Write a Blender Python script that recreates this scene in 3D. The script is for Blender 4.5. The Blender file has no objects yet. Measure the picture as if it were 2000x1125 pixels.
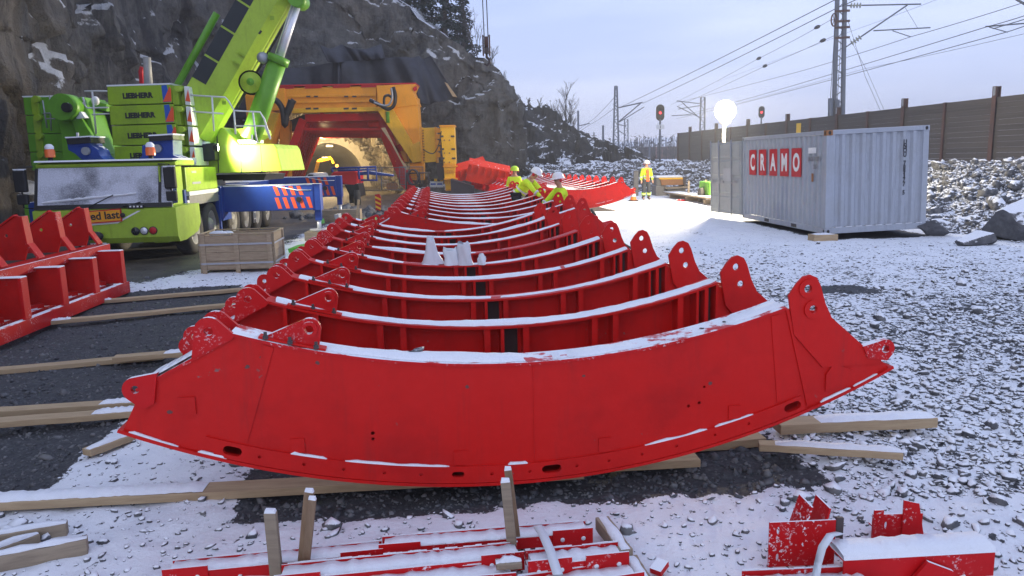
import bpy, bmesh, math, random
import numpy as np
from math import sin, cos, tan, radians, pi, sqrt, atan2
from mathutils import Vector, Matrix
from mathutils.geometry import tessellate_polygon

random.seed(7); np.random.seed(7)
SC = bpy.context.scene
COL = SC.collection

# ------------------------------------------------------------------ camera, sky, sun, exposure
H = 2.0; FPX = 1480.0; PITCH = radians(9.57); ROLL = radians(1.3)
FW = Vector((0, cos(PITCH), -sin(PITCH))); UP0 = Vector((0, sin(PITCH), cos(PITCH))); RT0 = Vector((1, 0, 0))
RT = RT0*cos(ROLL) - UP0*sin(ROLL); UP = UP0*cos(ROLL) + RT0*sin(ROLL)
CAMP = Vector((0, 0, H))
cd = bpy.data.cameras.new('camera'); cam = bpy.data.objects.new('camera', cd); COL.objects.link(cam)
cd.sensor_width = 36.0; cd.lens = FPX/2000*36.0; cd.clip_end = 3000; cd.clip_start = 0.05
m = Matrix(((RT.x, UP.x, -FW.x, 0), (RT.y, UP.y, -FW.y, 0), (RT.z, UP.z, -FW.z, H), (0, 0, 0, 1)))
cam.matrix_world = m
SC.camera = cam

W = bpy.data.worlds.new('World'); SC.world = W; W.use_nodes = True
nt = W.node_tree; nt.nodes.clear()
def wn(t, **k):
    n = nt.nodes.new(t)
    for a, b in k.items(): setattr(n, a, b)
    return n
out = wn('ShaderNodeOutputWorld'); bg = wn('ShaderNodeBackground'); bg.inputs[1].default_value = 0.1
nt.links.new(bg.outputs[0], out.inputs[0])
sky = wn('ShaderNodeTexSky', sky_type='NISHITA'); sky.sun_disc = False
SUN_EL, SUN_AZ = radians(24), radians(200)
sky.sun_elevation = SUN_EL; sky.sun_rotation = SUN_AZ
tc = wn('ShaderNodeTexCoord'); sep = wn('ShaderNodeSeparateXYZ'); nt.links.new(tc.outputs['Generated'], sep.inputs[0])
ramp = wn('ShaderNodeValToRGB'); nt.links.new(sep.outputs[2], ramp.inputs[0])
el = ramp.color_ramp.elements
el[0].position = 0.0; el[0].color = (.76, .745, .90, 1)
el[1].position = 1.0; el[1].color = (.66, .72, .93, 1)
for p, c in ((.05, (.80, .80, .96)), (.12, (.70, .75, .97)), (.25, (.62, .70, .98)), (.5, (.62, .69, .93))):
    e = el.new(p); e.color = (*c, 1)
mp = wn('ShaderNodeMapping'); mp.inputs['Scale'].default_value = (1.6, 1.6, 11)
nt.links.new(tc.outputs['Generated'], mp.inputs[0])
no = wn('ShaderNodeTexNoise'); no.inputs['Scale'].default_value = 1.7; no.inputs['Detail'].default_value = 5
nt.links.new(mp.outputs[0], no.inputs[0])
cr = wn('ShaderNodeValToRGB'); nt.links.new(no.outputs[0], cr.inputs[0])
cr.color_ramp.elements[0].position = .36; cr.color_ramp.elements[0].color = (.87, .89, .93, 1)
cr.color_ramp.elements[1].position = .66; cr.color_ramp.elements[1].color = (1.12, 1.09, 1.05, 1)
mul = wn('ShaderNodeMix', data_type='RGBA', blend_type='MULTIPLY'); mul.inputs[0].default_value = 1
tint = wn('ShaderNodeMix', data_type='RGBA', blend_type='MULTIPLY'); tint.inputs[0].default_value = 1; tint.inputs[7].default_value = (.93, .99, 1.10, 1)
nt.links.new(ramp.outputs[0], mul.inputs[6]); nt.links.new(cr.outputs[0], mul.inputs[7])
sc10 = wn('ShaderNodeVectorMath', operation='SCALE'); sc10.inputs['Scale'].default_value = 10.0
nt.links.new(mul.outputs[2], tint.inputs[6]); nt.links.new(tint.outputs[2], sc10.inputs[0])
mx = wn('ShaderNodeMix', data_type='RGBA'); mx.inputs[0].default_value = .9
nt.links.new(sky.outputs[0], mx.inputs[6]); nt.links.new(sc10.outputs[0], mx.inputs[7])
nt.links.new(mx.outputs[2], bg.inputs[0])

sd = bpy.data.lights.new('sun', 'SUN'); sun = bpy.data.objects.new('sun', sd); COL.objects.link(sun)
sd.energy = 0.5; sd.angle = radians(60); sd.color = (1, .96, .93)
sdir = Vector((sin(SUN_AZ)*cos(SUN_EL), cos(SUN_AZ)*cos(SUN_EL), sin(SUN_EL)))
sun.rotation_euler = sdir.to_track_quat('Z', 'Y').to_euler()
SC.view_settings.view_transform = 'Standard'; SC.view_settings.look = 'None'
SC.view_settings.exposure = 0.24; SC.view_settings.gamma = 1; SC.view_settings.use_curve_mapping = False
try:
    SC.cycles.max_bounces = 6; SC.cycles.diffuse_bounces = 3; SC.cycles.glossy_bounces = 3; SC.cycles.transparent_max_bounces = 8
    SC.cycles.volume_bounces = 0
    SC.cycles.sample_clamp_indirect = 6; SC.cycles.use_denoising = True
except Exception: pass

# ------------------------------------------------------------------ where a line of sight meets the place
def ray(px, py):
    d = FW*FPX + RT*(px-1000) + UP*(562.5-py); return d/d.y
def at(px, py, Y): return CAMP + ray(px, py)*Y
def gnd(px, py, z=0.0):
    d = ray(px, py); return CAMP + d*((z-H)/d.z)

# ------------------------------------------------------------------ noise in numpy
def _h(ix, iy, iz, s):
    n = (ix.astype(np.int64)*374761393 + iy.astype(np.int64)*668265263 + iz.astype(np.int64)*1274126177 + s*974711) & 0x7fffffff
    n = ((n ^ (n >> 13))*1274126177) & 0x7fffffff
    n = ((n ^ (n >> 16))*60493) & 0x7fffffff
    return ((n ^ (n >> 15)) & 0xffff)/65535.0
def vn3(x, y, z, s=0):
    x0, y0, z0 = np.floor(x), np.floor(y), np.floor(z)
    fx, fy, fz = x-x0, y-y0, z-z0
    fx, fy, fz = fx*fx*(3-2*fx), fy*fy*(3-2*fy), fz*fz*(3-2*fz)
    r = 0
    for i in (0, 1):
        for j in (0, 1):
            for k in (0, 1):
                r = r + _h(x0+i, y0+j, z0+k, s)*(fx if i else 1-fx)*(fy if j else 1-fy)*(fz if k else 1-fz)
    return r
def vn2(x, y, s=0):
    x0, y0 = np.floor(x), np.floor(y); fx, fy = x-x0, y-y0
    fx, fy = fx*fx*(3-2*fx), fy*fy*(3-2*fy); z = np.zeros_like(x0)
    return (_h(x0, y0, z, s)*(1-fx)+_h(x0+1, y0, z, s)*fx)*(1-fy) + (_h(x0, y0+1, z, s)*(1-fx)+_h(x0+1, y0+1, z, s)*fx)*fy
def fbm2(x, y, o=4, s=0):
    r = 0; a = .5
    for i in range(o): r = r+a*vn2(x*2**i, y*2**i, s+i); a *= .5
    return r
def fbm3(x, y, z, o=4, s=0):
    r = 0; a = .5
    for i in range(o): r = r+a*vn3(x*2**i, y*2**i, z*2**i, s+i); a *= .5
    return r
def facet3(x, y, z, s=0):
    """random value of the nearest cell, plus a tilt of its own: broken rock faces"""
    bx, by, bz = np.floor(x), np.floor(y), np.floor(z)
    best = np.full(x.shape, 9.0); val = np.zeros(x.shape)
    for i in (-1, 0, 1):
        for j in (-1, 0, 1):
            for k in (-1, 0, 1):
                cx, cy, cz = bx+i, by+j, bz+k
                dx = cx+_h(cx, cy, cz, s)-x; dy = cy+_h(cx, cy, cz, s+1)-y; dz = cz+_h(cx, cy, cz, s+2)-z
                d = dx*dx+dy*dy+dz*dz
                v = _h(cx, cy, cz, s+3) + dx*(_h(cx, cy, cz, s+4)-.5)*.9 + dz*(_h(cx, cy, cz, s+5)-.5)*.9
                w = d < best; best = np.where(w, d, best); val = np.where(w, v, val)
    return val
def sst(a, b, x):
    t = np.clip((x-a)/(b-a), 0, 1); return t*t*(3-2*t)

# ------------------------------------------------------------------ materials
MATS = {}
class NM:
    """small helper round one material's node tree"""
    def __init__(s, name):
        s.m = bpy.data.materials.new(name); s.m.use_nodes = True; s.t = s.m.node_tree
        s.p = s.t.nodes['Principled BSDF']; MATS[name] = s.m
    def n(s, t, **k):
        n = s.t.nodes.new(t)
        for a, b in k.items(): setattr(n, a, b)
        return n
    def l(s, a, b): s.t.links.new(a, b)
    def coord(s, which='Object'):
        c = s.n('ShaderNodeTexCoord'); return c.outputs[which]
    def noise(s, scale, detail=4, rough=.55, vec=None, stretch=None):
        n = s.n('ShaderNodeTexNoise'); n.inputs['Scale'].default_value = scale; n.inputs['Detail'].default_value = detail
        n.inputs['Roughness'].default_value = rough
        v = vec if vec is not None else s.coord()
        if stretch:
            mp = s.n('ShaderNodeMapping'); mp.inputs['Scale'].default_value = stretch; s.l(v, mp.inputs[0]); v = mp.outputs[0]
        s.l(v, n.inputs['Vector']); return n.outputs[0]
    def voro(s, scale, feature='F1', vec=None, out='Distance'):
        n = s.n('ShaderNodeTexVoronoi', feature=feature); n.inputs['Scale'].default_value = scale
        s.l(vec if vec is not None else s.coord(), n.inputs['Vector']); return n.outputs[out]
    def ramp(s, fac, stops):
        r = s.n('ShaderNodeValToRGB'); e = r.color_ramp.elements
        e[0].position, e[1].position = stops[0][0], stops[-1][0]
        e[0].color = (*stops[0][1], 1); e[1].color = (*stops[-1][1], 1)
        for p, c in stops[1:-1]: x = e.new(p); x.color = (*c, 1)
        s.l(fac, r.inputs[0]); return r.outputs[0]
    def mix(s, fac, a, b, mode='MIX'):
        x = s.n('ShaderNodeMix', data_type='RGBA', blend_type=mode)
        for i, v in ((0, fac), (6, a), (7, b)):
            if isinstance(v, (int, float)): x.inputs[i].default_value = v
            elif isinstance(v, tuple): x.inputs[i].default_value = (*v, 1)
            else: s.l(v, x.inputs[i])
        return x.outputs[2]
    def math(s, op, a, b=0.0, clamp=False):
        x = s.n('ShaderNodeMath', operation=op); x.use_clamp = clamp
        for i, v in ((0, a), (1, b)):
            if isinstance(v, (int, float)): x.inputs[i].default_value = v
            else: s.l(v, x.inputs[i])
        return x.outputs[0]
    def step(s, v, a, b):
        x = s.n('ShaderNodeMapRange', interpolation_type='SMOOTHSTEP'); s.l(v, x.inputs[0])
        x.inputs[1].default_value = a; x.inputs[2].default_value = b; return x.outputs[0]
    def nz(s):
        g = s.n('ShaderNodeNewGeometry'); p = s.n('ShaderNodeSeparateXYZ'); s.l(g.outputs['Normal'], p.inputs[0]); return p.outputs[2]
    def attr(s, name):
        a = s.n('ShaderNodeAttribute'); a.attribute_name = name; return a.outputs['Fac']
    def bump(s, h, strength=.3, dist=.02):
        b = s.n('ShaderNodeBump'); b.inputs['Strength'].default_value = strength; b.inputs['Distance'].default_value = dist
        s.l(h, b.inputs['Height']); s.l(b.outputs[0], s.p.inputs['Normal'])
    def col(s, c):
        if isinstance(c, tuple): s.p.inputs['Base Color'].default_value = (*c, 1)
        else: s.l(c, s.p.inputs['Base Color'])
    def rough(s, r):
        if isinstance(r, (int, float)): s.p.inputs['Roughness'].default_value = r
        else: s.l(r, s.p.inputs['Roughness'])

SNOWC = (.80, .82, .86)
def geo_pos(k):
    g = k.n('ShaderNodeNewGeometry'); return g.outputs['Position']
def paint(name, c, rough=.42, dirt=.25, frost=0.0, topsnow=.0, scuff=0.0, metal=0.0, dirtc=None):
    k = NM(name); pos = geo_pos(k)
    dk = dirtc or tuple(x*.55 for x in c)
    a = k.noise(1.7, 6, .6, pos); f = k.step(a, .42, .72)
    col = k.mix(k.math('MULTIPLY', f, dirt), c, dk)
    b = k.noise(14, 3, .6, pos); col = k.mix(k.math('MULTIPLY', k.step(b, .35, .8), dirt*.5), col, tuple(min(1, x*1.25+.01) for x in c))
    sk = k.step(k.noise(2.2, 6, .65, pos, (4.5, 4.5, .45)), .52, .78); col = k.mix(k.math('MULTIPLY', sk, min(.6, dirt*1.1)), col, tuple(x*.50+.012 for x in c))
    r = k.math('ADD', k.math('MULTIPLY', a, .34), rough-.16)
    if scuff:
        s1 = k.step(k.noise(5.5, 5, .7, pos), (.66 if name == 'red_steel' else .70), (.69 if name == 'red_steel' else .735)); s2 = k.step(k.noise(31, 2, .5, pos), .45, .6)
        col = k.mix(k.math('MULTIPLY', k.math('MULTIPLY', s1, s2), scuff), col, (.16, .13, .12))
    if frost:
        f1 = k.step(k.noise(60, 3, .6, pos), .56, .64); f2 = k.step(k.noise(3.1, 3, .6, pos), .5, .68)
        ff = k.math('MULTIPLY', k.math('MULTIPLY', f1, f2), frost)
        col = k.mix(ff, col, SNOWC)
    if topsnow:
        n1 = k.noise(7, 5, .65, pos)
        t = k.math('ADD', k.nz(), k.math('MULTIPLY', k.math('SUBTRACT', n1, .5), 1.1))
        ts = k.math('MULTIPLY', k.step(t, 1.0-topsnow*.55, 1.12-topsnow*.55), 1)
        col = k.mix(ts, col, SNOWC); r = k.math('MAXIMUM', r, k.math('MULTIPLY', ts, .8))
    k.col(col); k.rough(r); k.p.inputs['Metallic'].default_value = metal; k.p.inputs['Specular IOR Level'].default_value = .22 if name.startswith('red_') else .35
    k.bump(k.math('ADD', k.noise(45, 3, .5, pos), k.math('MULTIPLY', k.noise(2.6, 3, .5, pos), 3.0)), .09, .012)
    return k.m

paint('red_steel', (.56, .0075, .0055), .46, .42, 0, .0, .8, dirtc=(.24, .004, .006))
paint('red_frosted', (.54, .006, .009), .45, .3, .95, .55, .2)
paint('red_lug', (.54, .006, .008), .42, .3, .55, .25, .6)
paint('red_orange_steel', (.72, .036, .010), .42, .25, .15, .2, .3)
paint('dark_steel', (.07, .055, .055), .55, .4, 0, 0, 0)
paint('primer_mark', (.14, .05, .045), .6, .3)
paint('lime_paint', (.36, .52, .045), .36, .45, 0, 0, .15)
paint('lime_dirty', (.27, .42, .022), .45, .5, 0, .0, .35, dirtc=(.12, .17, .03))
paint('green_paint', (.12, .33, .022), .40, .4, 0, 0, .3)
paint('green_board', (.13, .50, .06), .5, .3, 0, 0, .0)
paint('blue_paint', (.014, .05, .27), .42, .35, 0, .35, .3)
paint('orange_paint', (.84, .34, .022), .42, .3, 0, .0, .25)
paint('yellow_paint', (.88, .48, .025), .42, .3, 0, .0, .25)
paint('yellow_sign', (.84, .50, .03), .5, .1)
paint('sign_orange', (.80, .34, .02), .5, .1)
paint('white_paint', (.72, .73, .74), .45, .25, 0, 0, .1)
paint('grey_paint', (.40, .41, .43), .45, .3, 0, 0, .2)
paint('grey_skirt', (.22, .21, .20), .5, .4)
paint('red_mark', (.50, .02, .03), .5, .15)
paint('red_orange_mark', (.75, .10, .04), .5, .2)
paint('black_plastic', (.018, .018, .02), .45, .2, 0, .25)
paint('black_panel', (.02, .026, .03), .5, .2)
paint('rubber', (.045, .042, .040), .8, .6, dirtc=(.14, .13, .12))
paint('rim_metal', (.30, .29, .27), .5, .5)
paint('galvanised', (.33, .35, .38), .45, .35, 0, 0, 0, .5)
paint('mast_steel', (.13, .145, .17), .5, .35, 0, 0, 0, .3)
paint('wire_steel', (.06, .065, .08), .6, .1)
paint('insulator', (.30, .32, .30), .35, .3)
paint('chrome_rod', (.72, .74, .78), .32, .05, metal=.35)
paint('container_paint', (.34, .37, .425), .42, .5, 0, .0, .3, dirtc=(.30, .315, .33))
paint('container_door_paint', (.33, .345, .35), .5, .35, 0, 0, .3)
paint('rusty_steel', (.085, .045, .038), .7, .6, dirtc=(.035, .028, .028))
paint('rust_spot', (.33, .15, .06), .7, .5)
paint('concrete_block', (.20, .185, .165), .8, .5, 0, .5)
paint('concrete_lining', (.42, .39, .33), .75, .35)
paint('hivis', (.62, .90, .03), .75, .2)
paint('hivis_helmet', (.55, .85, .04), .4, .1)
paint('orange_vest', (.85, .13, .03), .75, .2)
paint('navy_cloth', (.016, .019, .028), .8, .3)
paint('grey_cloth', (.055, .06, .07), .8, .3)
paint('reflective', (.62, .64, .64), .35, .1)
paint('helmet_white', (.80, .80, .80), .35, .1)
paint('skin', (.48, .27, .19), .55, .15)
paint('black_ink', (.02, .02, .025), .6, .1)
paint('white_ink', (.78, .78, .78), .6, .1)
paint('blue_ink', (.02, .09, .42), .5, .1)
paint('cone_orange', (.80, .20, .03), .5, .2)
paint('plastic_sack', (.62, .63, .68), .45, .15)
paint('strap_white', (.66, .70, .74), .6, .2)
paint('house_wall', (.20, .10, .085), .8, .3)
paint('house_wall_pale', (.36, .33, .31), .8, .3)
paint('roof_snow', (.72, .74, .80), .8, .2)
paint('bright_cloth', (.30, .45, .6), .6, .3)

k = NM('snow'); pos = geo_pos(k)
k.col(k.mix(k.step(k.noise(3, 5, .6, pos), .35, .75), SNOWC, (.74, .765, .82))); k.rough(.75)
k.p.inputs['Subsurface Weight'].default_value = 0.0
k.bump(k.noise(38, 5, .65, pos), .5, .02)

k = NM('glass_dark'); k.col((.012, .015, .018)); k.rough(.08)
k = NM('glass_snowy'); pos = geo_pos(k)      # windscreen with a film of snow, thinner in the middle
f = k.step(k.noise(1.3, 3, .5, pos), .33, .62); g2 = k.step(k.noise(42, 3, .6, pos), .40, .66)
k.col(k.mix(k.math('MULTIPLY', k.math('ADD', k.math('MULTIPLY', f, .55), k.math('MULTIPLY', g2, .22)), 1.6, True), (.13, .135, .155), (.60, .62, .70))); k.rough(.55)
k.bump(k.noise(30, 3, .6, pos), .4, .02)

def emis(name, c, s):
    k = NM(name); k.col(c); k.p.inputs['Emission Color'].default_value = (*c, 1); k.p.inputs['Emission Strength'].default_value = s
emis('lamp_glow', (1, .93, .78), 30); emis('tunnel_glow', (1, .72, .34), 14); emis('signal_red', (1, .03, .04), 5)
emis('ember_glow', (1, .38, .06), 4)
k = NM('beacon_orange'); k.col((.8, .16, .04)); k.rough(.2)

def wood(name, a, b, axis=0):
    k = NM(name); v = k.coord('Object'); st = [3, 3, 3]; st[axis] = .35
    g1 = k.noise(5, 6, .65, v, tuple(x*2.2 for x in st)); g2 = k.noise(1.2, 3, .5, v)
    col = k.mix(k.step(g1, .3, .72), a, b)
    oi = k.n('ShaderNodeObjectInfo'); col = k.mix(k.math('MULTIPLY', oi.outputs['Random'], .45), col, tuple(x*.62 for x in a))
    kn = k.step(k.voro(3.1, vec=v), .0, .07); col = k.mix(kn, tuple(x*.35 for x in a), col)
    k.col(col); k.rough(.78); k.bump(g1, .25, .01)
wood('timber', (.50, .37, .22), (.36, .25, .145)); wood('timber_grey', (.34, .27, .19), (.22, .17, .12))
wood('crate_wood', (.44, .34, .22), (.30, .22, .14)); wood('stake_wood', (.30, .20, .12), (.20, .125, .07), 2)

k = NM('fence_board'); pos = geo_pos(k); oi = k.n('ShaderNodeObjectInfo')
g1 = k.noise(1.1, 6, .65, pos, (1, .35, 9)); col = k.mix(k.step(g1, .3, .72), (.066, .060, .058), (.040, .036, .036))
col = k.mix(k.math('MULTIPLY', oi.outputs['Random'], .55), col, (.076, .068, .064)); k.col(col); k.rough(.85); k.bump(g1, .3, .02)

k = NM('rock'); pos = geo_pos(k)
n1 = k.noise(.22, 8, .62, pos); n2 = k.noise(1.3, 10, .72, pos); st = k.noise(.9, 7, .72, pos, (1, 1, .13)); st2 = k.noise(2.6, 6, .7, pos, (1, 1, .10))
c = k.ramp(n2, [(.25, (.024, .024, .026)), (.43, (.09, .09, .09)), (.58, (.17, .166, .156)), (.78, (.29, .28, .26))])
c = k.mix(k.math('MULTIPLY', k.step(st2, .45, .68), .62), c, (.20, .196, .186))
br = k.ramp(st, [(.33, (.06, .049, .037)), (.52, (.15, .125, .093)), (.70, (.27, .235, .185))])
sx = k.n('ShaderNodeSeparateXYZ'); k.l(pos, sx.inputs[0])
wl = k.step(k.math('ADD', sx.outputs[1], k.math('MULTIPLY', n1, 8)), 34, 25)     # the brown rust-streaked rock is the near wall
fb = k.math('MAXIMUM', k.math('MULTIPLY', wl, k.step(st, .36, .52)), k.math('MULTIPLY', k.step(n1, .46, .62), .45))
c = k.mix(fb, c, br)
dk = k.step(k.noise(.5, 6, .72, pos, (1.3, 1.3, .3)), .51, .63); c = k.mix(k.math('MULTIPLY', dk, .72), c, (.020, .020, .024))
ns = k.noise(1.1, 8, .75, pos); big_ = k.step(k.noise(.19, 3, .5, pos), .46, .58)
t = k.math('ADD', k.nz(), k.math('MULTIPLY', k.math('SUBTRACT', ns, .5), 1.2))
t = k.math('ADD', t, k.math('MULTIPLY', big_, .24)); ts = k.step(t, .64, .76); c = k.mix(ts, c, SNOWC)
k.col(c); k.rough(.85)
k.bump(k.math('ADD', k.math('MULTIPLY', n2, 1), k.math('MULTIPLY', st, .6)), 1.0, .7)

k = NM('boulder_rock'); pos = geo_pos(k)
n2 = k.noise(3, 8, .65, pos); c = k.ramp(n2, [(.3, (.04, .042, .048)), (.55, (.10, .10, .108)), (.75, (.17, .165, .165))])
ns = k.noise(5, 6, .7, pos); t = k.math('ADD', k.nz(), k.math('MULTIPLY', k.math('SUBTRACT', ns, .5), .9))
c = k.mix(k.step(t, .34, .5), c, SNOWC); k.col(c); k.rough(.85); k.bump(n2, .6, .06)

k = NM('stone'); pos = geo_pos(k)              # loose gravel stones, snow lying on the tops outside the sheltered ground
n2 = k.noise(22, 4, .6, pos); oi = k.noise(7, 2, .5, pos); c = k.ramp(n2, [(.3, (.030, .032, .038)), (.6, (.085, .087, .096)), (.8, (.15, .15, .155))]); c = k.mix(k.step(oi, .42, .62), c, k.mix(.55, c, (.22, .215, .21)))
ns = k.noise(8, 4, .6, pos); t = k.math('ADD', k.nz(), k.math('MULTIPLY', k.math('SUBTRACT', ns, .5), 1.7))
t = k.math('SUBTRACT', t, k.math('MULTIPLY', k.attr('bare'), 3)); c = k.mix(k.step(t, .40, .60), c, SNOWC); k.col(c); k.rough(.8); k.bump(n2, .4, .01)

k = NM('ground'); pos = geo_pos(k)
bare = k.attr('bare'); rocky = k.attr('rocky'); mud = k.attr('mud')
g1 = k.noise(26, 6, .7, pos); gv = k.voro(24, vec=pos); g3 = k.noise(2.2, 5, .6, pos)
gc = k.ramp(g1, [(.28, (.022, .024, .028)), (.5, (.078, .080, .086)), (.75, (.18, .178, .178))])
gc = k.mix(k.step(gv, .05, .45), gc, k.mix(.6, gc, (.022, .023, .028)))
mc = k.ramp(g3, [(.3, (.050, .045, .040)), (.7, (.115, .103, .090))])
gc = k.mix(k.math('MULTIPLY', mud, .85), gc, mc)
sp = k.noise(15, 6, .66, pos, (1, .75, 1)); sb = k.noise(1.3, 4, .6, pos)
th = k.math('ADD', k.math('MULTIPLY', rocky, .20), k.math('MULTIPLY', k.math('SUBTRACT', sb, .5), .34))   # where more stones poke through
dif = k.math('SUBTRACT', k.math('ADD', sp, .17), th)
fine = k.noise(38, 3, .6, pos)
dif = k.math('ADD', dif, k.math('MULTIPLY', k.math('SUBTRACT', fine, .5), .10))
dif = k.math('SUBTRACT', dif, k.math('MULTIPLY', bare, .9))
dif = k.math('ADD', dif, k.math('MULTIPLY', k.math('SUBTRACT', k.nz(), .93), .35))
sf = k.step(dif, .455, .505)
snc = k.mix(k.step(k.noise(2.5, 5, .6, pos), .35, .75), SNOWC, (.72, .745, .80))
k.col(k.mix(sf, gc, snc)); k.rough(k.math('SUBTRACT', .85, k.math('MULTIPLY', mud, .25)))
k.bump(k.math('ADD', k.math('MULTIPLY', sf, .7), k.math('MULTIPLY', g1, .8)), .55, .035)

k = NM('shotcrete'); pos = geo_pos(k)
n2 = k.noise(1.7, 8, .68, pos); c = k.ramp(n2, [(.3, (.04, .034, .026)), (.48, (.19, .165, .125)), (.70, (.50, .45, .35))])
k.col(c); k.rough(.6); k.bump(n2, 1.0, .8)

k = NM('tarp'); pos = geo_pos(k); k.col(k.mix(k.step(k.noise(1.5, 5, .6, pos), .35, .7), (.010, .011, .019), (.024, .027, .042))); k.rough(.6)
k.bump(k.noise(3, 5, .6, pos), .3, .08)
k = NM('bark'); pos = geo_pos(k); k.col(k.mix(k.noise(6, 4, .6, pos), (.035, .030, .030), (.09, .075, .07))); k.rough(.9)
k = NM('needles'); oi = geo_pos(k); k.col(k.mix(k.step(k.noise(1.6, 4, .6, oi), .35, .65), (.012, .024, .020), (.035, .052, .040))); k.rough(.8)
k = NM('hill_rock'); pos = geo_pos(k)
n2 = k.noise(1.2, 8, .68, pos); c = k.ramp(n2, [(.3, (.012, .012, .014)), (.55, (.035, .033, .032)), (.75, (.075, .068, .062))])
ns = k.noise(.8, 7, .72, pos); t = k.math('ADD', k.nz(), k.math('MULTIPLY', k.math('SUBTRACT', ns, .5), 1.7))
c = k.mix(k.step(t, .86, .98), c, SNOWC); k.col(c); k.rough(.9); k.bump(n2, .8, .3)
k = NM('far_wood'); pos = geo_pos(k); k.col(k.mix(k.noise(.4, 4, .6, pos), (.028, .027, .030), (.06, .056, .058))); k.rough(.9)
k = NM('far_hill'); pos = geo_pos(k); k.col(k.mix(k.step(k.noise(.02, 5, .6, pos), .4, .6), (.10, .12, .15), (.30, .33, .38))); k.rough(.9)
M = MATS

# ------------------------------------------------------------------ mesh builder
def rootloc(o):
    v = Vector((0, 0, 0))
    while o is not None: v += o.location; o = o.parent
    return v
class MB:
    def __init__(s): s.v = []; s.f = []; s.mi = []; s.sm = []
    def add(s, vs, fs, mi=0, smooth=False):
        b = len(s.v); s.v += [tuple(v) for v in vs]
        for f in fs: s.f.append(tuple(i+b for i in f)); s.mi.append(mi); s.sm.append(smooth)
        return s
    def hexa(s, c, mi=0):       # eight corners: bottom loop 0-3, top loop 4-7
        return s.add(c, [(3, 2, 1, 0), (4, 5, 6, 7), (0, 1, 5, 4), (1, 2, 6, 5), (2, 3, 7, 6), (3, 0, 4, 7)], mi)
    def box(s, x0, x1, y0, y1, z0, z1, mi=0):
        return s.hexa([(x0, y0, z0), (x1, y0, z0), (x1, y1, z0), (x0, y1, z0), (x0, y0, z1), (x1, y0, z1), (x1, y1, z1), (x0, y1, z1)], mi)
    def beam(s, p, q, w, h=None, up=(0, 0, 1), mi=0, w2=None, h2=None):
        p, q = Vector(p), Vector(q); h = w if h is None else h; d = (q-p).normalized(); up = Vector(up)
        if abs(d.dot(up)) > .98: up = Vector((0, 1, 0))
        sx = d.cross(up).normalized(); u = sx.cross(d).normalized(); w2 = w if w2 is None else w2; h2 = h if h2 is None else h2
        c = []
        for b, ww, hh in ((p, w, h), (q, w2, h2)):
            c += [b-sx*ww/2-u*hh/2, b+sx*ww/2-u*hh/2, b+sx*ww/2+u*hh/2, b-sx*ww/2+u*hh/2]
        return s.add(c, [(0, 1, 2, 3), (7, 6, 5, 4), (0, 4, 5, 1), (1, 5, 6, 2), (2, 6, 7, 3), (3, 7, 4, 0)], mi)
    def tube(s, pts, r, n=8, mi=0, smooth=True):
        pts = [Vector(p) for p in pts]; rr = r if isinstance(r, (list, tuple)) else [r]*len(pts); b = []; prev = None
        for i, p in enumerate(pts):
            d = (pts[min(i+1, len(pts)-1)]-pts[max(i-1, 0)]).normalized()
            if prev is None:
                a = Vector((0, 0, 1)) if abs(d.z) < .9 else Vector((1, 0, 0)); x = d.cross(a).normalized()
            else: x = (prev-d*prev.dot(d)).normalized()
            prev = x; y = d.cross(x)
            b += [p+(x*cos(2*pi*k/n)+y*sin(2*pi*k/n))*rr[i] for k in range(n)]
        fs = [(i*n+k, i*n+(k+1) % n, (i+1)*n+(k+1) % n, (i+1)*n+k) for i in range(len(pts)-1) for k in range(n)]
        s.add(b, fs, mi, smooth); m0 = len(s.v)-len(b)
        s.f += [tuple(m0+k for k in range(n))[::-1], tuple(m0+(len(pts)-1)*n+k for k in range(n))]; s.mi += [mi, mi]; s.sm += [False, False]
        return s
    def disc(s, c, axis, r, t, n=20, mi=0):
        c, a = Vector(c), Vector(axis).normalized(); return s.tube([c-a*t/2, c+a*t/2], r, n, mi)
    def lathe(s, c, axis, prof, n=16, mi=0, smooth=True):     # prof: (radius, distance along axis)
        c, a = Vector(c), Vector(axis).normalized(); u = Vector((0, 0, 1)) if abs(a.z) < .9 else Vector((1, 0, 0)); x = a.cross(u).normalized(); y = a.cross(x)
        vs = [c+a*d+(x*cos(2*pi*k/n)+y*sin(2*pi*k/n))*max(r, 1e-4) for r, d in prof for k in range(n)]
        return s.add(vs, [(i*n+k, i*n+(k+1) % n, (i+1)*n+(k+1) % n, (i+1)*n+k) for i in range(len(prof)-1) for k in range(n)], mi, smooth)
    def prism(s, loops, ext, mi=0):       # loops: outer outline and holes as lists of 3D points in one plane
        loops = [[Vector(p) for p in lp] for lp in loops]; ext = Vector(ext); flat = [p for lp in loops for p in lp]; n = len(flat)
        tris = tessellate_polygon(loops); fs = []
        for t in tris: fs.append(tuple(t)); fs.append(tuple(i+n for i in reversed(t)))
        b = 0
        for lp in loops:
            L = len(lp)
            for i in range(L): fs.append((b+i, b+(i+1) % L, n+b+(i+1) % L, n+b+i))
            b += L
        return s.add(flat+[p+ext for p in flat], fs, mi)
    def sphere(s, c, r, n=10, mi=0, sc=(1, 1, 1)):
        c = Vector(c); rows = n//2+1; vs = []
        for i in range(rows+1):
            t = pi*i/rows
            for k in range(n): vs.append(c+Vector((r*sc[0]*max(sin(t), 1e-3)*cos(2*pi*k/n), r*sc[1]*max(sin(t), 1e-3)*sin(2*pi*k/n), r*sc[2]*cos(t))))
        return s.add(vs, [((i+1)*n+k, (i+1)*n+(k+1) % n, i*n+(k+1) % n, i*n+k) for i in range(rows) for k in range(n)], mi, True)
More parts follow.
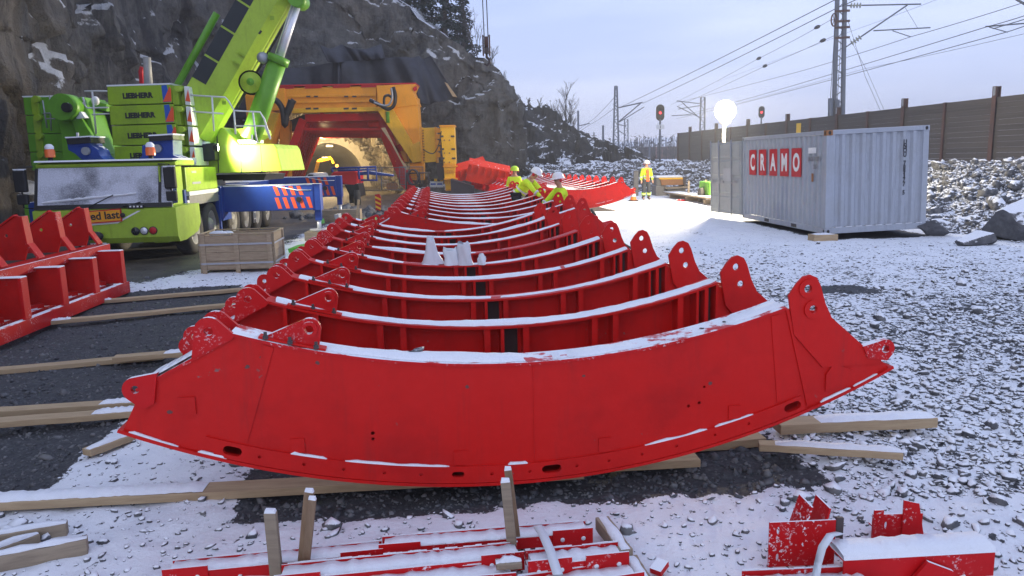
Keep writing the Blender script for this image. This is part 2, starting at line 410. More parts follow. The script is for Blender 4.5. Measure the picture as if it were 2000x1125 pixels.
    def build(s, name, mats, parent=None, world=True, bevel=0, fixn=True):
        me = bpy.data.meshes.new(name)
        off = rootloc(parent) if (parent is not None and world) else Vector((0, 0, 0))
        me.from_pydata([(v[0]-off.x, v[1]-off.y, v[2]-off.z) for v in s.v], [], s.f)
        for mm in (mats if isinstance(mats, (list, tuple)) else [mats]): me.materials.append(M[mm])
        me.polygons.foreach_set('material_index', s.mi); me.polygons.foreach_set('use_smooth', s.sm); me.update()
        if fixn:
            bm = bmesh.new(); bm.from_mesh(me); bmesh.ops.recalc_face_normals(bm, faces=bm.faces[:]); bm.to_mesh(me); bm.free()
        o = bpy.data.objects.new(name, me); COL.objects.link(o)
        if parent is not None: o.parent = parent
        if bevel:
            b = o.modifiers.new('bevel', 'BEVEL'); b.width = bevel; b.segments = 2; b.limit_method = 'ANGLE'; b.angle_limit = radians(40)
        return o
def tag(o, label=None, cat=None, group=None, kind=None):
    for a, b in (('label', label), ('category', cat), ('group', group), ('kind', kind)):
        if b: o[a] = b
    return o
def thing(name, loc, label, cat, group=None, rz=0):
    o = bpy.data.objects.new(name, None); COL.objects.link(o); o.location = loc; o.rotation_euler = (0, 0, rz); o.empty_display_size = .1
    return tag(o, label, cat, group)
KIDS = {}
def copy_tree(o, parent=None):
    c = o.copy(); COL.objects.link(c)
    if parent is not None: c.parent = parent
    for ch in list(o.children): copy_tree(ch, c)
    return c
def text_mesh(name, body, size, mat, parent, mtx, ext=.002, xs=1.0, bold=0.0, world=True):
    cu = bpy.data.curves.new(name, 'FONT'); cu.body = body; cu.size = size; cu.align_x = 'CENTER'; cu.align_y = 'CENTER'; cu.extrude = ext; cu.offset = bold; cu.resolution_u = 3
    to = bpy.data.objects.new(name, cu); COL.objects.link(to); dg = bpy.context.evaluated_depsgraph_get()
    me = bpy.data.meshes.new_from_object(to.evaluated_get(dg)); COL.objects.unlink(to); bpy.data.objects.remove(to)
    off = rootloc(parent) if world else Vector((0, 0, 0))
    me.transform(Matrix.Translation(-off) @ mtx @ Matrix.Diagonal((xs, 1, 1, 1))); me.materials.clear(); me.materials.append(M[mat])
    o = bpy.data.objects.new(name, me); COL.objects.link(o); o.parent = parent; return o
def facing(pos, xdir, up=(0, 0, 1)):      # matrix whose local X runs along xdir and local Y along up
    x = Vector(xdir).normalized(); u = Vector(up); z = x.cross(u).normalized(); y = z.cross(x)
    return Matrix(((x.x, y.x, z.x, pos[0]), (x.y, y.y, z.y, pos[1]), (x.z, y.z, z.z, pos[2]), (0, 0, 0, 1)))
def circ(cx, cz, r, n=16, a0=0, a1=2*pi): return [(cx+r*cos(a0+(a1-a0)*k/n), cz+r*sin(a0+(a1-a0)*k/n)) for k in range(n)]
def hull2(pts):
    pts = sorted(set(pts))
    def half(ps):
        r = []
        for p in ps:
            while len(r) > 1 and (r[-1][0]-r[-2][0])*(p[1]-r[-2][1])-(r[-1][1]-r[-2][1])*(p[0]-r[-2][0]) <= 0: r.pop()
            r.append(p)
        return r
    a, b = half(pts), half(pts[::-1]); return a[:-1]+b[:-1]
def grid_mesh(name, X, Y, Z, mat, attrs=None, smooth=True, keep=None, parent=None):
    nr, nc = X.shape; me = bpy.data.meshes.new(name); n = nr*nc
    idx = np.arange(n).reshape(nr, nc)
    q = np.stack([idx[:-1, :-1], idx[:-1, 1:], idx[1:, 1:], idx[1:, :-1]], -1).reshape(-1, 4)
    if keep is not None: q = q[keep.reshape(-1)]
    me.vertices.add(n); me.vertices.foreach_set('co', np.stack([X, Y, Z], -1).astype(np.float32).ravel())
    me.loops.add(len(q)*4); me.loops.foreach_set('vertex_index', q.astype(np.int32).ravel())
    me.polygons.add(len(q)); me.polygons.foreach_set('loop_start', (np.arange(len(q))*4).astype(np.int32))
    me.update(calc_edges=True)
    me.polygons.foreach_set('use_smooth', np.full(len(q), smooth)); me.materials.append(M[mat])
    for a, v in (attrs or {}).items():
        at_ = me.attributes.new(a, 'FLOAT', 'POINT'); at_.data.foreach_set('value', v.astype(np.float32).ravel())
    me.validate(); o = bpy.data.objects.new(name, me); COL.objects.link(o)
    if parent: o.parent = parent
    return o

# ================================================================== ground
def poly_sd(x, y, P):
    """signed distance to a polygon in plan, negative inside"""
    d = np.full(x.shape, 1e9); ins = np.zeros(x.shape, bool); n = len(P)
    for i in range(n):
        ax, ay = P[i]; bx, by = P[(i+1) % n]; ex, ey = bx-ax, by-ay
        t = np.clip(((x-ax)*ex+(y-ay)*ey)/(ex*ex+ey*ey), 0, 1)
        d = np.minimum(d, np.hypot(x-ax-t*ex, y-ay-t*ey))
        c = ((ay > y) != (by > y)) & (x < (bx-ax)*(y-ay)/((by-ay) if by != ay else 1e-9)+ax); ins ^= c
    return np.where(ins, -d, d)
def toe_x(y): return 11.4-(np.clip(y, -40, 60)-18)*.115
def surf(x, y):
    e1 = fbm2(x*.55, y*.55, 4, 11)-.47; e2 = fbm2(x*2.3, y*2.3, 4, 21)-.47; e3 = fbm2(x*7.5, y*7.5, 3, 31)-.44
    # the bank under the fence, the rise beside the rock and the railway land beyond
    bank = sst(0, 1, (x-toe_x(y))/10.2)*1.42
    back = sst(42, 56, y+.25*(x-4))*sst(-1.5, 2.5, x)*1.4
    far = sst(56, 66, y)*sst(-4, 4, x)*1.42
    h = np.maximum(np.maximum(bank, back), far)
    onbank = sst(.02, .18, h/1.42)*sst(1.0, .82, h/1.42)*(y < 80)
    tun = sst(48, 60, y)*sst(-4, -7, x)*.5
    rocky = .46*sst(1.2, 2.6, x)*sst(19, 9, y)+.35+.22*sst(3.2, 2.2, np.abs(x-6.5)+np.abs(y-8))
    rocky = np.where((y < 4.15), np.minimum(rocky, .42), rocky)
    rocky = rocky*(1-.40*sst(17, 26, y)*(1-onbank))
    rocky = np.maximum(rocky, onbank*.95)
    wob = .22*(fbm2(x*2.1, y*2.1, 4, 41)-.47)+.10*(fbm2(x*9, y*9, 2, 45)-.4)
    # dry ground that the steel sheltered, bare gravel on the left, wheel mud under the crane, the road into the tunnel
    s = (x-.05)*.989+(y-4.32)*.148; n = -(x-.05)*.148+(y-4.32)*.989
    b1 = sst(.16, -.12, np.maximum.reduce([-.05-n-.03*s, n-9.6, np.abs(s-.05)-1.72+.10*np.maximum(n, 0)/9])+wob)
    s2 = (x+.4)*.995+(y-13.9)*.098; n2 = -(x+.4)*.098+(y-13.9)*.995
    b2 = sst(.2, -.2, np.maximum(np.maximum(-.3-n2, n2-13.2), np.abs(s2)-1.6)+wob)
    s3 = (x-2.55)*.987+(y-29.3)*.16; n3 = -(x-2.55)*.16+(y-29.3)*.987
    b3 = sst(.2, -.2, np.maximum(np.maximum(-.15-n3, n3-16), np.abs(s3)-1.5)+wob)
    bl = sst(.14, -.10, poly_sd(x, y, [(-6.3, 12.15), (-4.67, 12.75), (-4.1, 11.0), (-3.62, 8.1), (-3.25, 6.0), (-3.12, 4.62), (-3.6, 4.45), (-12, 4.3), (-12, 12)])+wob*.8)
    mudz = sst(.5, -.5, poly_sd(x, y, [(-13, 13.4), (-6.7, 13.6), (-6.1, 17.5), (-6.3, 22), (-6.2, 26), (-4.9, 27.3), (-3.2, 27.5), (-2.6, 34), (-2.2, 47), (-3, 90), (-40, 90), (-20, 20)])+wob*2.5)
    bp = sst(.2, -.2, np.hypot((x-4.95)/1.0, (y-11.1)/.8)-.38+wob)
    bc = sst(.25, -.15, poly_sd(x, y, [(7.5, 18.0), (9.9, 18.1), (9.7, 23.2), (7.3, 23.2)])+wob)
    bare = np.maximum.reduce([b1, b2, b3, bl, mudz, bp*.9, bc])
    mud = np.maximum(mudz, 0)
    rut = np.maximum(sst(.24, .08, np.abs(x-(5.0-.085*(y-8))-.95)), sst(.24, .08, np.abs(x-(5.0-.085*(y-8))+.95)))*sst(5, 8, y)*sst(31, 25, y)*sst(.25, .5, fbm2(x*.4, y*.5, 2, 77))
    rocky = rocky+.17*rut
    z = -.035*rut+e1*.10*sst(2, 6, y)+e2*.045*(.4+rocky)+e3*(.020+.062*rocky)*(1-.6*mud)+h-tun
    z = z+onbank*((fbm2(x*1.1, y*1.1, 3, 51)-.45)*.5+(facet3(x*1.9, y*1.9, x*0+.5, 60)-.5)*.22)
    z = z-.03*bl-.03*b1
    far2 = sst(120, 320, y)*(fbm2(x*.02, y*.02, 3, 71)-.45)*2.0
    z = z*(1-sst(150, 400, y)*.0)+far2*0
    return z, bare, rocky, mud, onbank
ys = np.concatenate([[-40, -20, -10, -5, -2, 0, 1, 1.8], 2.4*np.exp(np.arange(0, 600)*.0086)]); ys = np.concatenate([ys, [425, 436]])
us = np.linspace(-1, 1, 560); us = .36*us+.64*us**3
Yg = np.repeat(ys[:, None], len(us), 1); Xg = us[None, :]*(13+1.15*np.abs(Yg))
Zg, Bg, Rg, Mg, _ = surf(Xg, Yg)
ground = grid_mesh('ground', Xg, Yg, Zg, 'ground', dict(bare=Bg, rocky=Rg, mud=Mg)); tag(ground, kind='structure', label='snow dusted gravel yard with bare wet patches')
def gz(x, y):
    return float(surf(np.array([float(x)]), np.array([float(y)]))[0][0])

# loose stones: too many to count
def stones(name, n, sampler, size, label, less=0.0):
    bm = bmesh.new(); bmesh.ops.create_icosphere(bm, subdivisions=1, radius=1); bv = np.array([v.co[:] for v in bm.verts]); bf = np.array([[v.index for v in f.verts] for f in bm.faces]); bm.free()
    rs = np.random.RandomState(len(name)+n)
    var = [bv*(1+rs.uniform(-.48, .42, (len(bv), 1)))*rs.uniform(.75, 1.25, (1, 3)) for _ in range(24)]
    x, y = sampler(rs, n); z, b, r, mu, ob = surf(x, y); n = len(x)
    sz = size(rs, n, x, y, r, b); V = np.zeros((n, len(bv), 3)); pick = rs.randint(0, 24, n); flat = rs.uniform(.45, 1.0, n)
    al, be, ga = rs.uniform(0, 2*pi, n), rs.normal(0, .45, n), rs.normal(0, .45, n)
    P = np.stack(var)[pick]; P = P*np.stack([np.ones(n)*1.1, rs.uniform(.6, 1, n), flat], -1)[:, None, :]
    def rot(P, a, i, j):
        c, s = np.cos(a)[:, None], np.sin(a)[:, None]; A, B = P[..., i].copy(), P[..., j].copy(); P[..., i] = A*c-B*s; P[..., j] = A*s+B*c; return P
    P = rot(P, be, 1, 2); P = rot(P, ga, 0, 2); P = rot(P, al, 0, 1); P *= sz[:, None, None]
    P += np.stack([x, y, z+sz*flat*.12], -1)[:, None, :]
    me = bpy.data.meshes.new(name); nv = len(bv); F = (bf[None]+(np.arange(n)*nv)[:, None, None]).reshape(-1, 3)
    me.vertices.add(n*nv); me.vertices.foreach_set('co', P.astype(np.float32).ravel()); me.loops.add(len(F)*3); me.loops.foreach_set('vertex_index', F.astype(np.int32).ravel())
    me.polygons.add(len(F)); me.polygons.foreach_set('loop_start', (np.arange(len(F))*3).astype(np.int32)); me.update(calc_edges=True)
    a = me.attributes.new('bare', 'FLOAT', 'POINT'); a.data.foreach_set('value', np.repeat(np.maximum(b, less), nv).astype(np.float32)); me.materials.append(M['stone'])
    o = bpy.data.objects.new(name, me); COL.objects.link(o); return tag(o, label, kind='stuff')
def near_s(rs, n):
    y = 2.7*np.exp(rs.uniform(0, np.log(17/2.7), n)); x = rs.uniform(-1, 1, n)*(1.5+.72*y)
    z, b, r, mu, ob = surf(x, y); keep = rs.uniform(0, 1, n) < np.clip(.10+(r-.30)*1.5, .10, 1)*(1-b*.2)+b*.75*(y < 13); return x[keep], y[keep]
stones('gravel', 56000, near_s, lambda rs, n, x, y, r, b: np.clip(rs.lognormal(-4.36, .55, n)*(.75+.5*r)*(1-.20*b), .007, .075), 'scattered crushed stones with snow caps across the yard')
def bank_s(rs, n):
    y = rs.uniform(14, 62, n); t = rs.uniform(-.05, 1.0, n); x = toe_x(y)+t*10.5; return x, y
stones('rubble', 16000, bank_s, lambda rs, n, x, y, r, b: np.clip(rs.lognormal(-2.62, .55, n), .03, .40), 'blasted rubble with snow on the bank below the fence', .10)
def back_s(rs, n):
    y = rs.uniform(43, 62, n); x = rs.uniform(-.5, 12, n); return x, y
stones('rubble', 2600, back_s, lambda rs, n, x, y, r, b: np.clip(rs.lognormal(-2.05, .5, n), .06, .5), 'snowy rubble at the foot of the rock mound', .07)

def boulder(name, c, r, sc, label, seed, parent=None):
    bm = bmesh.new(); bmesh.ops.create_icosphere(bm, subdivisions=5, radius=1); v = np.array([q.co[:] for q in bm.verts])
    rs = np.random.RandomState(seed); d = np.ones(len(v))
    for _ in range(26):          # flat broken faces: cut by random planes
        nn = rs.normal(size=3); nn /= np.linalg.norm(nn); cut = rs.uniform(.50, .85); pr = v@nn; v -= np.outer(np.maximum(pr-cut, 0), nn)
    f = fbm3(v[:, 0]*3+seed, v[:, 1]*3, v[:, 2]*3, 4, seed)-.47; v *= (1+.16*f)[:, None]
    for q, p in zip(bm.verts, v): q.co = Vector((p[0]*sc[0]*r, p[1]*sc[1]*r, p[2]*sc[2]*r))
    me = bpy.data.meshes.new(name); bm.to_mesh(me); bm.free(); me.materials.append(M['boulder_rock'])
    o = bpy.data.objects.new(name, me); COL.objects.link(o); o.location = c; return tag(o, label, 'boulder')
boulder('boulder', (11.35, 16.75, .42), 1.0, (1.15, .8, .72), 'large dark boulder with a snowy face at the foot of the bank, right edge', 3)
boulder('boulder', (9.95, 16.0, .12), .42, (1.2, .8, .6), 'small snow topped boulder lying just left of the large dark boulder', 5)
boulder('boulder', (10.7, 14.6, .06), .34, (1.4, .9, .5), 'flat snowy boulder on the ground in front of the large dark boulder', 8)
boulder('boulder', (10.15, 17.95, .2), .5, (1.1, .8, .55), 'brown boulder beside the right bottom corner of the grey container', 12)

# ================================================================== the rock wall with the tunnel
PATH = [(-10.5, -6), (-13.6, 10), (-14.1, 18), (-14.3, 23), (-15.4, 30), (-17.4, 38), (-18.6, 44), (-17, 48.2), (-13, 49.6), (-8, 49.9), (-4, 49.6), (-1.2, 49.8), (.55, 50.6), (1.1, 53), (1.2, 58), (.4, 66), (-2, 78)]
TOPH = [15, 16, 16, 17, 18, 18, 17.5, 17, 16.5, 13.3, 10.5, 8.9, 7.6, 7.2, 6.5, 5.5, 5]
def catm(P, n):
    P = np.array(P, float); out = []
    for i in range(len(P)-1):
        p0, p1, p2, p3 = P[max(i-1, 0)], P[i], P[i+1], P[min(i+2, len(P)-1)]
        for t in np.arange(n)/n: out.append(.5*((2*p1)+(-p0+p2)*t+(2*p0-5*p1+4*p2-p3)*t*t+(-p0+3*p1-3*p2+p3)*t**3))
    out.append(P[-1]); return np.array(out)
pp = catm(np.column_stack([PATH, TOPH]), 26)
seg = np.hypot(np.diff(pp[:, 0]), np.diff(pp[:, 1])); al = np.concatenate([[0], np.cumsum(seg)])
ua = np.arange(0, al[-1], .17); px_, py_, ph_ = (np.interp(ua, al, pp[:, i]) for i in range(3))
tx, ty = np.gradient(px_), np.gradient(py_); ln = np.hypot(tx, ty); nx_, ny_ = ty/ln, -tx/ln          # outward normal, towards the yard
va = np.linspace(0, 1, 100); NV = len(va); ledge = 26
Uv, Vv = np.meshgrid(va, np.ones(len(ua))); Hh = np.repeat(ph_[:, None], NV, 1); zz = Uv*Hh-.4
lean = .10+.05*np.sin(ua/3.1)
off = -(zz*lean[:, None])*(1)-np.clip(Uv-.80, 0, 1)**2*9.0
Xc = px_[:, None]+nx_[:, None]*off; Yc = py_[:, None]+ny_[:, None]*off
big = facet3(Xc*.26, Yc*.26, zz*.20, 80)-.5; mid = facet3(Xc*.72, Yc*.72, zz*.5, 90)-.5; sml = fbm3(Xc*1.9, Yc*1.9, zz*1.1, 4, 95)-.47
fro = sst(44, 49, Yc)        # the shotcreted face round the portal is smoother
big = .5*big+.5*(fbm3(Xc*.2, Yc*.2, zz*.16, 3, 81)-.47)*1.8
dis = big*(2.3-1.0*fro)+mid*(.85-.30*fro)+sml*.75
dis = dis*sst(0, .02, Uv)
Xc = Xc+nx_[:, None]*dis; Yc = Yc+ny_[:, None]*dis; zz = zz+(facet3(Xc*.5, Yc*.5, zz*.5, 99)-.5)*.5*sst(.1, .3, Uv)
TUN_C = (-11.1, 49.8); TUN_R = 5.5; TUN_ZC = .9
cxq = .25*(Xc[:-1, :-1]+Xc[1:, :-1]+Xc[:-1, 1:]+Xc[1:, 1:]); czq = .25*(zz[:-1, :-1]+zz[1:, :-1]+zz[:-1, 1:]+zz[1:, 1:]); cyq = .25*(Yc[:-1, :-1]+Yc[1:, :-1]+Yc[:-1, 1:]+Yc[1:, 1:])
hole = (cyq > 46.5) & (np.hypot(cxq-TUN_C[0], np.maximum(czq-TUN_ZC, 0)) < TUN_R)
cl = grid_mesh('rock_wall', Xc, Yc, zz, 'rock', smooth=True, keep=~hole); tag(cl, 'tall grey and brown blasted rock face with snow on its ledges', 'rock face'); cl['kind'] = 'structure'
del cl['category']
cl.name = 'cliff'
# ground on top of the cliff, sloping up behind the edge
ti = np.arange(0, len(ua), 3); Lr = np.linspace(0, 1, 14)
Xl = Xc[ti, -1][:, None]-nx_[ti][:, None]*Lr[None]*16; Yl = Yc[ti, -1][:, None]-ny_[ti][:, None]*Lr[None]*16; Zl = zz[ti, -1][:, None]+Lr[None]*1.6+(fbm2(Xl*.5, Yl*.5, 3, 5)-.45)*.5*Lr[None]
tag(grid_mesh('clifftop', Xl, Yl, Zl, 'ground', dict(bare=Xl*0, rocky=Xl*0+.45, mud=Xl*0)), kind='structure')

# tunnel: rough shotcrete vault, then a smooth concrete ring further in, bending to the left and going down
def vault(name, c0, c1, r0, r1, zc0, zc1, n, mat, rough, y_skew=0, wall=0.0):
    A = np.linspace(-.16*pi, 1.16*pi, 120); T = np.linspace(0, 1, n); a, t = np.meshgrid(A, T)
    r = r0+(r1-r0)*t; cx = c0[0]+(c1[0]-c0[0])*t; cy = c0[1]+(c1[1]-c0[1])*t; zc = zc0+(zc1-zc0)*t
    d = (fbm3(a*6, cy*1.1, t*0, 4, 7)-.47)*rough*.75+(facet3(a*7, cy*1.3, t*0, 17)-.5)*rough*.35
    r = r+d; X = cx+r*np.cos(a); Z = zc+r*np.sin(a); return grid_mesh(name, X, cy+0*X, Z, mat, smooth=rough < .2)
tag(vault('tunnel', (-11.1, 48.9), (-19.8, 85), 5.9, 4.7, .9, .5, 200, 'shotcrete', 1.9), kind='structure', label='rough shotcrete vault of the tunnel mouth')
tag(vault('tunnel_lining', (-19.75, 84.4), (-30, 116), 3.75, 3.5, .6, -.2, 60, 'concrete_lining', .06), kind='structure', label='smooth concrete ring deeper in the tunnel')
b = MB(); ring_o = circ(-19.8, .6, 6.2, 48); ring_i = circ(-19.8, .6, 3.72, 48)
b.prism([[(x, 84.3, z) for x, z in ring_o], [(x, 84.3, z) for x, z in ring_i]], (-.05, .6, 0)); tag(b.build('lining_edge', 'concrete_lining'), kind='structure')
b = MB(); b.prism([[(x, 115, z) for x, z in circ(-30, -.2, 5, 24)]], (0, .3, 0)); tag(b.build('tunnel_end', 'dark_steel'), kind='structure')
def spot_lamp(name, loc, target, energy, col, size=.25, cone=120, blend=.6, kind='SPOT'):
    ld = bpy.data.lights.new(name, kind); ld.energy = energy; ld.color = col; ld.shadow_soft_size = size
    if kind == 'SPOT': ld.spot_size = radians(cone); ld.spot_blend = blend
    o = bpy.data.objects.new(name, ld); COL.objects.link(o); o.location = loc
    o.rotation_euler = (Vector(target)-Vector(loc)).to_track_quat('-Z', 'Y').to_euler(); return o
for i, (x, y, z, e, tx_) in enumerate([(-12.6, 54.5, 4.9, 2800, 'first'), (-15.8, 66, 4.3, 3200, 'second'), (-18.7, 80.5, 3.9, 1500, 'third'), (-22.5, 94, 2.9, 15, 'fourth')]):
    r = thing('tunnel_lamp', (x, y, z), 'small warm work lamp hung from the tunnel roof, %s from the mouth' % tx_, 'lamp')
    b = MB(); b.box(x-.35, x+.35, y-.12, y+.12, z-.02, z+.10); b.build('housing', 'grey_paint', r)
    b = MB(); b.box(x-.32, x+.32, y-.10, y+.10, z-.06, z-.023); b.build('lens', 'tunnel_glow', r)
    b = MB(); b.beam((x, y, z+.10), (x, y, z+.8), .02); b.build('hanger', 'wire_steel', r)
    spot_lamp('tunnel_light', (x, y, z-.25), (x, y, 0), e, (1, .72, .36), .3, kind='POINT')

# ================================================================== far land
xs = np.linspace(.5, 15, 90); yt = np.linspace(57, 96, 110); Xm, Ym = np.meshgrid(xs, yt)
prof = np.interp(xs, [.5, 1.5, 2.5, 3.6, 5.0, 6.4, 8.0, 9.6, 11.5, 13, 15], [6.6, 6.6, 6.2, 5.7, 5.05, 4.1, 3.3, 2.75, 2.0, 1.5, 1.2])[None]
cr_ = sst(56.5, 68, Ym)*1.0
Zm = 1.0+(prof-1.0)*cr_*(1+.06*np.sin(Ym*.9+Xm))+((facet3(Xm*.6, Ym*.6, Xm*0+.3, 33)-.5)*1.3+(fbm2(Xm*1.5, Ym*1.5, 4, 34)-.47)*1.1)*sst(1.2, 3, prof)*sst(56.5, 60, Ym)
tag(grid_mesh('rock_mound', Xm, Ym, Zm, 'hill_rock', smooth=False), kind='structure', label='dark rocky slope with patches of snow right of the cliff')
# a wooded rise on the horizon and the treeline in front of it
xh = np.linspace(-220, 420, 160); yh = np.linspace(335, 432, 14); Xh, Yh = np.meshgrid(xh, yh)
Zh = -1+sst(335, 420, Yh)*(6+7*(fbm2(Xh*.011, Yh*.004, 3, 8)))
tag(grid_mesh('hills', Xh, Yh, Zh, 'far_hill'), kind='structure', label='low pale hills on the horizon')
b = MB(); rs = random.Random(4)
for i in range(2600):
    y = rs.uniform(150, 325); x = rs.uniform(.05, .45)*y; hh = rs.uniform(2.0, 5.2)*(.5+.9*float(vn2(np.array([x*.06]), np.array([y*.01]), 3)[0])); w = hh*.30; z0 = 1.0
    for q in range(7):
        c = Vector((x+rs.gauss(0, w*.6), y+rs.gauss(0, w), z0+hh*rs.uniform(.25, 1))); s = rs.uniform(.15, .5)
        b.add([c+Vector((rs.uniform(-s, s), 0, rs.uniform(-s, s))) for _ in range(3)], [(0, 1, 2)])
    b.beam((x, y, z0-.5), (x+rs.uniform(-.3, .3), y, z0+hh*.9), .10, .10)
tag(b.build('treeline', 'far_wood', fixn=False), kind='stuff', label='far off leafless woodland behind the railway')
def house(x, y, w, d, h, rh, wallm, label, rz):
    r = thing('house', (x, y, 1.0), label, 'house', rz=rz)
    b = MB(); b.box(-w/2, w/2, -d/2, d/2, 0, h); b.build('wall', wallm, r, False)
    b = MB(); b.prism([[(-w/2-.3, -d/2-.3, h+.01), (-w/2-.3, d/2+.3, h+.01), (-w/2-.3, 0, h+rh)]], (w+.6, 0, 0)); b.build('roof', 'roof_snow', r, False)
    for i in range(4):
        b = MB(); cx = -w/2+w*(i+.5)/4; b.box(cx-.5, cx+.5, -d/2-.06, -d/2-.01, h*.35, h*.75); b.build('window', 'glass_dark', r, False)
house(42, 205, 13, 8, 3.6, 2.4, 'house_wall', 'low red house with a snowy roof right of the signal on the horizon', .1)
house(31.5, 215, 10, 8, 3.2, 2.2, 'house_wall', 'small red house behind the railway left of the tall signal pole', -.1)
house(17.5, 225, 16, 9, 5.2, 1.6, 'house_wall_pale', 'pale building among trees behind the lattice masts', 0)

# ================================================================== fence
F0, F1 = Vector((20.0+.1136*(35-35)+2.0, 35, 0)), Vector((17.03, 78.6, 0))
FD = (F1-F0).normalized(); FN = Vector((FD.y, -FD.x, 0)); FL = (F1-F0).length; step = 3.31
fence = thing('fence', F0, 'long dark brown board fence along the railway bank with rusty steel posts', 'fence')
def fpt(t): p = F0+FD*t; return p
zb = 1.36; fh = 2.95; nb = 12; bh = fh/nb
t0 = -4*step; npan = int((FL-t0)/step)
proto = {}
for i in range(npan):
    a, c = fpt(t0+i*step+.05), fpt(t0+(i+1)*step-.05)
    for j in range(nb):
        b = MB(); z = zb+j*bh; jj = random.uniform(-.008, .008)
        a2, c2 = a+FN*jj, c+FN*(jj+random.uniform(-.006, .006))
        b.beam((a2.x, a2.y, z+bh/2), (c2.x, c2.y, z+bh/2), .045, bh-.004); b.build('plank', 'fence_board', fence, fixn=False)
for i in range(npan+1):
    p = fpt(t0+i*step)-FN*0.0; tall = i % 2 == 0; top = zb+fh+(.48 if tall else .02); w = .13 if tall else .08
    b = MB()
    for sgn in (-1, 1): b.beam((p.x-FN.x*.0+FD.x*0, p.y, 0), (p.x, p.y, 1), .01) if False else None
    c = p-FN*.06 if False else p
    e = Vector((FN.x, FN.y, 0))
    for sgn in (-1, 1): b.beam((p.x+e.x*sgn*.11, p.y+e.y*sgn*.11, zb-.5), (p.x+e.x*sgn*.11, p.y+e.y*sgn*.11, top), w*1.9, .018, up=(e.x, e.y, 0))
    b.beam((p.x, p.y, zb-.5), (p.x, p.y, top), .02, .2, up=(e.x, e.y, 0))
    b.build('post', 'rusty_steel', fence)
    if tall:
        b = MB(); b.beam((p.x-e.x*.0, p.y, top-.42), (p.x, p.y, top-.02), .012, .30, up=(e.x, e.y, 0)); 
        q = p-e*.125; b.beam((q.x, q.y, top-.40), (q.x, q.y, top-.03), .14, .008, up=(e.x, e.y, 0)); b.build('post_head', 'galvanised', fence)
q = at(1566, 252, 53); b = MB(); e = FN
pq = fpt((53-F0.y)/FD.y)-FN*.05; b.beam((pq.x, pq.y, zb+fh-.95), (pq.x, pq.y, zb+fh-.25), .62, .02, up=tuple(FN)); b.build('yellow_plate', 'yellow_sign', fence, fixn=False)
pl = fpt(-1.2)-FN*.6; b = MB(); b.beam((pl.x-.5, pl.y-4.0, 1.43), (pl.x-.1, pl.y+1.2, 1.43), .14, .10); tag(b.build('beam', 'rusty_steel'), 'rusty steel beam lying in the snow at the foot of the fence', 'beam')

# ================================================================== railway: masts, wires, signals
def lattice(name, x, y, zt, w, label, group=None, taper=.45, nseg=11, mat='mast_steel', z0=1.0):
    r = thing(name, (x, y, z0), label, 'mast', group)
    wt = w*taper
    for s in (-1, 1):
        b = MB(); b.beam((x+s*w/2, y, z0), (x+s*wt/2, y, zt), w*.24, w*.3, up=(0, 1, 0)); b.build('leg', mat, r)
    b = MB()
    for i in range(nseg):
        f0, f1 = i/nseg, (i+1)/nseg; za, zb_ = z0+(zt-z0)*f0, z0+(zt-z0)*f1; wa, wb = w+(wt-w)*f0, w+(wt-w)*f1
        s = 1 if i % 2 else -1
        b.beam((x-s*wa/2, y, za), (x+s*wb/2, y, zb_), w*.09); b.beam((x-wb/2, y, zb_), (x+wb/2, y, zb_), w*.09)
    b.build('lacing', mat, r); return r
def insul(c, d, L=.55, r=.10):
    b = MB(); c = Vector(c); d = Vector(d).normalized(); prof = [(.03, 0)]
    for i in range(4): t = L*(i+.1)/4; prof += [(.04, t), (r, t+L*.06), (r, t+L*.12), (.04, t+L*.18)]
    prof += [(.03, L)]; b.lathe(c, d, prof, 10); return b
# the large mast by the fence
Yb = 50
r = thing('catenary_mast', tuple(at(1640, 300, Yb).xy.to_3d()+Vector((0, 0, 1.2))), 'tall twin channel catenary mast with a tension wheel behind the fence', 'mast')
pL0, pL1 = at(1628, 245, Yb), at(1639, -130, Yb); pR0, pR1 = at(1645.5, 245, Yb), at(1652, -130, Yb)
def fx(p, dz): return Vector((p.x, p.y, p.z+dz))
for p0, p1 in ((pL0, pL1), (pR0, pR1)):
    d = (p1-p0); p00 = p0-d*((p0.z-1.2)/d.z); b = MB(); b.beam(p00, p1, .20, .26, up=(0, 1, 0)); b.build('channel', 'mast_steel', r)
b = MB()
for i in range(26):
    f0, f1 = i/26, (i+1)/26; a0, a1 = pL0.lerp(pL1, f0), pR0.lerp(pR1, f1)
    if i % 2: a0, a1 = pR0.lerp(pR1, f0), pL0.lerp(pL1, f1)
    b.beam(a0, a1, .045)
b.build('lacing', 'mast_steel', r)
for yy in (22, 42, 54, 74):
    c = at(1644, yy, Yb-.15); b = MB(); b.beam(c+Vector((-.42, 0, 0)), c+Vector((.50, 0, .03)), .10, .13); b.build('clamp', 'rusty_steel', r)
for xx, y0_, y1_ in ((1621, 192, 262), (1634.5, 195, 262)):
    p0, p1 = at(xx, y1_, Yb-.3), at(xx+1, y0_, Yb-.3); b = MB(); b.tube([p0, p1], .15, 12); b.build('weight_stack', 'mast_steel', r)
    b = MB(); q = at(xx+9, 60, Yb-.3); b.tube([p1, q], .018, 5); b.build('weight_rope', 'wire_steel', r)
c = at(1628.5, 39, Yb-.2); b = MB()
ring = [c+Vector((cos(t)*.18, -.05, sin(t)*.38)) for t in np.linspace(0, 2*pi, 25)]; b.tube(ring, .045, 6)
for t in (0, pi/3, 2*pi/3): b.beam(c+Vector((cos(t)*.17, -.05, sin(t)*.36)), c-Vector((cos(t)*.17, .05, sin(t)*.36)), .03)
b.build('tension_wheel', 'rusty_steel', r)
a0, a1 = at(1655, 11, Yb), at(1799, 8, Yb-1); d = (a1-a0).normalized()
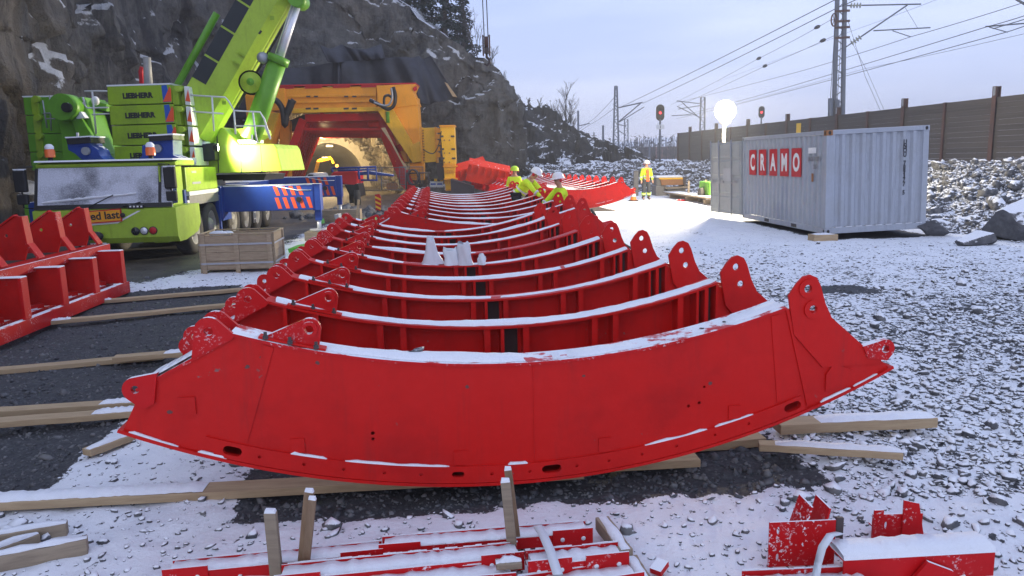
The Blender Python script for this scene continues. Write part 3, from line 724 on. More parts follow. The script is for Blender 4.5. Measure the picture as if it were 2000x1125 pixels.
insul(a0+d*.15, d, .7, .17).build('insulator', 'insulator', r); b = MB(); b.tube([a0+d*.85, a1], .045, 6); b.tube([a0-d*.2, a0+d*.2], .05, 6); b.build('top_arm', 'mast_steel', r)
a0, a1 = at(1652, 92, Yb), at(1772, 10, Yb-1); d = (a1-a0).normalized()
insul(a0+d*.35, d, .7, .17).build('insulator', 'insulator', r); b = MB(); b.tube([a0, a0+d*.4], .04, 6); b.tube([a0+d*1.05, a1], .05, 6); b.build('strut', 'mast_steel', r)
b = MB(); b.tube([at(1706, 60, Yb-.5), at(1817, 54, Yb-1)], .04, 6); b.tube([at(1743, 60, Yb-.7), at(1779, 72, Yb-1)], .028, 6); b.tube([at(1768, 15, Yb-1), at(1792, 54, Yb-1)], .012, 4); b.build('steady_arm', 'mast_steel', r)
# a cantilever tip reaching in from the right
r = thing('cantilever', tuple(at(2010, 45, 42)), 'tip of a catenary cantilever arm reaching in at the upper right', 'cantilever')
b = MB(); b.tube([at(1925, 52, 42), at(2045, 42, 42)], .04, 6); b.tube([at(1932, 53, 42), at(1968, 63, 42)], .026, 6); b.tube([at(1940, 56, 42), at(2060, 20, 42)], .03, 6); b.build('arm', 'mast_steel', r)
b = MB(); b.tube([at(1984, -2, 40), at(2030, 25, 40)], .06, 6); b.build('upper_arm', 'mast_steel', r)
# far masts
lattice('lattice_mast', at(1203, 250, 100).x, 100, at(1203, 168, 100).z, .85, 'tall lattice railway mast right of the rock mound', taper=.3, nseg=12)
r2 = [o for o in bpy.data.objects if o.name == 'lattice_mast'][0]
b = MB(); b.tube([at(1205, 211, 100), at(1255, 200, 99)], .09, 6); b.tube([at(1206, 240, 100), at(1251, 202, 99)], .08, 6); b.tube([at(1210, 238, 100), at(1258, 209, 99)], .06, 6); b.tube([at(1198, 203, 100), at(1208, 211, 100)], .07, 6); b.build('bracket', 'mast_steel', r2)
lattice('lattice_mast', at(1223, 260, 140).x, 140, at(1225, 233, 140).z, .75, 'short lattice railway mast just right of the tall lattice mast', taper=.8, nseg=8)
r2 = [o for o in bpy.data.objects if o.name == 'lattice_mast.001'][0]
b = MB(); b.tube([at(1223, 246, 140), at(1207, 243, 139)], .09, 6); b.tube([at(1222, 264, 140), at(1207, 254, 139)], .08, 6); b.build('bracket', 'mast_steel', r2)
lattice('lattice_mast', at(1372, 230, 88).x, 88, at(1371, 190, 88).z, .62, 'lattice railway mast with arms beside the bright floodlight', taper=.7, nseg=10)
r2 = [o for o in bpy.data.objects if o.name == 'lattice_mast.002'][0]
b = MB()
for p, q in (((1370, 203), (1322, 197)), ((1370, 231), (1323, 208)), ((1369, 206), (1325, 213)), ((1369, 233), (1330, 198)), ((1350, 224), (1312, 226))): b.tube([at(*p, 88), at(*q, 87)], .05, 6)
b.build('bracket', 'mast_steel', r2)
def pole(px, y0_, y1_, Y, rad, label, tilt=0):
    p1 = at(px, y1_, Y); b = MB(); b.tube([(p1.x, Y, .8), (p1.x, Y, at(px, y0_, Y).z)], rad, 8); return tag(b.build('pole', 'mast_steel'), label, 'pole')
o = pole(1178, 245, 303, 95, .13, 'thin leaning pole left of the lattice masts')
b = MB(); b.beam(at(1179, 272, 95), at(1197, 290, 95), .12); pb = b.build('brace', 'mast_steel'); pb.parent = o
o = pole(1129.5, 216, 271, 115, .15, 'dark pole with an arm above the snowy rock slope')
b = MB(); b.tube([at(1129, 246, 115), at(1152, 241, 115)], .07, 5); pb = b.build('arm', 'mast_steel'); pb.parent = o
pole(1268.5, 275, 300, 140, .16, 'short distant pole left of the signal')
pole(1114.5, 223, 268, 112, .11, 'slim dark pole behind the bare shrubs')
r = thing('power_pylon', tuple(at(1160, 300, 260)), 'tiny distant power pylon above the horizon', 'pylon')
b = MB(); p = at(1160, 292, 260); q = at(1160, 258, 260); b.beam((p.x-1, 260, p.z), q, .22); b.beam((p.x+1, 260, p.z), q, .22)
for yy in (265, 271): b.beam(at(1155, yy, 260), at(1165, yy, 260), .2)
b.build('frame', 'far_wood', r)
# signals
def signal(px, ytop, yplate, Y, label, sc=1.0):
    c = at(px, ytop, Y); r = thing('rail_signal', (c.x, Y, 1.2), label, 'signal')
    b = MB(); b.tube([(c.x, Y, .9), (c.x, Y, c.z-.5)], .075, 10); b.build('pole', 'mast_steel', r)
    hz = c.z; out = [(c.x+x, Y-.02, hz+z) for x, z in [(.31*sc*cos(t), .30*sc+.30*sc*sin(t)) for t in np.linspace(0, pi, 11)]+[(.31*sc*cos(t), -.30*sc+.30*sc*sin(t)) for t in np.linspace(pi, 2*pi, 11)]]
    b = MB(); b.prism([out], (0, .05, 0)); b.build('background_plate', 'black_plastic', r)
    b = MB(); b.box(c.x-.16, c.x+.16, Y+.035, Y+.3, hz-.45, hz+.45); b.build('lamp_case', 'dark_steel', r)
    b = MB(); b.lathe((c.x, Y-.03, hz-.02), (0, -1, 0), [(.085, 0), (.08, .02), (.03, .035), (0, .036)], 14); b.build('red_lens', 'signal_red', r)
    b = MB(); b.tube([(c.x+.11*cos(t), Y-.12, hz+.04+.11*sin(t)) for t in np.linspace(0, pi, 9)], .025, 5); b.build('hood', 'black_plastic', r)
    b = MB(); b.lathe((c.x, Y-.03, hz+.28), (0, -1, 0), [(.08, 0), (.03, .02), (0, .02)], 12); b.build('dark_lens', 'glass_dark', r)
    if yplate:
        zp = at(px, yplate, Y).z; b = MB(); b.box(c.x-.30, c.x+.30, Y-.12, Y-.08, zp-.17, zp+.17); b.build('number_plate', 'white_paint', r)
        b = MB(); b.box(c.x-.03, c.x+.02, Y-.125, Y-.121, zp-.10, zp+.1); b.build('plate_stroke', 'black_ink', r)
    b = MB(); b.box(c.x-.22, c.x+.22, Y-.2, Y+.2, 1.0, 1.75); b.build('cabinet', 'mast_steel', r)
    return r
signal(1289.5, 220, 248, 58, 'red lit railway signal on a tall pole with a white plate', 1.0)
signal(1487.5, 219, 0, 76, 'red lit railway signal rising behind the brown fence', .95)
# wires
def wire(pts, label, rad=.016, sag=0.0, group='overhead railway wires'):
    P = [Vector(p) for p in pts]; Q = []
    for a, c in zip(P[:-1], P[1:]):
        for t in np.linspace(0, 1, 9)[:-1]: q = a.lerp(c, float(t)); q.z -= sag*4*t*(1-t); Q.append(q)
    Q.append(P[-1]); b = MB(); b.tube(Q, rad, 5); return tag(b.build('overhead_wire', 'wire_steel'), label, 'wire', group)
def wl(label, pts, rad=.018, sag=.25): return wire([at(*p) for p in pts], label, rad, sag)
wl('upper of the two thick wires sloping down from the top to the tall lattice mast', [(1720, -62, 40), (1630, 0, 48), (1208, 211, 100)], .028, .1)
wl('lower of the two thick wires sloping down past the large mast', [(1760, -50, 40), (1636, 15, 50), (1255, 202, 99)], .028, .1)
wl('thin wire with a dark spacer left of the tension wheel', [(1624, 38, 49.8), (1482, 114, 62), (1310, 205, 95)], .015, .05)
wl('thin wire with an insulator ending below the tension wheel', [(1628, 70, 49.8), (1494, 129, 62), (1322, 208, 88)], .015, .05)
wl('highest wire crossing behind the mast at the right edge', [(2060, -15, 38), (1778, 72, 49), (1560, 140, 70), (1323, 200, 110)], .019, .05)
wl('wire running under the cantilever tip at the right', [(2060, 10, 38), (1925, 53, 42), (1470, 190, 85), (1330, 226, 130)], .022, .05)
wl('wire from the cantilever arm parallel below the previous ones', [(2060, 26, 38), (1968, 62, 42), (1470, 196, 85), (1320, 232, 130)], .022, .05)
wl('lowest thin wire crossing the sky at the right edge', [(2060, 52, 38), (1690, 134, 62), (1400, 212, 130)], .012, .05)
wl('faint wire from the top edge beside the large mast', [(1930, -40, 44), (1665, 60, 60), (1400, 160, 100)], .010, .05)
wl('left thin guy wire slanting down to the fence', [(1656, 40, 51), (1690, 150, 51.5), (1722, 222, 52)], .013, 0)
wl('right thin guy wire slanting down to the fence', [(1660, 75, 51), (1694, 140, 51.5), (1728, 218, 52)], .011, 0)
wl('left distant wire from the lattice mast down to the bare shrubs', [(1200, 190, 100), (1160, 232, 130), (1060, 300, 190)], .03, .1)
wl('right distant wire from the lattice mast behind the dark pole', [(1200, 211, 100), (1150, 245, 130), (1050, 305, 190)], .03, .1)
for (p, Y, L) in (((1596, 53, ), 51.5, 'dark spacer on the thin wire near the tension wheel'), ((1607, 79), 51.2, 'dark spacer on the lower thin wire near the mast'), ((1482, 114), 62, 'round insulator hanging on the upper thin wire in the sky'), ((1494, 129), 62, 'round insulator hanging on the lower thin wire in the sky')):
    c = at(*p, Y); b = MB(); d = Vector((-.6, .6, -.25)).normalized(); b.lathe(c-d*.22, d, [(.02, 0), (.10, .08), (.12, .2), (.10, .34), (.02, .44)], 10); tag(b.build('wire_insulator', 'wire_steel'), L, 'insulator')

# ================================================================== trees above the cliff and on the mound
def conifer(x, y, z, h, w, label, seed, clear=0.0):
    rs = random.Random(seed); r = thing('conifer', (x, y, z), label, 'tree')
    b = MB(); b.tube([(x, y, z-1), (x+.1, y, z+h*.5), (x, y, z+h)], [.22, .14, .03], 7); b.build('trunk', 'bark', r)
    b = MB(); c = MB(); nb_ = int(h*15)
    for i in range(nb_):
        t = clear+(1-clear)*(i+rs.random())/nb_; zz_ = z+h*t; L = w*(1-t)**.75*rs.uniform(.55, 1.1)+.15; a = rs.uniform(0, 2*pi); dr = rs.uniform(.1, .4)
        p0 = Vector((x, y, zz_)); p1 = p0+Vector((cos(a)*L, sin(a)*L, -dr*L+.12*L)); b.tube([p0, p0.lerp(p1, .6)+Vector((0, 0, .05)), p1], [.035, .02, .008], 4)
        nt_ = int(12+22*L)
        for k in range(nt_):
            f = rs.uniform(.22, 1.0); q = p0.lerp(p1, f); s = rs.uniform(.12, .30)*(1.15-f*.5)
            u = Vector((rs.uniform(-1, 1), rs.uniform(-1, 1), rs.uniform(-.7, .25))).normalized()*s; v = Vector((rs.uniform(-1, 1), rs.uniform(-1, 1), rs.uniform(-.5, .5))).normalized()*s*.42
            q = q+Vector((rs.uniform(-.14, .14), rs.uniform(-.14, .14), rs.uniform(-.16, .08)))
            c.add([q-v*.6, q+u*.5-v, q+u*1.2, q+u*.5+v], [(0, 1, 2, 3)])
    b.build('branches', 'bark', r, fixn=False); o = c.build('crown', 'needles', r, fixn=False); return r
def bare_tree(x, y, z, h, label, seed, spread=.5, name='bare_tree', cat='tree', stems=1, rad=.06):
    rs = random.Random(seed); r = thing(name, (x, y, z), label, cat); b = MB(); c = MB()
    def grow(p, d, L, rr, dep, mb):
        pts = [p]; q = p; dd = d
        for i in range(4):
            dd = (dd+Vector((rs.gauss(0, .10), rs.gauss(0, .10), rs.gauss(.03, .06)))).normalized(); q = q+dd*L/4; pts.append(q)
        mb.tube(pts, [rr, rr*.85, rr*.7, rr*.55, rr*.35], 5 if dep < 2 else 3)
        if dep >= 3: return
        for k in range(rs.randint(5, 8) if dep == 0 else rs.randint(3, 5)):
            f = rs.uniform(.25 if dep == 0 else .15, 1); i = min(3, int(f*4)); bp = pts[i].lerp(pts[i+1], f*4-i)
            a = rs.uniform(0, 2*pi); nd = (d*(.75+.3*(1-spread))+Vector((cos(a), sin(a), rs.uniform(0, .4)))*spread).normalized()
            grow(bp, nd, L*rs.uniform(.35, .6)*(1.15-.5*f), rr*.5, dep+1, c)
    for s in range(stems):
        grow(Vector((x+rs.uniform(-.3, .3)*(stems > 1), y+rs.uniform(-.3, .3)*(stems > 1), z-.4)), Vector((rs.gauss(0, .07), rs.gauss(0, .07), 1)).normalized(), h*rs.uniform(.8, 1.05), rad, 0, b)
    b.build('trunk', 'bark', r, fixn=False); c.build('branches', 'bark', r, fixn=False); return r
def rim(px, py, Y=52.5): return at(px, py, Y)
for (px, py, Y, h, w, lab, sd_) in ((868, 62, 54, 9, 2.3, 'dense dark conifer nearest the cliff edge above the tunnel', 2), (825, 30, 56, 9, 2.4, 'dark conifer standing left of the dense one on the cliff top', 5), (905, 75, 56, 4.5, 1.2, 'slim young conifer at the right end of the cliff top trees', 9), (795, 8, 55, 6, 1.8, 'small dark conifer at the left end of the cliff top trees', 12)):
    p = rim(px, py, Y); conifer(p.x, p.y, p.z-1.2, h, w, lab, sd_)
for (px, py, Y, h, lab, sd_) in ((925, 108, 54, 3.6, 'tall thin bare birch on the cliff edge left of the hook', 3), (938, 118, 53, 4.2, 'slender bare tree just left of the crane hook', 4), (912, 98, 55, 2.6, 'low bushy bare tree on the cliff edge beside the conifers', 6), (955, 140, 53, 3.0, 'bare tree with fine twigs behind the crane hook', 8), (985, 160, 53, 1.3, 'small bent bare sapling on the descending cliff edge', 21), (900, 85, 55, 2.6, 'bare shrubby tree in front of the slim young conifer', 14)):
    p = rim(px, py, Y); bare_tree(p.x, p.y, p.z-.3, h, lab, sd_, .55, rad=.045)
for i, (px, py, Y, h, lab) in enumerate(((1084, 245, 70, 2.4, 'bare shrub at the left end of the thicket on the rock slope'), (1094, 250, 72, 2.3, 'bare shrub with upright twigs in the left half of the thicket'), (1106, 258, 74, 4.2, 'tallest bare tree in the thicket on the rock slope'), (1113, 262, 76, 3.6, 'bare leaning tree right of the tallest in the thicket'), (1118, 268, 74, 2.6, 'bare shrub at the right end of the thicket on the slope'), (1054, 222, 68, 1.6, 'lone bare sapling on top of the rock mound'), (1030, 200, 60, .9, 'tiny bare twig bush at the right shoulder of the cliff'))):
    p = at(px, py, Y); bare_tree(p.x, Y, p.z-.2, h, lab, 40+i, .5, stems=2, rad=.05)
for i, (px, py, Y, h, lab) in enumerate(((1190, 305, 78, 1.6, 'brown bush left of the foot of the tall lattice mast'), (1215, 306, 82, 1.7, 'brown bush at the foot of the lattice masts'), (1245, 306, 84, 1.5, 'brown bush between the lattice masts and the signal'), (1275, 306, 80, 1.3, 'low brown bush beside the signal pole'))):
    p = at(px, py, Y); bare_tree(p.x, Y, 1.2, h, lab, 60+i, .8, 'bush', 'bush', 5, .03)

# ================================================================== the red arched ribs
def zb_(s): return 5.35-sqrt(5.35**2-s*s)
def zt_(s): return .71+5.3-sqrt(5.3**2-(s-.05)**2)
SL, SR = -1.61, 1.67
def P3(pts, y): return [(s, y, z) for s, z in pts]
def arc(f, a, b, n): return [(a+(b-a)*i/n, f(a+(b-a)*i/n)) for i in range(n+1)]
RLUG = [(1.67, .955), (1.655, 1.045), (1.705, 1.12), (1.745, 1.16), (1.79, 1.17), (1.835, 1.15), (1.862, 1.10), (1.90, .985), (1.945, .895), (2.20, .675), (2.30, .60)]
def web_outline(a, b):
    o = arc(zb_, a, b, max(4, int(abs(b-a)*7)))
    if b >= 2.3: o += [p for p in RLUG[::-1]] if False else []
    return o
def strip(mb, f, a, b, y0, y1, t, n=30, mi=0, off=0.0):
    """curved plate following f between a and b, thickness t above the curve"""
    p = arc(f, a, b, n); q = []
    for i, (s, z) in enumerate(p):
        s0, z0 = p[max(i-1, 0)]; s1, z1 = p[min(i+1, n)]; L = math.hypot(s1-s0, z1-z0); nx, nz = -(z1-z0)/L, (s1-s0)/L
        q += [(s+nx*off, y0, z+nz*off), (s+nx*off, y1, z+nz*off), (s+nx*(off+t), y1, z+nz*(off+t)), (s+nx*(off+t), y0, z+nz*(off+t))]
    fs = []
    for i in range(n):
        for k in range(4): fs.append((i*4+k, i*4+(k+1) % 4, i*4+4+(k+1) % 4, i*4+4+k))
    fs += [(3, 2, 1, 0), tuple(n*4+k for k in range(4))]; mb.add(q, fs, mi)
def slot(c, w, h, ang=0, n=6):
    pts = [(w/2-h/2+h/2*cos(t), h/2*sin(t)) for t in np.linspace(-pi/2, pi/2, n)]+[(-w/2+h/2+h/2*cos(t), h/2*sin(t)) for t in np.linspace(pi/2, 3*pi/2, n)]
    return [(c[0]+x*cos(ang)-z*sin(ang), c[1]+x*sin(ang)+z*cos(ang)) for x, z in pts]
def lug(mb, c, r, base, y, t, hole=.35, boss=0):
    o = hull2([(round(a, 4), round(b_, 4)) for a, b_ in circ(c[0], c[1], r, 20)+base]); h = circ(c[0], c[1], r*hole, 12)
    mb.prism([P3(o, y), P3(h, y)], (0, t, 0))
    if boss: mb.prism([P3(circ(c[0], c[1], r*boss, 18), y-.014), P3(h, y-.014)], (0, .013, 0))
def snowstrip(seed, gaps, y0, y1, a=SL+.05, b=SR-.03, thick=.020, inc=True):
    rs = random.Random(seed); mb = MB(); n = 70; p = arc(zt_, a, b, n); ph = rs.uniform(0, 99)
    rows = []
    for i, (s, z) in enumerate(p):
        v = float(fbm2(np.array([s*1.6+ph]), np.array([ph*.7]), 4, seed)[0])
        cover = 1-gaps*(.5+.5*sin(s*1.9+ph)) if gaps else 1
        t = max(0, v-.28)*thick*4.6*max(0, cover); w0 = y0+.012+.02*rs.random()+max(0, 1-cover)*.05; w1 = y1-.012-.02*rs.random()-max(0, 1-cover)*.05
        rows.append((s, z+.0215, w0, w1, t if t > .004 else -.012))
    vs = []
    for s, z, w0, w1, t in rows: vs += [(s, w0, z-.002), (s, w0+.015, z+t*.75), (s, (w0+w1)/2, z+t+.001), (s, w1-.015, z+t*.75), (s, w1, z-.002)]
    mb.add(vs, [(i*5+k, i*5+5+k, i*5+6+k, i*5+1+k) for i in range(n) for k in range(4)], 0, True)
    if inc:
        for f in range(9):
            a0, b0 = (-1.66-.052*f, .945-.027*f), (-1.66-.052*(f+1), .945-.027*(f+1)); t = .006+.012*rs.random()
            mb.add([(a0[0], y0+.02, a0[1]+.03), (b0[0], y0+.02, b0[1]+.03), (b0[0], y1-.02, b0[1]+.03), (a0[0], y1-.02, a0[1]+.03),
                    (a0[0], y0+.03, a0[1]+.03+t), (b0[0], y0+.03, b0[1]+.03+t), (b0[0], y1-.03, b0[1]+.03+t), (a0[0], y1-.03, a0[1]+.03+t)], [(4, 5, 6, 7), (0, 1, 5, 4), (2, 3, 7, 6), (1, 2, 6, 5), (3, 0, 4, 7)], 0, True)
    return mb
def make_rib(front, label, group, lugmat='red_lug', mat='red_steel', seed=1, gaps=.5):
    r = thing('steel_rib', (0, 0, 0), label, 'steel rib', group)
    yw = 0.0 if front else .03; fy0, fy1 = (-.012, .215) if front else (-.10, .10)
    # web
    left = [(-2.17, .60), (-2.10, .735), (-1.64, .965)]
    if front:
        o = arc(zb_, -2.23, 2.36, 34)+[(2.30, .60), (2.20, .675), (1.945, .895)]+[(1.93, .93)]+arc(zt_, 1.66, SL, 24)+left[::-1]
        holes = [slot((-1.665, zb_(-1.665)+.055), .105, .052, -.31), slot((1.71, zb_(1.71)+.055), .115, .055, .32), slot((.165, .058), .12, .05, .03), slot((-.40, .07), .075, .034, -.07)]
        holes += [circ(1.10, .40, .011, 7), circ(1.03, .385, .011, 7), circ(1.13, .50, .009, 7), circ(-.885, .36, .012, 7), circ(-.885, .325, .010, 7)]
        b = MB(); b.prism([P3(o, 0)]+[P3(h, 0) for h in holes], (0, .018, 0)); b.build('web', mat, r, False)
        b = MB(); b.prism([P3(arc(zb_, -2.2, 2.3, 30)+arc(lambda s: zt_(s)-.004, 1.6, SL+.05, 24), .185)], (0, .014, 0)); b.build('slot_light_block', mat, r, False)  # back plate added to keep light out, so the web slots look dark
        b = MB(); band = arc(lambda s: zb_(s)+.002, -1.76, 1.80, 34)+arc(lambda s: zb_(s)+.105, 1.76, -1.80, 34)
        bh = holes[:4]+[circ(s, zb_(s)+.055, .0105, 8) for s in (-1.52, -1.28, -1.06, -.83, -.62, -.2, .03, .32, .52, .73, .95, 1.2, 1.42)]
        b.prism([P3(band, -.016)]+[P3(h, -.016) for h in bh], (0, .0155, 0)); b.build('bottom_band', mat, r, False)
        for s in (-1.31, -.38, .50, 1.33): b = MB(); b.box(s-.04, s+.04, -.010, -.0005, zb_(s)+.115, zb_(s)+.20); b.build('pad', mat, r, False)
        b = MB(); b.box(-1.93, -1.84, -.012, -.0005, zb_(-1.9)+.20, zb_(-1.9)+.30); b.build('pad', mat, r, False)
        b = MB(); b.prism([P3([(-1.62, .15+zb_(-1.62)), (-1.58, .12+zb_(-1.6)), (-1.40, .90), (-1.45, .92)], -.008)], (0, .0075, 0)); b.build('left_seam_plate', mat, r, False)
        b = MB(); b.prism([P3([(1.61, zb_(1.61)+.12), (1.68, zb_(1.68)+.12), (1.60, .93), (1.55, .92)], -.006)], (0, .0055, 0)); b.build('right_seam_plate', mat, r, False)
        b = MB(); b.prism([P3([(1.81, zb_(1.81)+.02), (1.835, zb_(1.835)+.02), (1.665, .955), (1.645, .955)], -.010)], (0, .0095, 0)); b.build('right_seam_rib', mat, r, False)
        b = MB(); b.box(.062, .072, -.006, -.0005, .11, .695); b.build('centre_seam', mat, r, False)
        b = MB(); b.prism([P3([(1.93, zb_(1.93)+.06), (2.06, zb_(2.06)+.03), (2.12, zb_(2.12)+.10), (1.98, zb_(1.98)+.22), (1.93, zb_(1.93)+.17)], -.014)], (0, .0135, 0)); b.build('corner_gusset', mat, r, False)
        for s, z in ((-1.17, .80), (-.33, .60), (.37, .62), (1.17, .52), (-.32, .035), (-1.98, .57), (-1.47, .85), (-1.55, .80)):
            b = MB(); b.prism([P3([(s+rr*cos(t), z+rr*.8*sin(t)) for t, rr in [(2*pi*k/9, .014*(.6+.7*random.random())) for k in range(9)]], -.0012)], (0, .001, 0)); b.build('primer_spot', 'primer_mark', r, False)
    else:
        o = arc(zb_, -2.2, .02, 18)+arc(zt_, .02, SL, 18)+left[::-1]
        b = MB(); b.prism([P3(o, yw)], (0, .016, 0)); b.build('web', mat, r, False)
        o = arc(zb_, .14, 2.36, 18)+[(2.30, .60), (2.20, .675), (1.945, .895)]+arc(zt_, 1.66, .14, 16)
        b = MB(); b.prism([P3(o, yw)], (0, .016, 0)); b.build('web', mat, r, False)
        b = MB(); b.box(.0, .17, .085, .097, .03, .69); b.build('splice_gap_shade', 'dark_steel', r, False)  # dark sheet behind the centre gap, the gap's shade put into the colour
        for s in (-1.30, -.86, -.70, -.10, .185, .70, .86, 1.36):
            w = .022; b = MB(); b.hexa([(s-w, -.085, zb_(s-w)+.02), (s+w, -.085, zb_(s+w)+.02), (s+w, yw, zb_(s+w)+.02), (s-w, yw, zb_(s-w)+.02), (s-w, -.085, zt_(s-w)-.002), (s+w, -.085, zt_(s+w)-.002), (s+w, yw, zt_(s+w)-.002), (s-w, yw, zt_(s-w)-.002)])
            b.build('stiffener', mat, r, False)
        for s, w in ((.01, .012), (1.49, .010), (1.56, .014), (1.645, .012), (-1.5, .012)):
            b = MB(); b.hexa([(s-w, -.095, zb_(s)+.02), (s+w, -.095, zb_(s)+.02), (s+w, .095, zb_(s)+.02), (s-w, .095, zb_(s)+.02), (s-w, -.095, zt_(s)-.002), (s+w, -.095, zt_(s)-.002), (s+w, .095, zt_(s)-.002), (s-w, .095, zt_(s)-.002)])
            b.build('end_plate', mat, r, False)
        b = MB(); b.box(1.503, 1.545, .0, .026, .40, .92); b.box(1.577, 1.63, .0, .026, .42, .93); b.build('recess_shade', 'dark_steel', r, False)  # dark strips in the end channels, recess shade put into the colour
        b = MB(); b.prism([P3([(1.66, zb_(1.66)+.02), (2.30, .56), (2.30, .60), (2.20, .675), (1.945, .895), (1.66, .94)], -.085)], (0, .014, 0)); b.build('end_web', mat, r, False)
    # flanges
    b = MB(); strip(b, zt_, SL-.02, SR-.02, fy0, fy1, .018, 36); b.build('top_flange', mat if not front else 'red_lug', r, False, fixn=True)
    b = MB(); strip(b, zb_, -2.25, 2.38, fy0-.01, fy1+.01, .018, 36, off=-.019); b.build('bottom_flange', mat, r, False)
    b = MB(); b.beam((-1.625, (fy0+fy1)/2, .968), (-2.14, (fy0+fy1)/2, .705), fy1-fy0, .018, up=(0, 0, 1)); b.build('sloping_flange', 'red_lug', r, False)
    # lugs
    b = MB(); ly = -.030 if front else -.104
    if front:
        o = [(s, z) for s, z in RLUG]+[(2.28, .58), (1.90, .58), (1.70, .80)]
        b.prism([P3(o, -.0005), P3(circ(1.775, 1.085, .026, 12), -.0005), P3(circ(1.815, .955, .026, 12), -.0005)], (0, -.016, 0))
        for cz in ((1.775, 1.085), (1.815, .955)): b.prism([P3(circ(*cz, .058, 18), -.0175), P3(circ(*cz, .026, 12), -.0175)], (0, -.010, 0))
    else:
        o = [(s, z) for s, z in RLUG]+[(2.28, .58), (1.90, .58), (1.70, .80)]
        b.prism([P3(o, -.10), P3(circ(1.775, 1.085, .026, 12), -.10), P3(circ(1.815, .955, .026, 12), -.10)], (0, -.022, 0))
    b.build('lug_plate', mat, r, False)
    b = MB(); lug(b, (2.315, .675), .062, [(2.20, .62), (2.16, .70), (2.33, .60)], ly, .05, .42); b.build('tip_lug', lugmat, r, False)
    for y in (fy0-.006, fy1-.05):
        b = MB(); lug(b, (-1.735, 1.015), .078, [(-1.835, .868), (-1.60, .985), (-1.62, .96)], y, .03, .32, .0); b.build('corner_lug', lugmat, r, False)
    b = MB(); lug(b, (-1.875, .94), .060, [(-1.95, .82), (-1.78, .90)], fy1+.012, .03, .30); b.build('rear_lug', lugmat, r, False)
    b = MB(); lug(b, (-2.14, .715), .068, [(-2.02, .80), (-2.05, .63), (-2.11, .60)], fy0-.012, .035, .33); b.build('lower_lug', lugmat, r, False)
    b = MB(); lug(b, (-1.205, zt_(-1.205)+.125), .064, [(-1.47, zt_(-1.47)+.02), (-1.16, zt_(-1.16)+.02), (-1.42, zt_(-1.42)+.035)], .03 if front else -.03, .035, .40, .72); b.build('pin_lug', lugmat, r, False)
    b = MB(); b.beam((-1.48, .045 if front else -.06, zt_(-1.48)+.026), (-1.12, .045 if front else -.06, zt_(-1.12)+.026), .08, .012); b.build('lug_foot', mat, r, False)
    for s in (-1.44, -1.31, -1.17):
        b = MB(); b.lathe((s, .0 if front else -.085, zt_(s)+.028), (0, 0, 1), [(.016, 0), (.016, .02), (.010, .022), (.010, .04), (0, .041)], 6, smooth=False); b.build('bolt', 'dark_steel', r, False)
    b = MB()
    for s in (-.35, -.2, .45, .6, 1.15, 1.3): b.lathe((s, .10 if front else 0.05, zt_(s)+.0188), (0, 0, 1), [(.017, 0), (.017, .003), (0, .0032)], 8)
    tag(b.build('bolt_hole', 'dark_steel', r, False), kind='stuff')
    if front:
        rs = random.Random(5); b = MB()       # thin lines of snow caught on the lower band
        for a0, a1 in ((-1.35, -1.15), (-1.05, -.45), (-.1, .02), (.75, 1.15), (1.2, 1.45), (1.9, 2.1), (2.12, 2.28), (-2.2, -1.95), (-1.85, -1.7)):
            m_ = 26; f = (lambda s: zb_(s)+.106) if -1.8 < a0 < 1.6 else (lambda s: zb_(s)+.002); vs = []
            for i in range(m_+1):
                s0 = a0+(a1-a0)*i/m_; t = (.002+.011*float(fbm2(np.array([s0*9.0]), np.array([3.1]), 3, 6)[0])**1.5*2.2)*min(1, i/3, (m_-i)/3)
                vs += [(s0, -.017, f(s0)-.002), (s0, -.012-.3*t, f(s0)+.75*t), (s0, -.004, f(s0)+t), (s0, .0, f(s0)-.001)]
            b.add(vs, [(i*4+k, i*4+4+k, i*4+5+k, i*4+1+k) for i in range(m_) for k in range(3)], 0, True)
        tag(b.build('snow_ledge', 'snow', r, False), kind='stuff')
    snowstrip(seed, gaps, fy0, fy1).build('snow_layer', 'snow', r, False, fixn=False)
    return r
ANG1 = radians(8.5); E1 = Vector((cos(ANG1), sin(ANG1), 0)); N1 = Vector((-sin(ANG1), cos(ANG1), 0)); C1 = Vector((.05, 4.32, .10))
G1, G2, G3 = 'red ribs lined up in the near row', 'red ribs lined up in the farther row', 'red ribs stacked upright in the right hand row'
ORD = ['first', 'second', 'third', 'fourth', 'fifth', 'sixth', 'seventh', 'eighth', 'ninth', 'tenth', 'eleventh', 'twelfth', 'thirteenth', 'fourteenth']
ribF = make_rib(True, 'big red arched rib with a plain closed face at the very front', G1, seed=3, gaps=.5)
ribB = make_rib(False, 'x', G1, seed=11, gaps=.35)
def place_rib(src, c, ang, label, group, first=False, sc=1.0, snow=None):
    o = src if first else copy_tree(src); o.location = c; o.rotation_euler = (0, 0, ang); o['label'] = label; o['group'] = group; o.scale = (sc, 1, 1)
    if snow is not None:
        for ch in o.children:
            if ch.name.startswith('snow_layer'): me = snow.build('tmp', 'snow', None, False, fixn=False); ch.data = me.data; bpy.data.objects.remove(me)
    return o
place_rib(ribF, C1, ANG1, ribF['label'], G1, True)
for k in range(1, 9):
    c = C1+N1*(1.09*k)+E1*(.012*k); lab = '%s red rib from the front in the near row, snow on its top flange' % ORD[k]
    if k == 4: lab = 'fifth red rib in the near row, with white sacks standing on it'
    place_rib(ribB, c, ANG1+random.uniform(-.006, .006), lab, G1, k == 1, 1-.008*k, snowstrip(20+k, (.35, .7, .45, .5, .95, .5, .45, .4)[k-1], -.10, .10))
ANG2 = radians(5.6); C2 = Vector((-.40, 13.9, .12)); N2 = (Vector((-1.65, 26.6, .12))-C2)/9
place_rib(ribF, C2, ANG2, 'red rib with a plain closed face leading the farther row', G2, sc=.98)
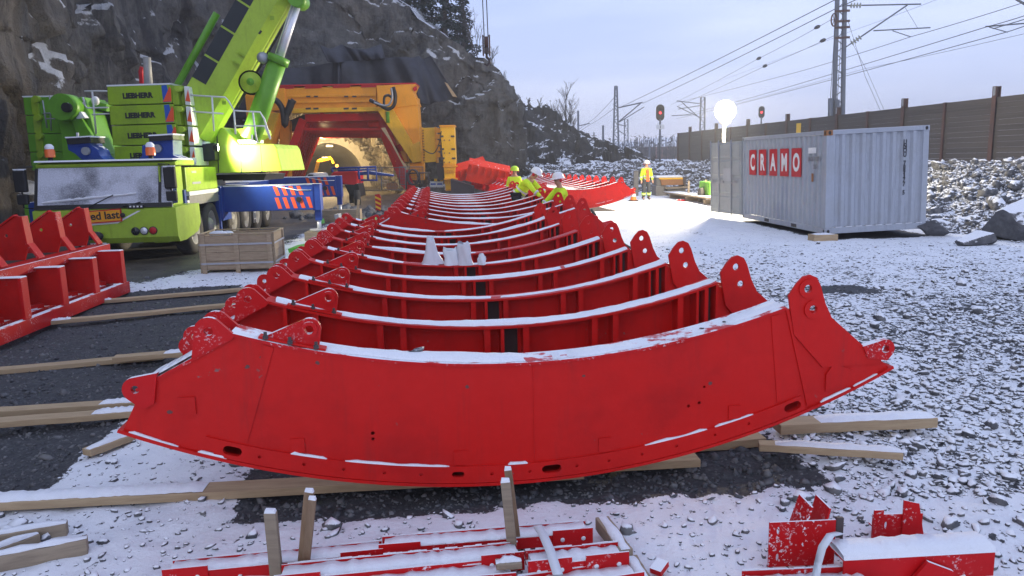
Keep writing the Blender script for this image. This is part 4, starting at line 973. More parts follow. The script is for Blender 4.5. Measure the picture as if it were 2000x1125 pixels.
for k in range(1, 10): place_rib(ribB, C2+N2*k, ANG2, '%s red rib from the front in the farther row' % ORD[k], G2, sc=.98)
ANG3 = radians(9); C3 = Vector((2.55, 29.3, .10)); N3 = Vector((-.175, 1.0, 0))*1.14
place_rib(ribF, C3, ANG3, 'red rib with a plain face leading the right row before the workers', G3)
for k in range(1, 14): place_rib(ribB, C3+N3*k, ANG3, '%s red rib from the front in the right hand row' % ORD[k], G3)
# pile of tilted rib pieces by the cliff
def plate_pile(name, px, py, Y, w, h, rx, rz, label, ry=0):
    c = at(px, py, Y); r = thing(name, tuple(c), label, 'steel segment', 'tilted red segments piled by the cliff'); r.rotation_euler = (rx, ry, rz)
    b = MB(); b.box(-w/2, w/2, -.02, .02, -h/2, h/2); b.build('face_plate', 'red_orange_steel', r, False)
    b = MB(); b.box(-w/2, w/2, .021, .5, h/2-.03, h/2); b.build('top_plate', 'red_orange_steel', r, False)
    b = MB(); b.box(-w/2, w/2, .021, .5, -h/2, -h/2+.03); b.build('bottom_plate', 'dark_steel', r, False)
    for i in range(6):
        x = -w/2+w*(i+.5)/6; b = MB(); b.box(x-.03, x+.03, -.08, -.021, h/2-.45, h/2-.05); b.build('cleat', 'red_orange_steel', r, False)
    return r
plate_pile('steel_segment', 917, 338, 40, 1.9, .8, .75, .25, 'bright red tilted segment at the left of the pile by the cliff', -.25)
plate_pile('steel_segment', 952, 344, 37, 2.0, 1.0, .6, .10, 'bright red tilted segment with a row of cleats facing the camera', .22)
plate_pile('steel_segment', 975, 346, 39, 1.6, .7, .5, -.2, 'tilted red segment at the right end of the pile by the cliff', .2)
b = MB(); c = at(905, 352, 38.5); b.hexa([(c.x-.6, 38, 0), (c.x+.5, 38.2, 0), (c.x+.5, 39.4, 0), (c.x-.6, 39.4, 0), (c.x-.6, 38, 1.15), (c.x+.55, 38.3, .75), (c.x+.5, 39.4, .75), (c.x-.6, 39.4, 1.15)])
tag(b.build('steel_trestle', 'dark_steel'), 'dark steel trestle under the tilted red segments', 'trestle')
# white sacks on the fifth rib
rb = C1+N1*(1.09*4)+E1*.05
def sack(px0, px1, ptop, pbot, label, seed, lean=0.0, mat='plastic_sack', top=.25):
    Y = rb.y-.02; a, c = at(px0, pbot, Y), at(px1, pbot, Y); zt = at((px0+px1)/2, ptop, Y).z; rs = random.Random(seed); mid = (a.x+c.x)/2; w = (c.x-a.x)/2; h = zt-a.z
    z0 = zt_((mid-rb.x)/E1.x)+rb.z+.02; n = 22; rows = 12; vs = []
    for i in range(rows):
        t = i/(rows-1); ww = w*(1-(1-top)*t**.8)*(1+.08*sin(t*7+seed)); d = .085*(1-.75*t)
        for k in range(n):
            an = 2*pi*k/n; f = 1+.14*sin(3*an+seed+t*3)+.035*sin(7*an+5*t+seed)+.03*rs.uniform(-1, 1); zz_ = z0+h*t
            if i == rows-1: zz_ += .03*sin(2*an+seed)
            vs.append((mid+lean*t*w+ww*f*cos(an), Y+d*f*sin(an), zz_))
    b = MB(); b.add(vs, [(i*n+k, i*n+(k+1) % n, (i+1)*n+(k+1) % n, (i+1)*n+k) for i in range(rows-1) for k in range(n)]+[tuple(range((rows-1)*n, rows*n))], 0, True)
    return tag(b.build('plastic_sack', mat), label, 'sack', 'white sacks on the fifth rib')
sack(822, 864, 463, 514, 'tall pointed white sack, leftmost on the red rib', 1, 0, top=.28)
sack(868, 897, 482, 513, 'grey white sack with an open top beside the pointed one', 2, -.1, 'strap_white', .85)
sack(895, 925, 470, 512, 'taller grey sack with a folded top between two others', 3, -.2, top=.75)
sack(933, 950, 494, 511, 'small white bag at the right end of the sacks', 4, 0, 'strap_white', .8)
b = MB(); o_ = C1+Vector((-.62, .0, zt_(-.62)+.035)); pts = [o_+Vector((random.uniform(-.06, .06), random.uniform(.02, .14), random.uniform(0, .02))) for _ in range(9)]; b.tube(pts, .006, 5); tag(b.build('wire_tie', 'galvanised'), 'scrap of twisted wire lying on the front rib flange', 'wire scrap')

# ================================================================== timbers
def timber(pa, pb, w, h, label, mat='timber', z0=None, snow=(0, 1), rx=0.0, name='timber', group='timbers lying on the gravel', sn=.018, zt=None, gfit=True):
    a, c = Vector(pa).xy, Vector(pb).xy; L = (c-a).length; z = .02 if z0 is None else z0
    base = max(gz(*(a.lerp(c, f))) for f in (0, .25, .5, .75, 1)) if gfit else 0.0; z = z+base-.015 if gfit else z; z2 = z if zt is None else zt
    b = MB(); n = 8; rs = random.Random(label)
    prof = [(rs.uniform(-.003, .003), rs.uniform(-.003, .003)) for _ in range(n+1)]; vs = []
    for i in range(n+1): x = L*i/n; dy, dz = prof[i]; vs += [(x, -w/2+dy, dz), (x, w/2+dy, dz), (x, w/2+dy, h+dz), (x, -w/2+dy, h+dz)]
    fs = [(i*4+k, i*4+4+k, i*4+4+(k+1) % 4, i*4+(k+1) % 4) for i in range(n) for k in range(4)]+[(0, 1, 2, 3), (n*4+3, n*4+2, n*4+1, n*4)]
    b.add(vs, fs); o = b.build(name, mat, bevel=.004); o.location = (a.x, a.y, z); o.rotation_euler = (rx, -atan2(z2-z, L), atan2(c.y-a.y, c.x-a.x)); tag(o, label, 'timber', group)
    if snow:
        m_ = max(6, int(L*14)); vs = []; x0, x1 = L*snow[0], L*snow[1]
        for i in range(m_+1):
            x = x0+(x1-x0)*i/m_; e = min(1, i/2, (m_-i)/2+.15); t = sn*(.6+.7*rs.random())*e; u = w/2-.006-.012*rs.random()
            vs += [(x, -u, h+.001), (x, -u*.8, h+t), (x, 0, h+t*1.15), (x, u*.8, h+t), (x, u, h+.001)]
        s = MB(); s.add(vs, [(i*5+k, i*5+5+k, i*5+6+k, i*5+1+k) for i in range(m_) for k in range(4)], 0, True); s.build('snow_layer', 'snow', o, False, fixn=False)
    return o
GX = Vector
timber((-3.45, 4.27), (.42, 4.56), .16, .05, 'long plank passing under the belly of the front rib', z0=.035, snow=(.06, .40))
timber((-.9, 4.60), (1.2, 4.75), .14, .05, 'second plank under the front rib, mostly hidden behind the long one', z0=.03, snow=None)
timber((-4.6, 6.05), (-3.1, 6.27), .14, .05, 'plank on dark gravel left of the front rib, farther of the pair', z0=.02, snow=(.72, 1))
timber((-4.6, 5.66), (-2.95, 5.98), .14, .05, 'plank on dark gravel left of the front rib, nearer of the pair', z0=.03, snow=(.72, 1))
timber((-5.6, 7.42), (-3.78, 7.98), .15, .05, 'long plank on dark gravel left of the second rib', z0=.01, snow=None)
timber((-4.15, 7.66), (-3.3, 7.86), .15, .05, 'short plank butting the long one left of the second rib', z0=.055, snow=(.55, 1))
timber((-6.1, 9.70), (-3.9, 10.75), .14, .05, 'thin plank on dark gravel before the red box frame', z0=.01, snow=(.0, .12))
timber((-6.4, 11.2), (-4.15, 12.2), .14, .05, 'farthest plank on dark gravel beside the end of the red box frame', z0=.01, snow=(.0, .14))
timber((1.86, 5.16), (3.0, 5.22), .17, .07, 'thick short timber with snow right of the front rib', z0=.05, snow=(.25, 1))
timber((1.62, 4.80), (2.47, 4.60), .10, .045, 'thin snowy batten on stones right of the front rib', z0=.06, snow=(.1, 1))
timber((.9, 4.98), (1.74, 5.10), .15, .06, 'timber end showing under the right half of the front rib', z0=.02, snow=None)
timber((-3.02, 5.08), (-2.86, 5.40), .09, .05, 'short snowy offcut under the left tip of the front rib', z0=.03, snow=(0, 1))
timber((-2.95, 3.42), (-2.27, 3.73), .07, .085, 'near snowy timber of the broken pallet in the lower left corner', 'timber_grey', .0, (0, 1), group='pallet timbers in the lower left corner')
timber((-3.05, 3.72), (-2.50, 3.94), .07, .085, 'rear snowy timber of the broken pallet in the lower left corner', 'timber_grey', .0, (0, 1), group='pallet timbers in the lower left corner')
timber((-2.80, 3.58), (-2.60, 3.84), .06, .06, 'short cross piece joining the two pallet timbers lower left', 'timber_grey', .01, (0, 1), group='pallet timbers in the lower left corner')
timber((6.98, 17.55), (7.55, 17.6), .32, .15, 'stacked timber block under the near corner of the grey container', z0=.0, snow=(.1, .9))
# supporting bearers under the ribs
for k in (2, 4, 6, 8):
    c = C1+N1*(1.09*k); timber((c.x-.7, c.y-.1), (c.x+.7, c.y+.1), .15, .07, 'bearer under the %s rib of the near row' % ORD[k], z0=.015, snow=None)

# ================================================================== stakes among the foreground steel
def stake(pb, pt, Y0, Y1, w, label, top=None):
    b = MB(); a, c = at(*pb, Y0), at(*pt, Y1); a = a+(a-c).normalized()*.12; b.beam(a, c, w, w*.55, up=(0, 1, 0), w2=w*.97); o = b.build('wooden_stake', 'stake_wood' if 'dark' in label else 'timber_grey', bevel=.004); tag(o, label, 'stake', 'wooden stakes in the foreground')
    s = MB(); d = w*.46; q = c; s.hexa([(q.x-d, q.y-d*.5, q.z-.004), (q.x+d, q.y-d*.5, q.z-.004), (q.x+d, q.y+d*.5, q.z-.004), (q.x-d, q.y+d*.5, q.z-.004), (q.x-d*.8, q.y-d*.4, q.z+.014), (q.x+d*.8, q.y-d*.4, q.z+.012), (q.x+d*.8, q.y+d*.4, q.z+.014), (q.x-d*.8, q.y+d*.4, q.z+.016)]); s.build('snow_cap', 'snow', o)
stake((541, 1130), (528, 1000), 3.42, 3.38, .060, 'pale wooden stake at the left of the foreground')
stake((590, 1112), (604, 960), 3.50, 3.46, .048, 'dark wooden stake behind the pale one on the left')
stake((596, 1112), (610, 975), 3.47, 3.42, .040, 'dark thin stake leaning beside the taller dark one on the left')
stake((1002, 1085), (987, 940), 3.58, 3.50, .050, 'pale wooden stake nearest the centre of the foreground')
stake((1011, 1065), (992, 917), 3.66, 3.60, .040, 'dark wooden stake standing behind the pale centre stake')

# ================================================================== foreground: bundle of red braces under snow
def brace(pa, pb, Y0, Y1, label, w=.135, h=.062, ends=(1, 1), z0=.02, holes=3, lift=0.0, kind='channel', plates=None):
    a, c = gnd(*pa, z0+h+lift), gnd(*pb, z0+h+lift); L = (c-a).length; ang = atan2(c.y-a.y, c.x-a.x)
    r = thing('steel_brace', (a.x, a.y, z0+lift), label, 'steel brace', 'red braces lying in the snow in front'); r.rotation_euler = (0, 0, ang)
    b = MB(); t = .007
    b.box(0, L, -w/2, -w/2+t, 0, h); b.box(0, L, w/2-t, w/2, 0, h); b.box(0, L, -w/2+t, w/2-t, h*.30, h*.30+t); b.build('channel', 'red_frosted', r, False, bevel=.0025)
    for i, (x, e) in enumerate(((0.0, ends[0]), (L, ends[1]))):
        if not e: continue
        sg = 1 if i == 0 else -1; x0, x1 = sorted((x-sg*.01, x+sg*.20)); o = [(x0, -w/2-.010, 0), (x1, -w/2-.010, 0), (x1, -w/2-.010, h+.030), (x0, -w/2-.010, h+.030)]
        hl = [[(xx+.009*cos(q), -w/2-.010, h*.62+.009*sin(q)) for q in np.linspace(0, 2*pi, 9)[:-1]] for xx in (x0+.05, x1-.05)]
        b = MB(); b.prism([o]+hl, (0, .009, 0)); b.build('end_plate', 'red_frosted', r, False)
        for xx in (x0+.05, x1-.05): b = MB(); b.lathe((xx, -w/2-.0105, h*.62), (0, -1, 0), [(.012, 0), (.011, .003), (0, .004)], 9); b.build('snowy_hole', 'snow', r, False)
    rs = random.Random(label); m_ = int(L*30)+4; vs = []
    for i in range(m_+1):
        x = .015+(L-.03)*i/m_; hh = h*.30+t+.030+.014*rs.random(); vs += [(x, -w/2+t+.001, h*.30+t), (x, -w/2+t+.004, hh*.95), (x, 0, hh+.006*rs.random()), (x, w/2-t-.004, hh*.95), (x, w/2-t-.001, h*.30+t)]
    s = MB(); s.add(vs, [(i*5+k, i*5+5+k, i*5+6+k, i*5+1+k) for i in range(m_) for k in range(4)], 0, True)
    for y in (-w/2+t/2, w/2-t/2):
        for i in range(m_):
            if rs.random() < .88: x = L*i/m_; hh = .003+.004*rs.random(); s.box(x, x+L/m_*1.02, y-t*.55, y+t*.55, h, h+hh)
    s.build('snow_fill', 'snow', r, False, fixn=False); return r
brace((330, 1108), (745, 1068), 0, 0, 'red brace lying farthest left in the foreground snow', z0=.0, ends=(1, 1))
brace((745, 1060), (1148, 1028), 0, 0, 'red brace lying highest in the foreground bundle', z0=.02)
brace((545, 1118), (1015, 1072), 0, 0, 'long red brace in the middle of the foreground bundle', z0=.035, w=.15, h=.065)
brace((545, 1150), (1000, 1112), 0, 0, 'red brace at the lower edge left of the centre stake', z0=.02, w=.15)
brace((1030, 1090), (1215, 1072), 0, 0, 'short red brace right of the centre stake', z0=.05, w=.15, h=.075)
brace((970, 1150), (1240, 1110), 0, 0, 'red brace at the lower edge right of the centre stake', z0=.02, w=.16, h=.075)
brace((640, 1180), (1010, 1135), 0, 0, 'red brace cut off by the bottom edge below the centre stake', z0=.0, w=.12)
timber(gnd(1176, 1012, .09).to_tuple(), gnd(1222, 1078, .09).to_tuple(), .075, .07, 'snowy batten across the right ends of the braces', 'timber_grey', .03, (0, 1), group='battens across the foreground braces')
timber(gnd(1228, 1085, .07).to_tuple(), gnd(1262, 1140, .07).to_tuple(), .085, .07, 'snow covered batten end at the lower edge right of the braces', 'timber_grey', .0, (0, 1), group='battens across the foreground braces')
timber(gnd(968, 1090, .16).to_tuple(), gnd(1018, 1086, .16).to_tuple(), .06, .03, 'small snowy offcut leaning against the centre stake', 'timber_grey', .12, (0, 1), group='battens across the foreground braces')
def strap(pts, w, label):
    P = [Vector(p) for p in pts]; b = MB(); vs = []
    for i, p in enumerate(P):
        d = (P[min(i+1, len(P)-1)]-P[max(i-1, 0)]); s = Vector((d.y, -d.x, 0)).normalized()*w/2; vs += [p-s, p+s, p+s+Vector((0, 0, .006)), p-s+Vector((0, 0, .006))]
    n = len(P); b.add(vs, [(i*4+k, i*4+4+k, i*4+4+(k+1) % 4, i*4+(k+1) % 4) for i in range(n-1) for k in range(4)], 0, True); return tag(b.build('lifting_strap', 'strap_white'), label, 'strap')
strap([gnd(1050, 1028, .13), gnd(1062, 1048, .155), gnd(1075, 1078, .165), gnd(1090, 1125, .15)], .045, 'snowy lashing strap across the foreground braces')
# brackets at the lower right
def bracket(pa, label, parts, rz):
    a = gnd(*pa, .0); r = thing('steel_bracket', tuple(a), label, 'steel bracket', 'frosted red brackets lower right', rz)
    for nm, pr in parts:
        b = MB(); pr(b); b.build(nm, 'red_frosted', r, False, bevel=.002)
    return r
def holeplate(x0, x1, y, z0, z1, holes, t=.010):
    def f(b): b.prism([[(x0, y, z0), (x1, y, z0), (x1, y, z1), (x0, y, z1)]]+[[(cx+.008*cos(q), y, cz+.02*sin(q)) for q in np.linspace(0, 2*pi, 9)[:-1]] for cx, cz in holes], (0, t, 0))
    return f
def fin(x, y0, y1, z0, z1): return lambda b: b.prism([[(x, y0, z0), (x, y1, z0), (x, y1, z1), (x, y0+.02, z1)]], (.010, 0, 0))
a_ = bracket((1500, 1108), 'frosted red bracket with two tall fins, left of the pair', [('face_plate', holeplate(0, .33, 0, .0, .235, [(.045, .05), (.045, .19)])), ('left_fin', lambda b: b.prism([[(.16, .011, .14), (.16, .16, .14), (.21, .16, .30), (.21, .011, .30)]], (.010, .0, 0))), ('right_fin', lambda b: b.prism([[(.26, .011, .12), (.26, .17, .12), (.30, .17, .29), (.30, .011, .29)]], (.010, 0, 0))), ('base_plate', lambda b: b.box(.10, .36, .011, .20, .12, .13))], .04)
b = MB(); b.add([(.11, .02, .135), (.17, .02, .135), (.25, .03, .145), (.34, .03, .135), (.34, .19, .135), (.11, .19, .135), (.14, .10, .175), (.21, .1, .17), (.29, .1, .165)], [(0, 1, 6), (1, 2, 7, 6), (2, 3, 8, 7), (3, 4, 8), (4, 5, 6, 7, 8), (5, 0, 6)], 0, True); b.build('snow_heap', 'snow', a_, False)
a_ = bracket((1702, 1062), 'smaller frosted red bracket behind the beam, right of the pair', [('face_plate', holeplate(0, .26, 0, .0, .16, [(.07, .10)])), ('end_fin', lambda b: b.prism([[(.15, -.012, .04), (.27, -.012, .02), (.23, -.012, .22), (.15, -.012, .24)]], (0, .010, 0))), ('base_plate', lambda b: b.box(.06, .30, .011, .16, .03, .04)), ('upright', lambda b: b.box(.0, .05, -.012, -.001, .0, .19))], .02)
b = MB(); b.add([(.07, .02, .045), (.29, .02, .045), (.29, .15, .045), (.07, .15, .045), (.14, .07, .10), (.23, .08, .085)], [(0, 1, 5, 4), (1, 2, 5), (2, 3, 4, 5), (3, 0, 4)], 0, True); b.build('snow_heap', 'snow', a_, False)
# beam with snow on its top
pa, pb = gnd(1632, 1078, .14), gnd(1922, 1062, .14); L = (pb-pa).length
r = thing('steel_beam', (pa.x, pa.y, .0), 'frosted red box beam with a thick snow cap, lower right', 'steel beam'); r.rotation_euler = (0, 0, atan2(pb.y-pa.y, pb.x-pa.x))
b = MB(); b.prism([[(0, -.08, .02), (0, -.08, .14), (0, .085, .14), (0, .085, .13), (0, -.068, .13), (0, -.068, .03), (0, .085, .03), (0, .085, .02)]], (L, 0, 0)); b.build('channel', 'red_frosted', r, False, bevel=.003)
rs = random.Random(3); vs = []
for i in range(21): x = L*i/20; t = .020+.012*rs.random(); vs += [(x, -.083, .141), (x, -.075, .141+t*.8), (x, 0, .141+t*1.3), (x, .07, .141+t), (x, .088, .141)]
b = MB(); b.add(vs, [(i*5+k, i*5+5+k, i*5+6+k, i*5+1+k) for i in range(20) for k in range(4)], 0, True); b.build('snow_cap', 'snow', r, False, fixn=False)
brace((1460, 1132), (1700, 1122), 0, 0, 'red snowy channel at the bottom edge below the two fins', z0=.0, w=.16, h=.09)
strap([gnd(1640, 1042, .17), gnd(1622, 1046, .24), gnd(1606, 1070, .24), gnd(1598, 1100, .16), gnd(1592, 1135, .1)], .035, 'stiff snowy strap looping over the frosted bracket')
pa = gnd(1637, 1060, .1); b = MB(); b.beam(pa, pa+Vector((.005, .01, .13)), .035, .02, up=(0, 1, 0)); tag(b.build('steel_stub', 'dark_steel'), 'dark steel stub standing beside the looping strap', 'steel stub')
pa = gnd(1820, 1125, .06); b = MB(); b.prism([[(pa.x-.12, pa.y, .0), (pa.x+.14, pa.y, .0), (pa.x+.10, pa.y, .08), (pa.x-.02, pa.y, .13)]], (0, .02, 0)); tag(b.build('steel_gusset', 'red_frosted'), 'red triangular gusset at the bottom edge under the snow capped beam', 'gusset')
pa = gnd(1280, 1118, .03); b = MB(); b.beam(pa, pa+Vector((.05, .06, .02)), .06, .03); tag(b.build('steel_offcut', 'red_frosted'), 'small red offcut in the snow right of the battens', 'offcut')

# ================================================================== red box frame at the left edge
r = thing('box_frame', (-6.2, 10.2, 0), 'large red steel box frame with three triangular fins at the left edge', 'steel frame')
A, B_ = Vector((-5.72, 6.2, .02)), Vector((-6.22, 12.2, .02)); D = (B_-A).normalized(); S = Vector((-D.y, D.x, 0))        # S points into the frame, away to the left
LEN = (B_-A).length
def fp(t, s, z): return B_-D*t+S*s+Vector((0, 0, z))
b = MB(); b.beam(fp(0, .05, .09), fp(LEN, .05, .09), .10, .18); b.build('bottom_rail', 'red_lug', r, bevel=.006)
b = MB(); b.beam(fp(0, .30, .14), fp(LEN, .30, .14), .08, .05); b.build('inner_rail', 'red_lug', r)
b = MB(); b.beam(fp(0, .33, .172), fp(LEN, .33, .172), .05, .012); b.beam(fp(.02, .05, .184), fp(LEN, .05, .184), .03, .008); b.build('snow_layer', 'snow', r)
b = MB(); b.beam(fp(0, .60, .39), fp(LEN, .60, .39), .03, .69); b.build('back_plate', 'red_steel', r)
for i in range(6):
    t = .10+.95*i; h = .70
    b = MB(); b.hexa([fp(t, .0, .18), fp(t+.13, .0, .18), fp(t+.13, .61, .18), fp(t, .61, .18), fp(t, .0, h), fp(t+.13, .0, h), fp(t+.13, .61, h), fp(t, .61, h)]) if i == 0 else b.hexa([fp(t, .0, .18), fp(t+.15, .0, .18), fp(t+.15, .04, .18), fp(t, .04, .18), fp(t, .0, h), fp(t+.15, .0, h), fp(t+.15, .04, h), fp(t, .04, h)])
    b.build('post', 'red_lug', r, bevel=.006)
    b = MB(); b.hexa([fp(t+.06, .042, .18), fp(t+.085, .042, .18), fp(t+.085, .60, .18), fp(t+.06, .60, .18), fp(t+.06, .042, h), fp(t+.085, .042, h), fp(t+.085, .60, h), fp(t+.06, .60, h)]); 
    if i: b.build('divider', 'red_steel', r)
    b = MB(); b.hexa([fp(t, .0, h+.001), fp(t+.14, .0, h+.001), fp(t+.14, .34, h+.001), fp(t, .34, h+.001), fp(t+.01, .01, h+.012), fp(t+.13, .01, h+.014), fp(t+.13, .33, h+.012), fp(t+.01, .33, h+.01)]); b.build('snow_cap', 'snow', r)
    if i: pass
    b = MB(); b.beam(fp(t+.12, .30, .175), fp(t+.40, .46, .175), .10, .10); b.build('brace', 'red_steel', r)
b = MB(); b.beam(fp(-.24, .36, .715), fp(LEN, .36, .715), .035, .125); b.build('top_flange', 'red_frosted', r, bevel=.004)
b = MB(); b.hexa([fp(-.2, .38, .745), fp(LEN, .38, .745), fp(LEN, .62, .745), fp(-.2, .62, .745), fp(-.2, .38, .775), fp(LEN, .38, .775), fp(LEN, .62, .775), fp(-.2, .62, .775)]); b.build('top_plate', 'red_steel', r)
for i in range(5):
    t = .0+.90*i
    o = [fp(t, .60, .78), fp(t, .52, 1.0), fp(t, .545, 1.36), fp(t, .64, 1.39), fp(t, 1.40, .88), fp(t, 1.40, .78)]
    hl = [fp(t, .80+.025*cos(q), 1.12+.025*sin(q)) for q in np.linspace(0, 2*pi, 9)[:-1]]
    b = MB(); b.prism([o, hl], D*-.03); b.build('fin', 'red_steel', r)
    b = MB(); b.beam(fp(t+.015, .52, 1.0), fp(t+.015, .55, 1.38), .16, .03, up=tuple(S)); b.build('fin_edge', 'red_lug', r, bevel=.004)
    b = MB(); b.beam(fp(t+.015, .51, 1.0), fp(t+.015, .385, .80), .16, .03, up=tuple(S)); b.build('fin_foot', 'red_lug', r, bevel=.004)
    b = MB(); b.beam(fp(t+.015, .65, 1.395), fp(t+.015, 1.40, .89), .10, .02); b.build('fin_slope', 'red_lug', r)
    b = MB(); b.tube([fp(t-.03, .82, .93), fp(t-.45, .78, .97)], .07, 12); b.build('pin_tube', 'red_frosted', r)

# ================================================================== wooden crate
Ck = gnd(396, 536); dk_ = Vector((1.33, .10, 0)); dk_n = dk_.normalized(); wk = Vector((-.12, 1.05, 0)); Hk = .74
r = thing('wooden_crate', tuple(Ck), 'open wooden crate with steel bands beside the crane wheels', 'crate')
def ck(u, v, z): return Ck+dk_*u+wk*v+Vector((0, 0, z))
for side in range(4):
    o0, dd, nn = ((ck(0, 0, 0), dk_, -wk), (ck(1, 0, 0), wk, dk_), (ck(0, 1, 0), dk_, wk), (ck(0, 0, 0), wk, -dk_))[side]; nn = nn.normalized()
    for j in range(4):
        z = .09+j*.16; a, c = o0+dd*.012, o0+dd*.988; mid = o0+dd*.5
        for p, q in (((a, mid-dd*.004), (mid+dd*.004, c)) if side in (0, 2) else ((a, c),)):
            jj = nn*random.uniform(-.004, .004); b = MB(); b.beam(p+jj+Vector((0, 0, z+.078)), q+jj+Vector((0, 0, z+.078)), .02, .152); b.build('plank', 'crate_wood', r)
    for f in ((0.04, .5, .96) if side in (0, 2) else (.06, .94)):
        b = MB(); p = o0+dd*f+nn*.022; b.beam(p+Vector((0, 0, .0)), p+Vector((0, 0, Hk)), .085, .022, up=tuple(nn)); b.build('batten', 'crate_wood', r)
    b = MB()
    for z in (.20, .56): b.beam(o0+nn*.036+Vector((0, 0, z)), o0+dd+nn*.036+Vector((0, 0, z)), .003, .035)
    b.build('steel_band', 'grey_paint', r)
    b = MB(); b.beam(o0+nn*.012+Vector((0, 0, Hk+.012)), o0+dd+nn*.012+Vector((0, 0, Hk+.012)), .05, .022); b.build('rim', 'crate_wood', r)
b = MB(); b.hexa([ck(.02, .02, .07), ck(.98, .02, .07), ck(.98, .98, .07), ck(.02, .98, .07), ck(.02, .02, .09), ck(.98, .02, .09), ck(.98, .98, .09), ck(.02, .98, .09)]); b.build('floor', 'crate_wood', r)
b = MB(); b.sphere(ck(.22, .2, Hk+.0), .14, 10, sc=(1.3, .7, .45)); b.sphere(ck(.33, .3, Hk), .12, 10, sc=(1, .8, .4)); tag(b.build('white_bag', 'strap_white'), 'crumpled white plastic bag on top of the crate', 'bag')

# ================================================================== grey container
r = thing('shipping_container', (7.45, 17.9, .10), 'grey corrugated shipping container with an open end door', 'container'); r.rotation_euler = (0, radians(-1.7), radians(3.2))
CL, CW, CH = 5.45, 2.46, 2.42
def zig(n, p, d, L0):      # trapezoid corrugation along a wall
    pts = []; w = L0/n
    for i in range(n): x = i*w; pts += [(x, 0), (x+w*.32, 0), (x+w*.5, d), (x+w*.82, d)]
    pts.append((L0, 0)); return pts
def corr(name, fn, n, d, L0, z0, z1, mat):
    P = zig(n, 0, d, L0); b = MB(); vs = [fn(x, y, z) for x, y in P for z in (z0, z1)]
    b.add(vs, [(2*i, 2*i+2, 2*i+3, 2*i+1) for i in range(len(P)-1)]); return b.build(name, mat, r, False)
corr('side_wall', lambda x, y, z: (.012+y, .14+x, z), 19, .036, CL-.28, .14, CH-.10, 'container_paint')
corr('side_wall', lambda x, y, z: (CW-.012-y, .14+x, z), 19, .036, CL-.28, .14, CH-.10, 'container_paint')
corr('end_wall', lambda x, y, z: (.13+x, .012+y, z), 9, .055, CW-.26, .15, CH-.11, 'container_paint')
b = MB(); b.box(.05, CW-.05, .05, CL-.05, CH-.06, CH-.03); b.build('roof', 'container_paint', r, False)
b = MB(); b.box(.02, CW-.02, .02, CL-.02, CH-.029, CH-.0); b.build('snow_layer', 'snow', r, False)
b = MB(); b.box(.05, CW-.05, .05, CL-.05, .05, .10); b.build('floor', 'grey_skirt', r, False)
for x in (0, CW-.14):
    for y in (0, CL-.14):
        b = MB(); b.box(x, x+.14, y, y+.14, .12, CH-.12); b.build('corner_post', 'container_paint', r, False, bevel=.01)
        for z in (0, CH-.12):
            b = MB(); b.box(x-.006, x+.146, y-.006, y+.146, z, z+.12); b.build('corner_casting', 'rust_spot' if (x == 0 and y == 0 and z > 0) else 'container_paint', r, False, bevel=.008)
            b = MB(); yy = y-.0075 if y == 0 else y+.1475
            b.prism([[(x+.07+.035*cos(q), yy, z+.06+.045*sin(q)) for q in np.linspace(0, 2*pi, 13)[:-1]]], (0, .001, 0)); xx = x-.0075 if x == 0 else x+.1475
            b.prism([[(xx, y+.07+.035*cos(q), z+.06+.045*sin(q)) for q in np.linspace(0, 2*pi, 13)[:-1]]], (.001, 0, 0)); b.build('casting_hole', 'black_plastic', r, False)
for x in (0, CW-.06):
    for z, h in ((.0, .14), (CH-.10, .10)):
        b = MB(); b.box(x, x+.06, .147, CL-.147, z+.004, z+h-.004); b.build('side_rail', 'container_paint', r, False, bevel=.006)
for y in (0, CL-.06):
    for z, h in ((.0, .15), (CH-.11, .11)):
        b = MB(); b.box(.147, CW-.147, y, y+.06, z+.004, z+h-.004); b.build('end_rail', 'container_paint', r, False, bevel=.006)
for y in (1.75, 3.55):
    b = MB(); b.box(-.003, .003, y-.16, y+.16, .025, .115); b.build('fork_pocket', 'black_plastic', r, False)
b = MB()
for i in range(9): x = .13+(CW-.26)*(i+.55)/9; b.box(x, x+.14, -.004, .03, .147, .158)
tag(b.build('snow_ledge', 'snow', r, False), kind='stuff')
for i, (ch, y0, y1) in enumerate((('C', 4.88, 4.34), ('R', 4.14, 3.60), ('A', 3.37, 2.85), ('M', 2.64, 2.10), ('O', 1.92, 1.34))):
    b = MB(); n = 8
    b.box(-.004, .004, y1, y0, 1.32, 2.04); o = b.build('logo_panel', 'red_mark', r, False)
    mt = facing((-.0065, (y0+y1)/2, 1.66), (0, -1, 0)); text_mesh('letter', ch, .62, 'white_ink', r, mt, .001, .80, .022, False)
b = MB(); b.box(-.003, .004, .53, .95, 1.90, 2.04); b.build('white_label', 'white_ink', r, False)
b = MB(); b.box(-.003, .004, .66, .76, 1.22, 1.42); b.build('rust_label', 'rust_spot', r, False)
text_mesh('lettering', 'UNOU 789377 5', .155, 'grey_skirt', r, facing((-.004, .62, 1.76), (0, -1, 0)), .001, .62, .004, False)
text_mesh('lettering', '22G1', .14, 'grey_skirt', r, facing((-.004, .55, 1.58), (0, -1, 0)), .001, .7, .004, False)
for i, ch in enumerate('UNOU 789377 5'):
    if ch != ' ': text_mesh('letter', ch, .15, 'black_ink', r, facing((CW-.62+.045, -.001, 2.06-i*.098), (1, 0, 0)), .001, .8, .004, False)
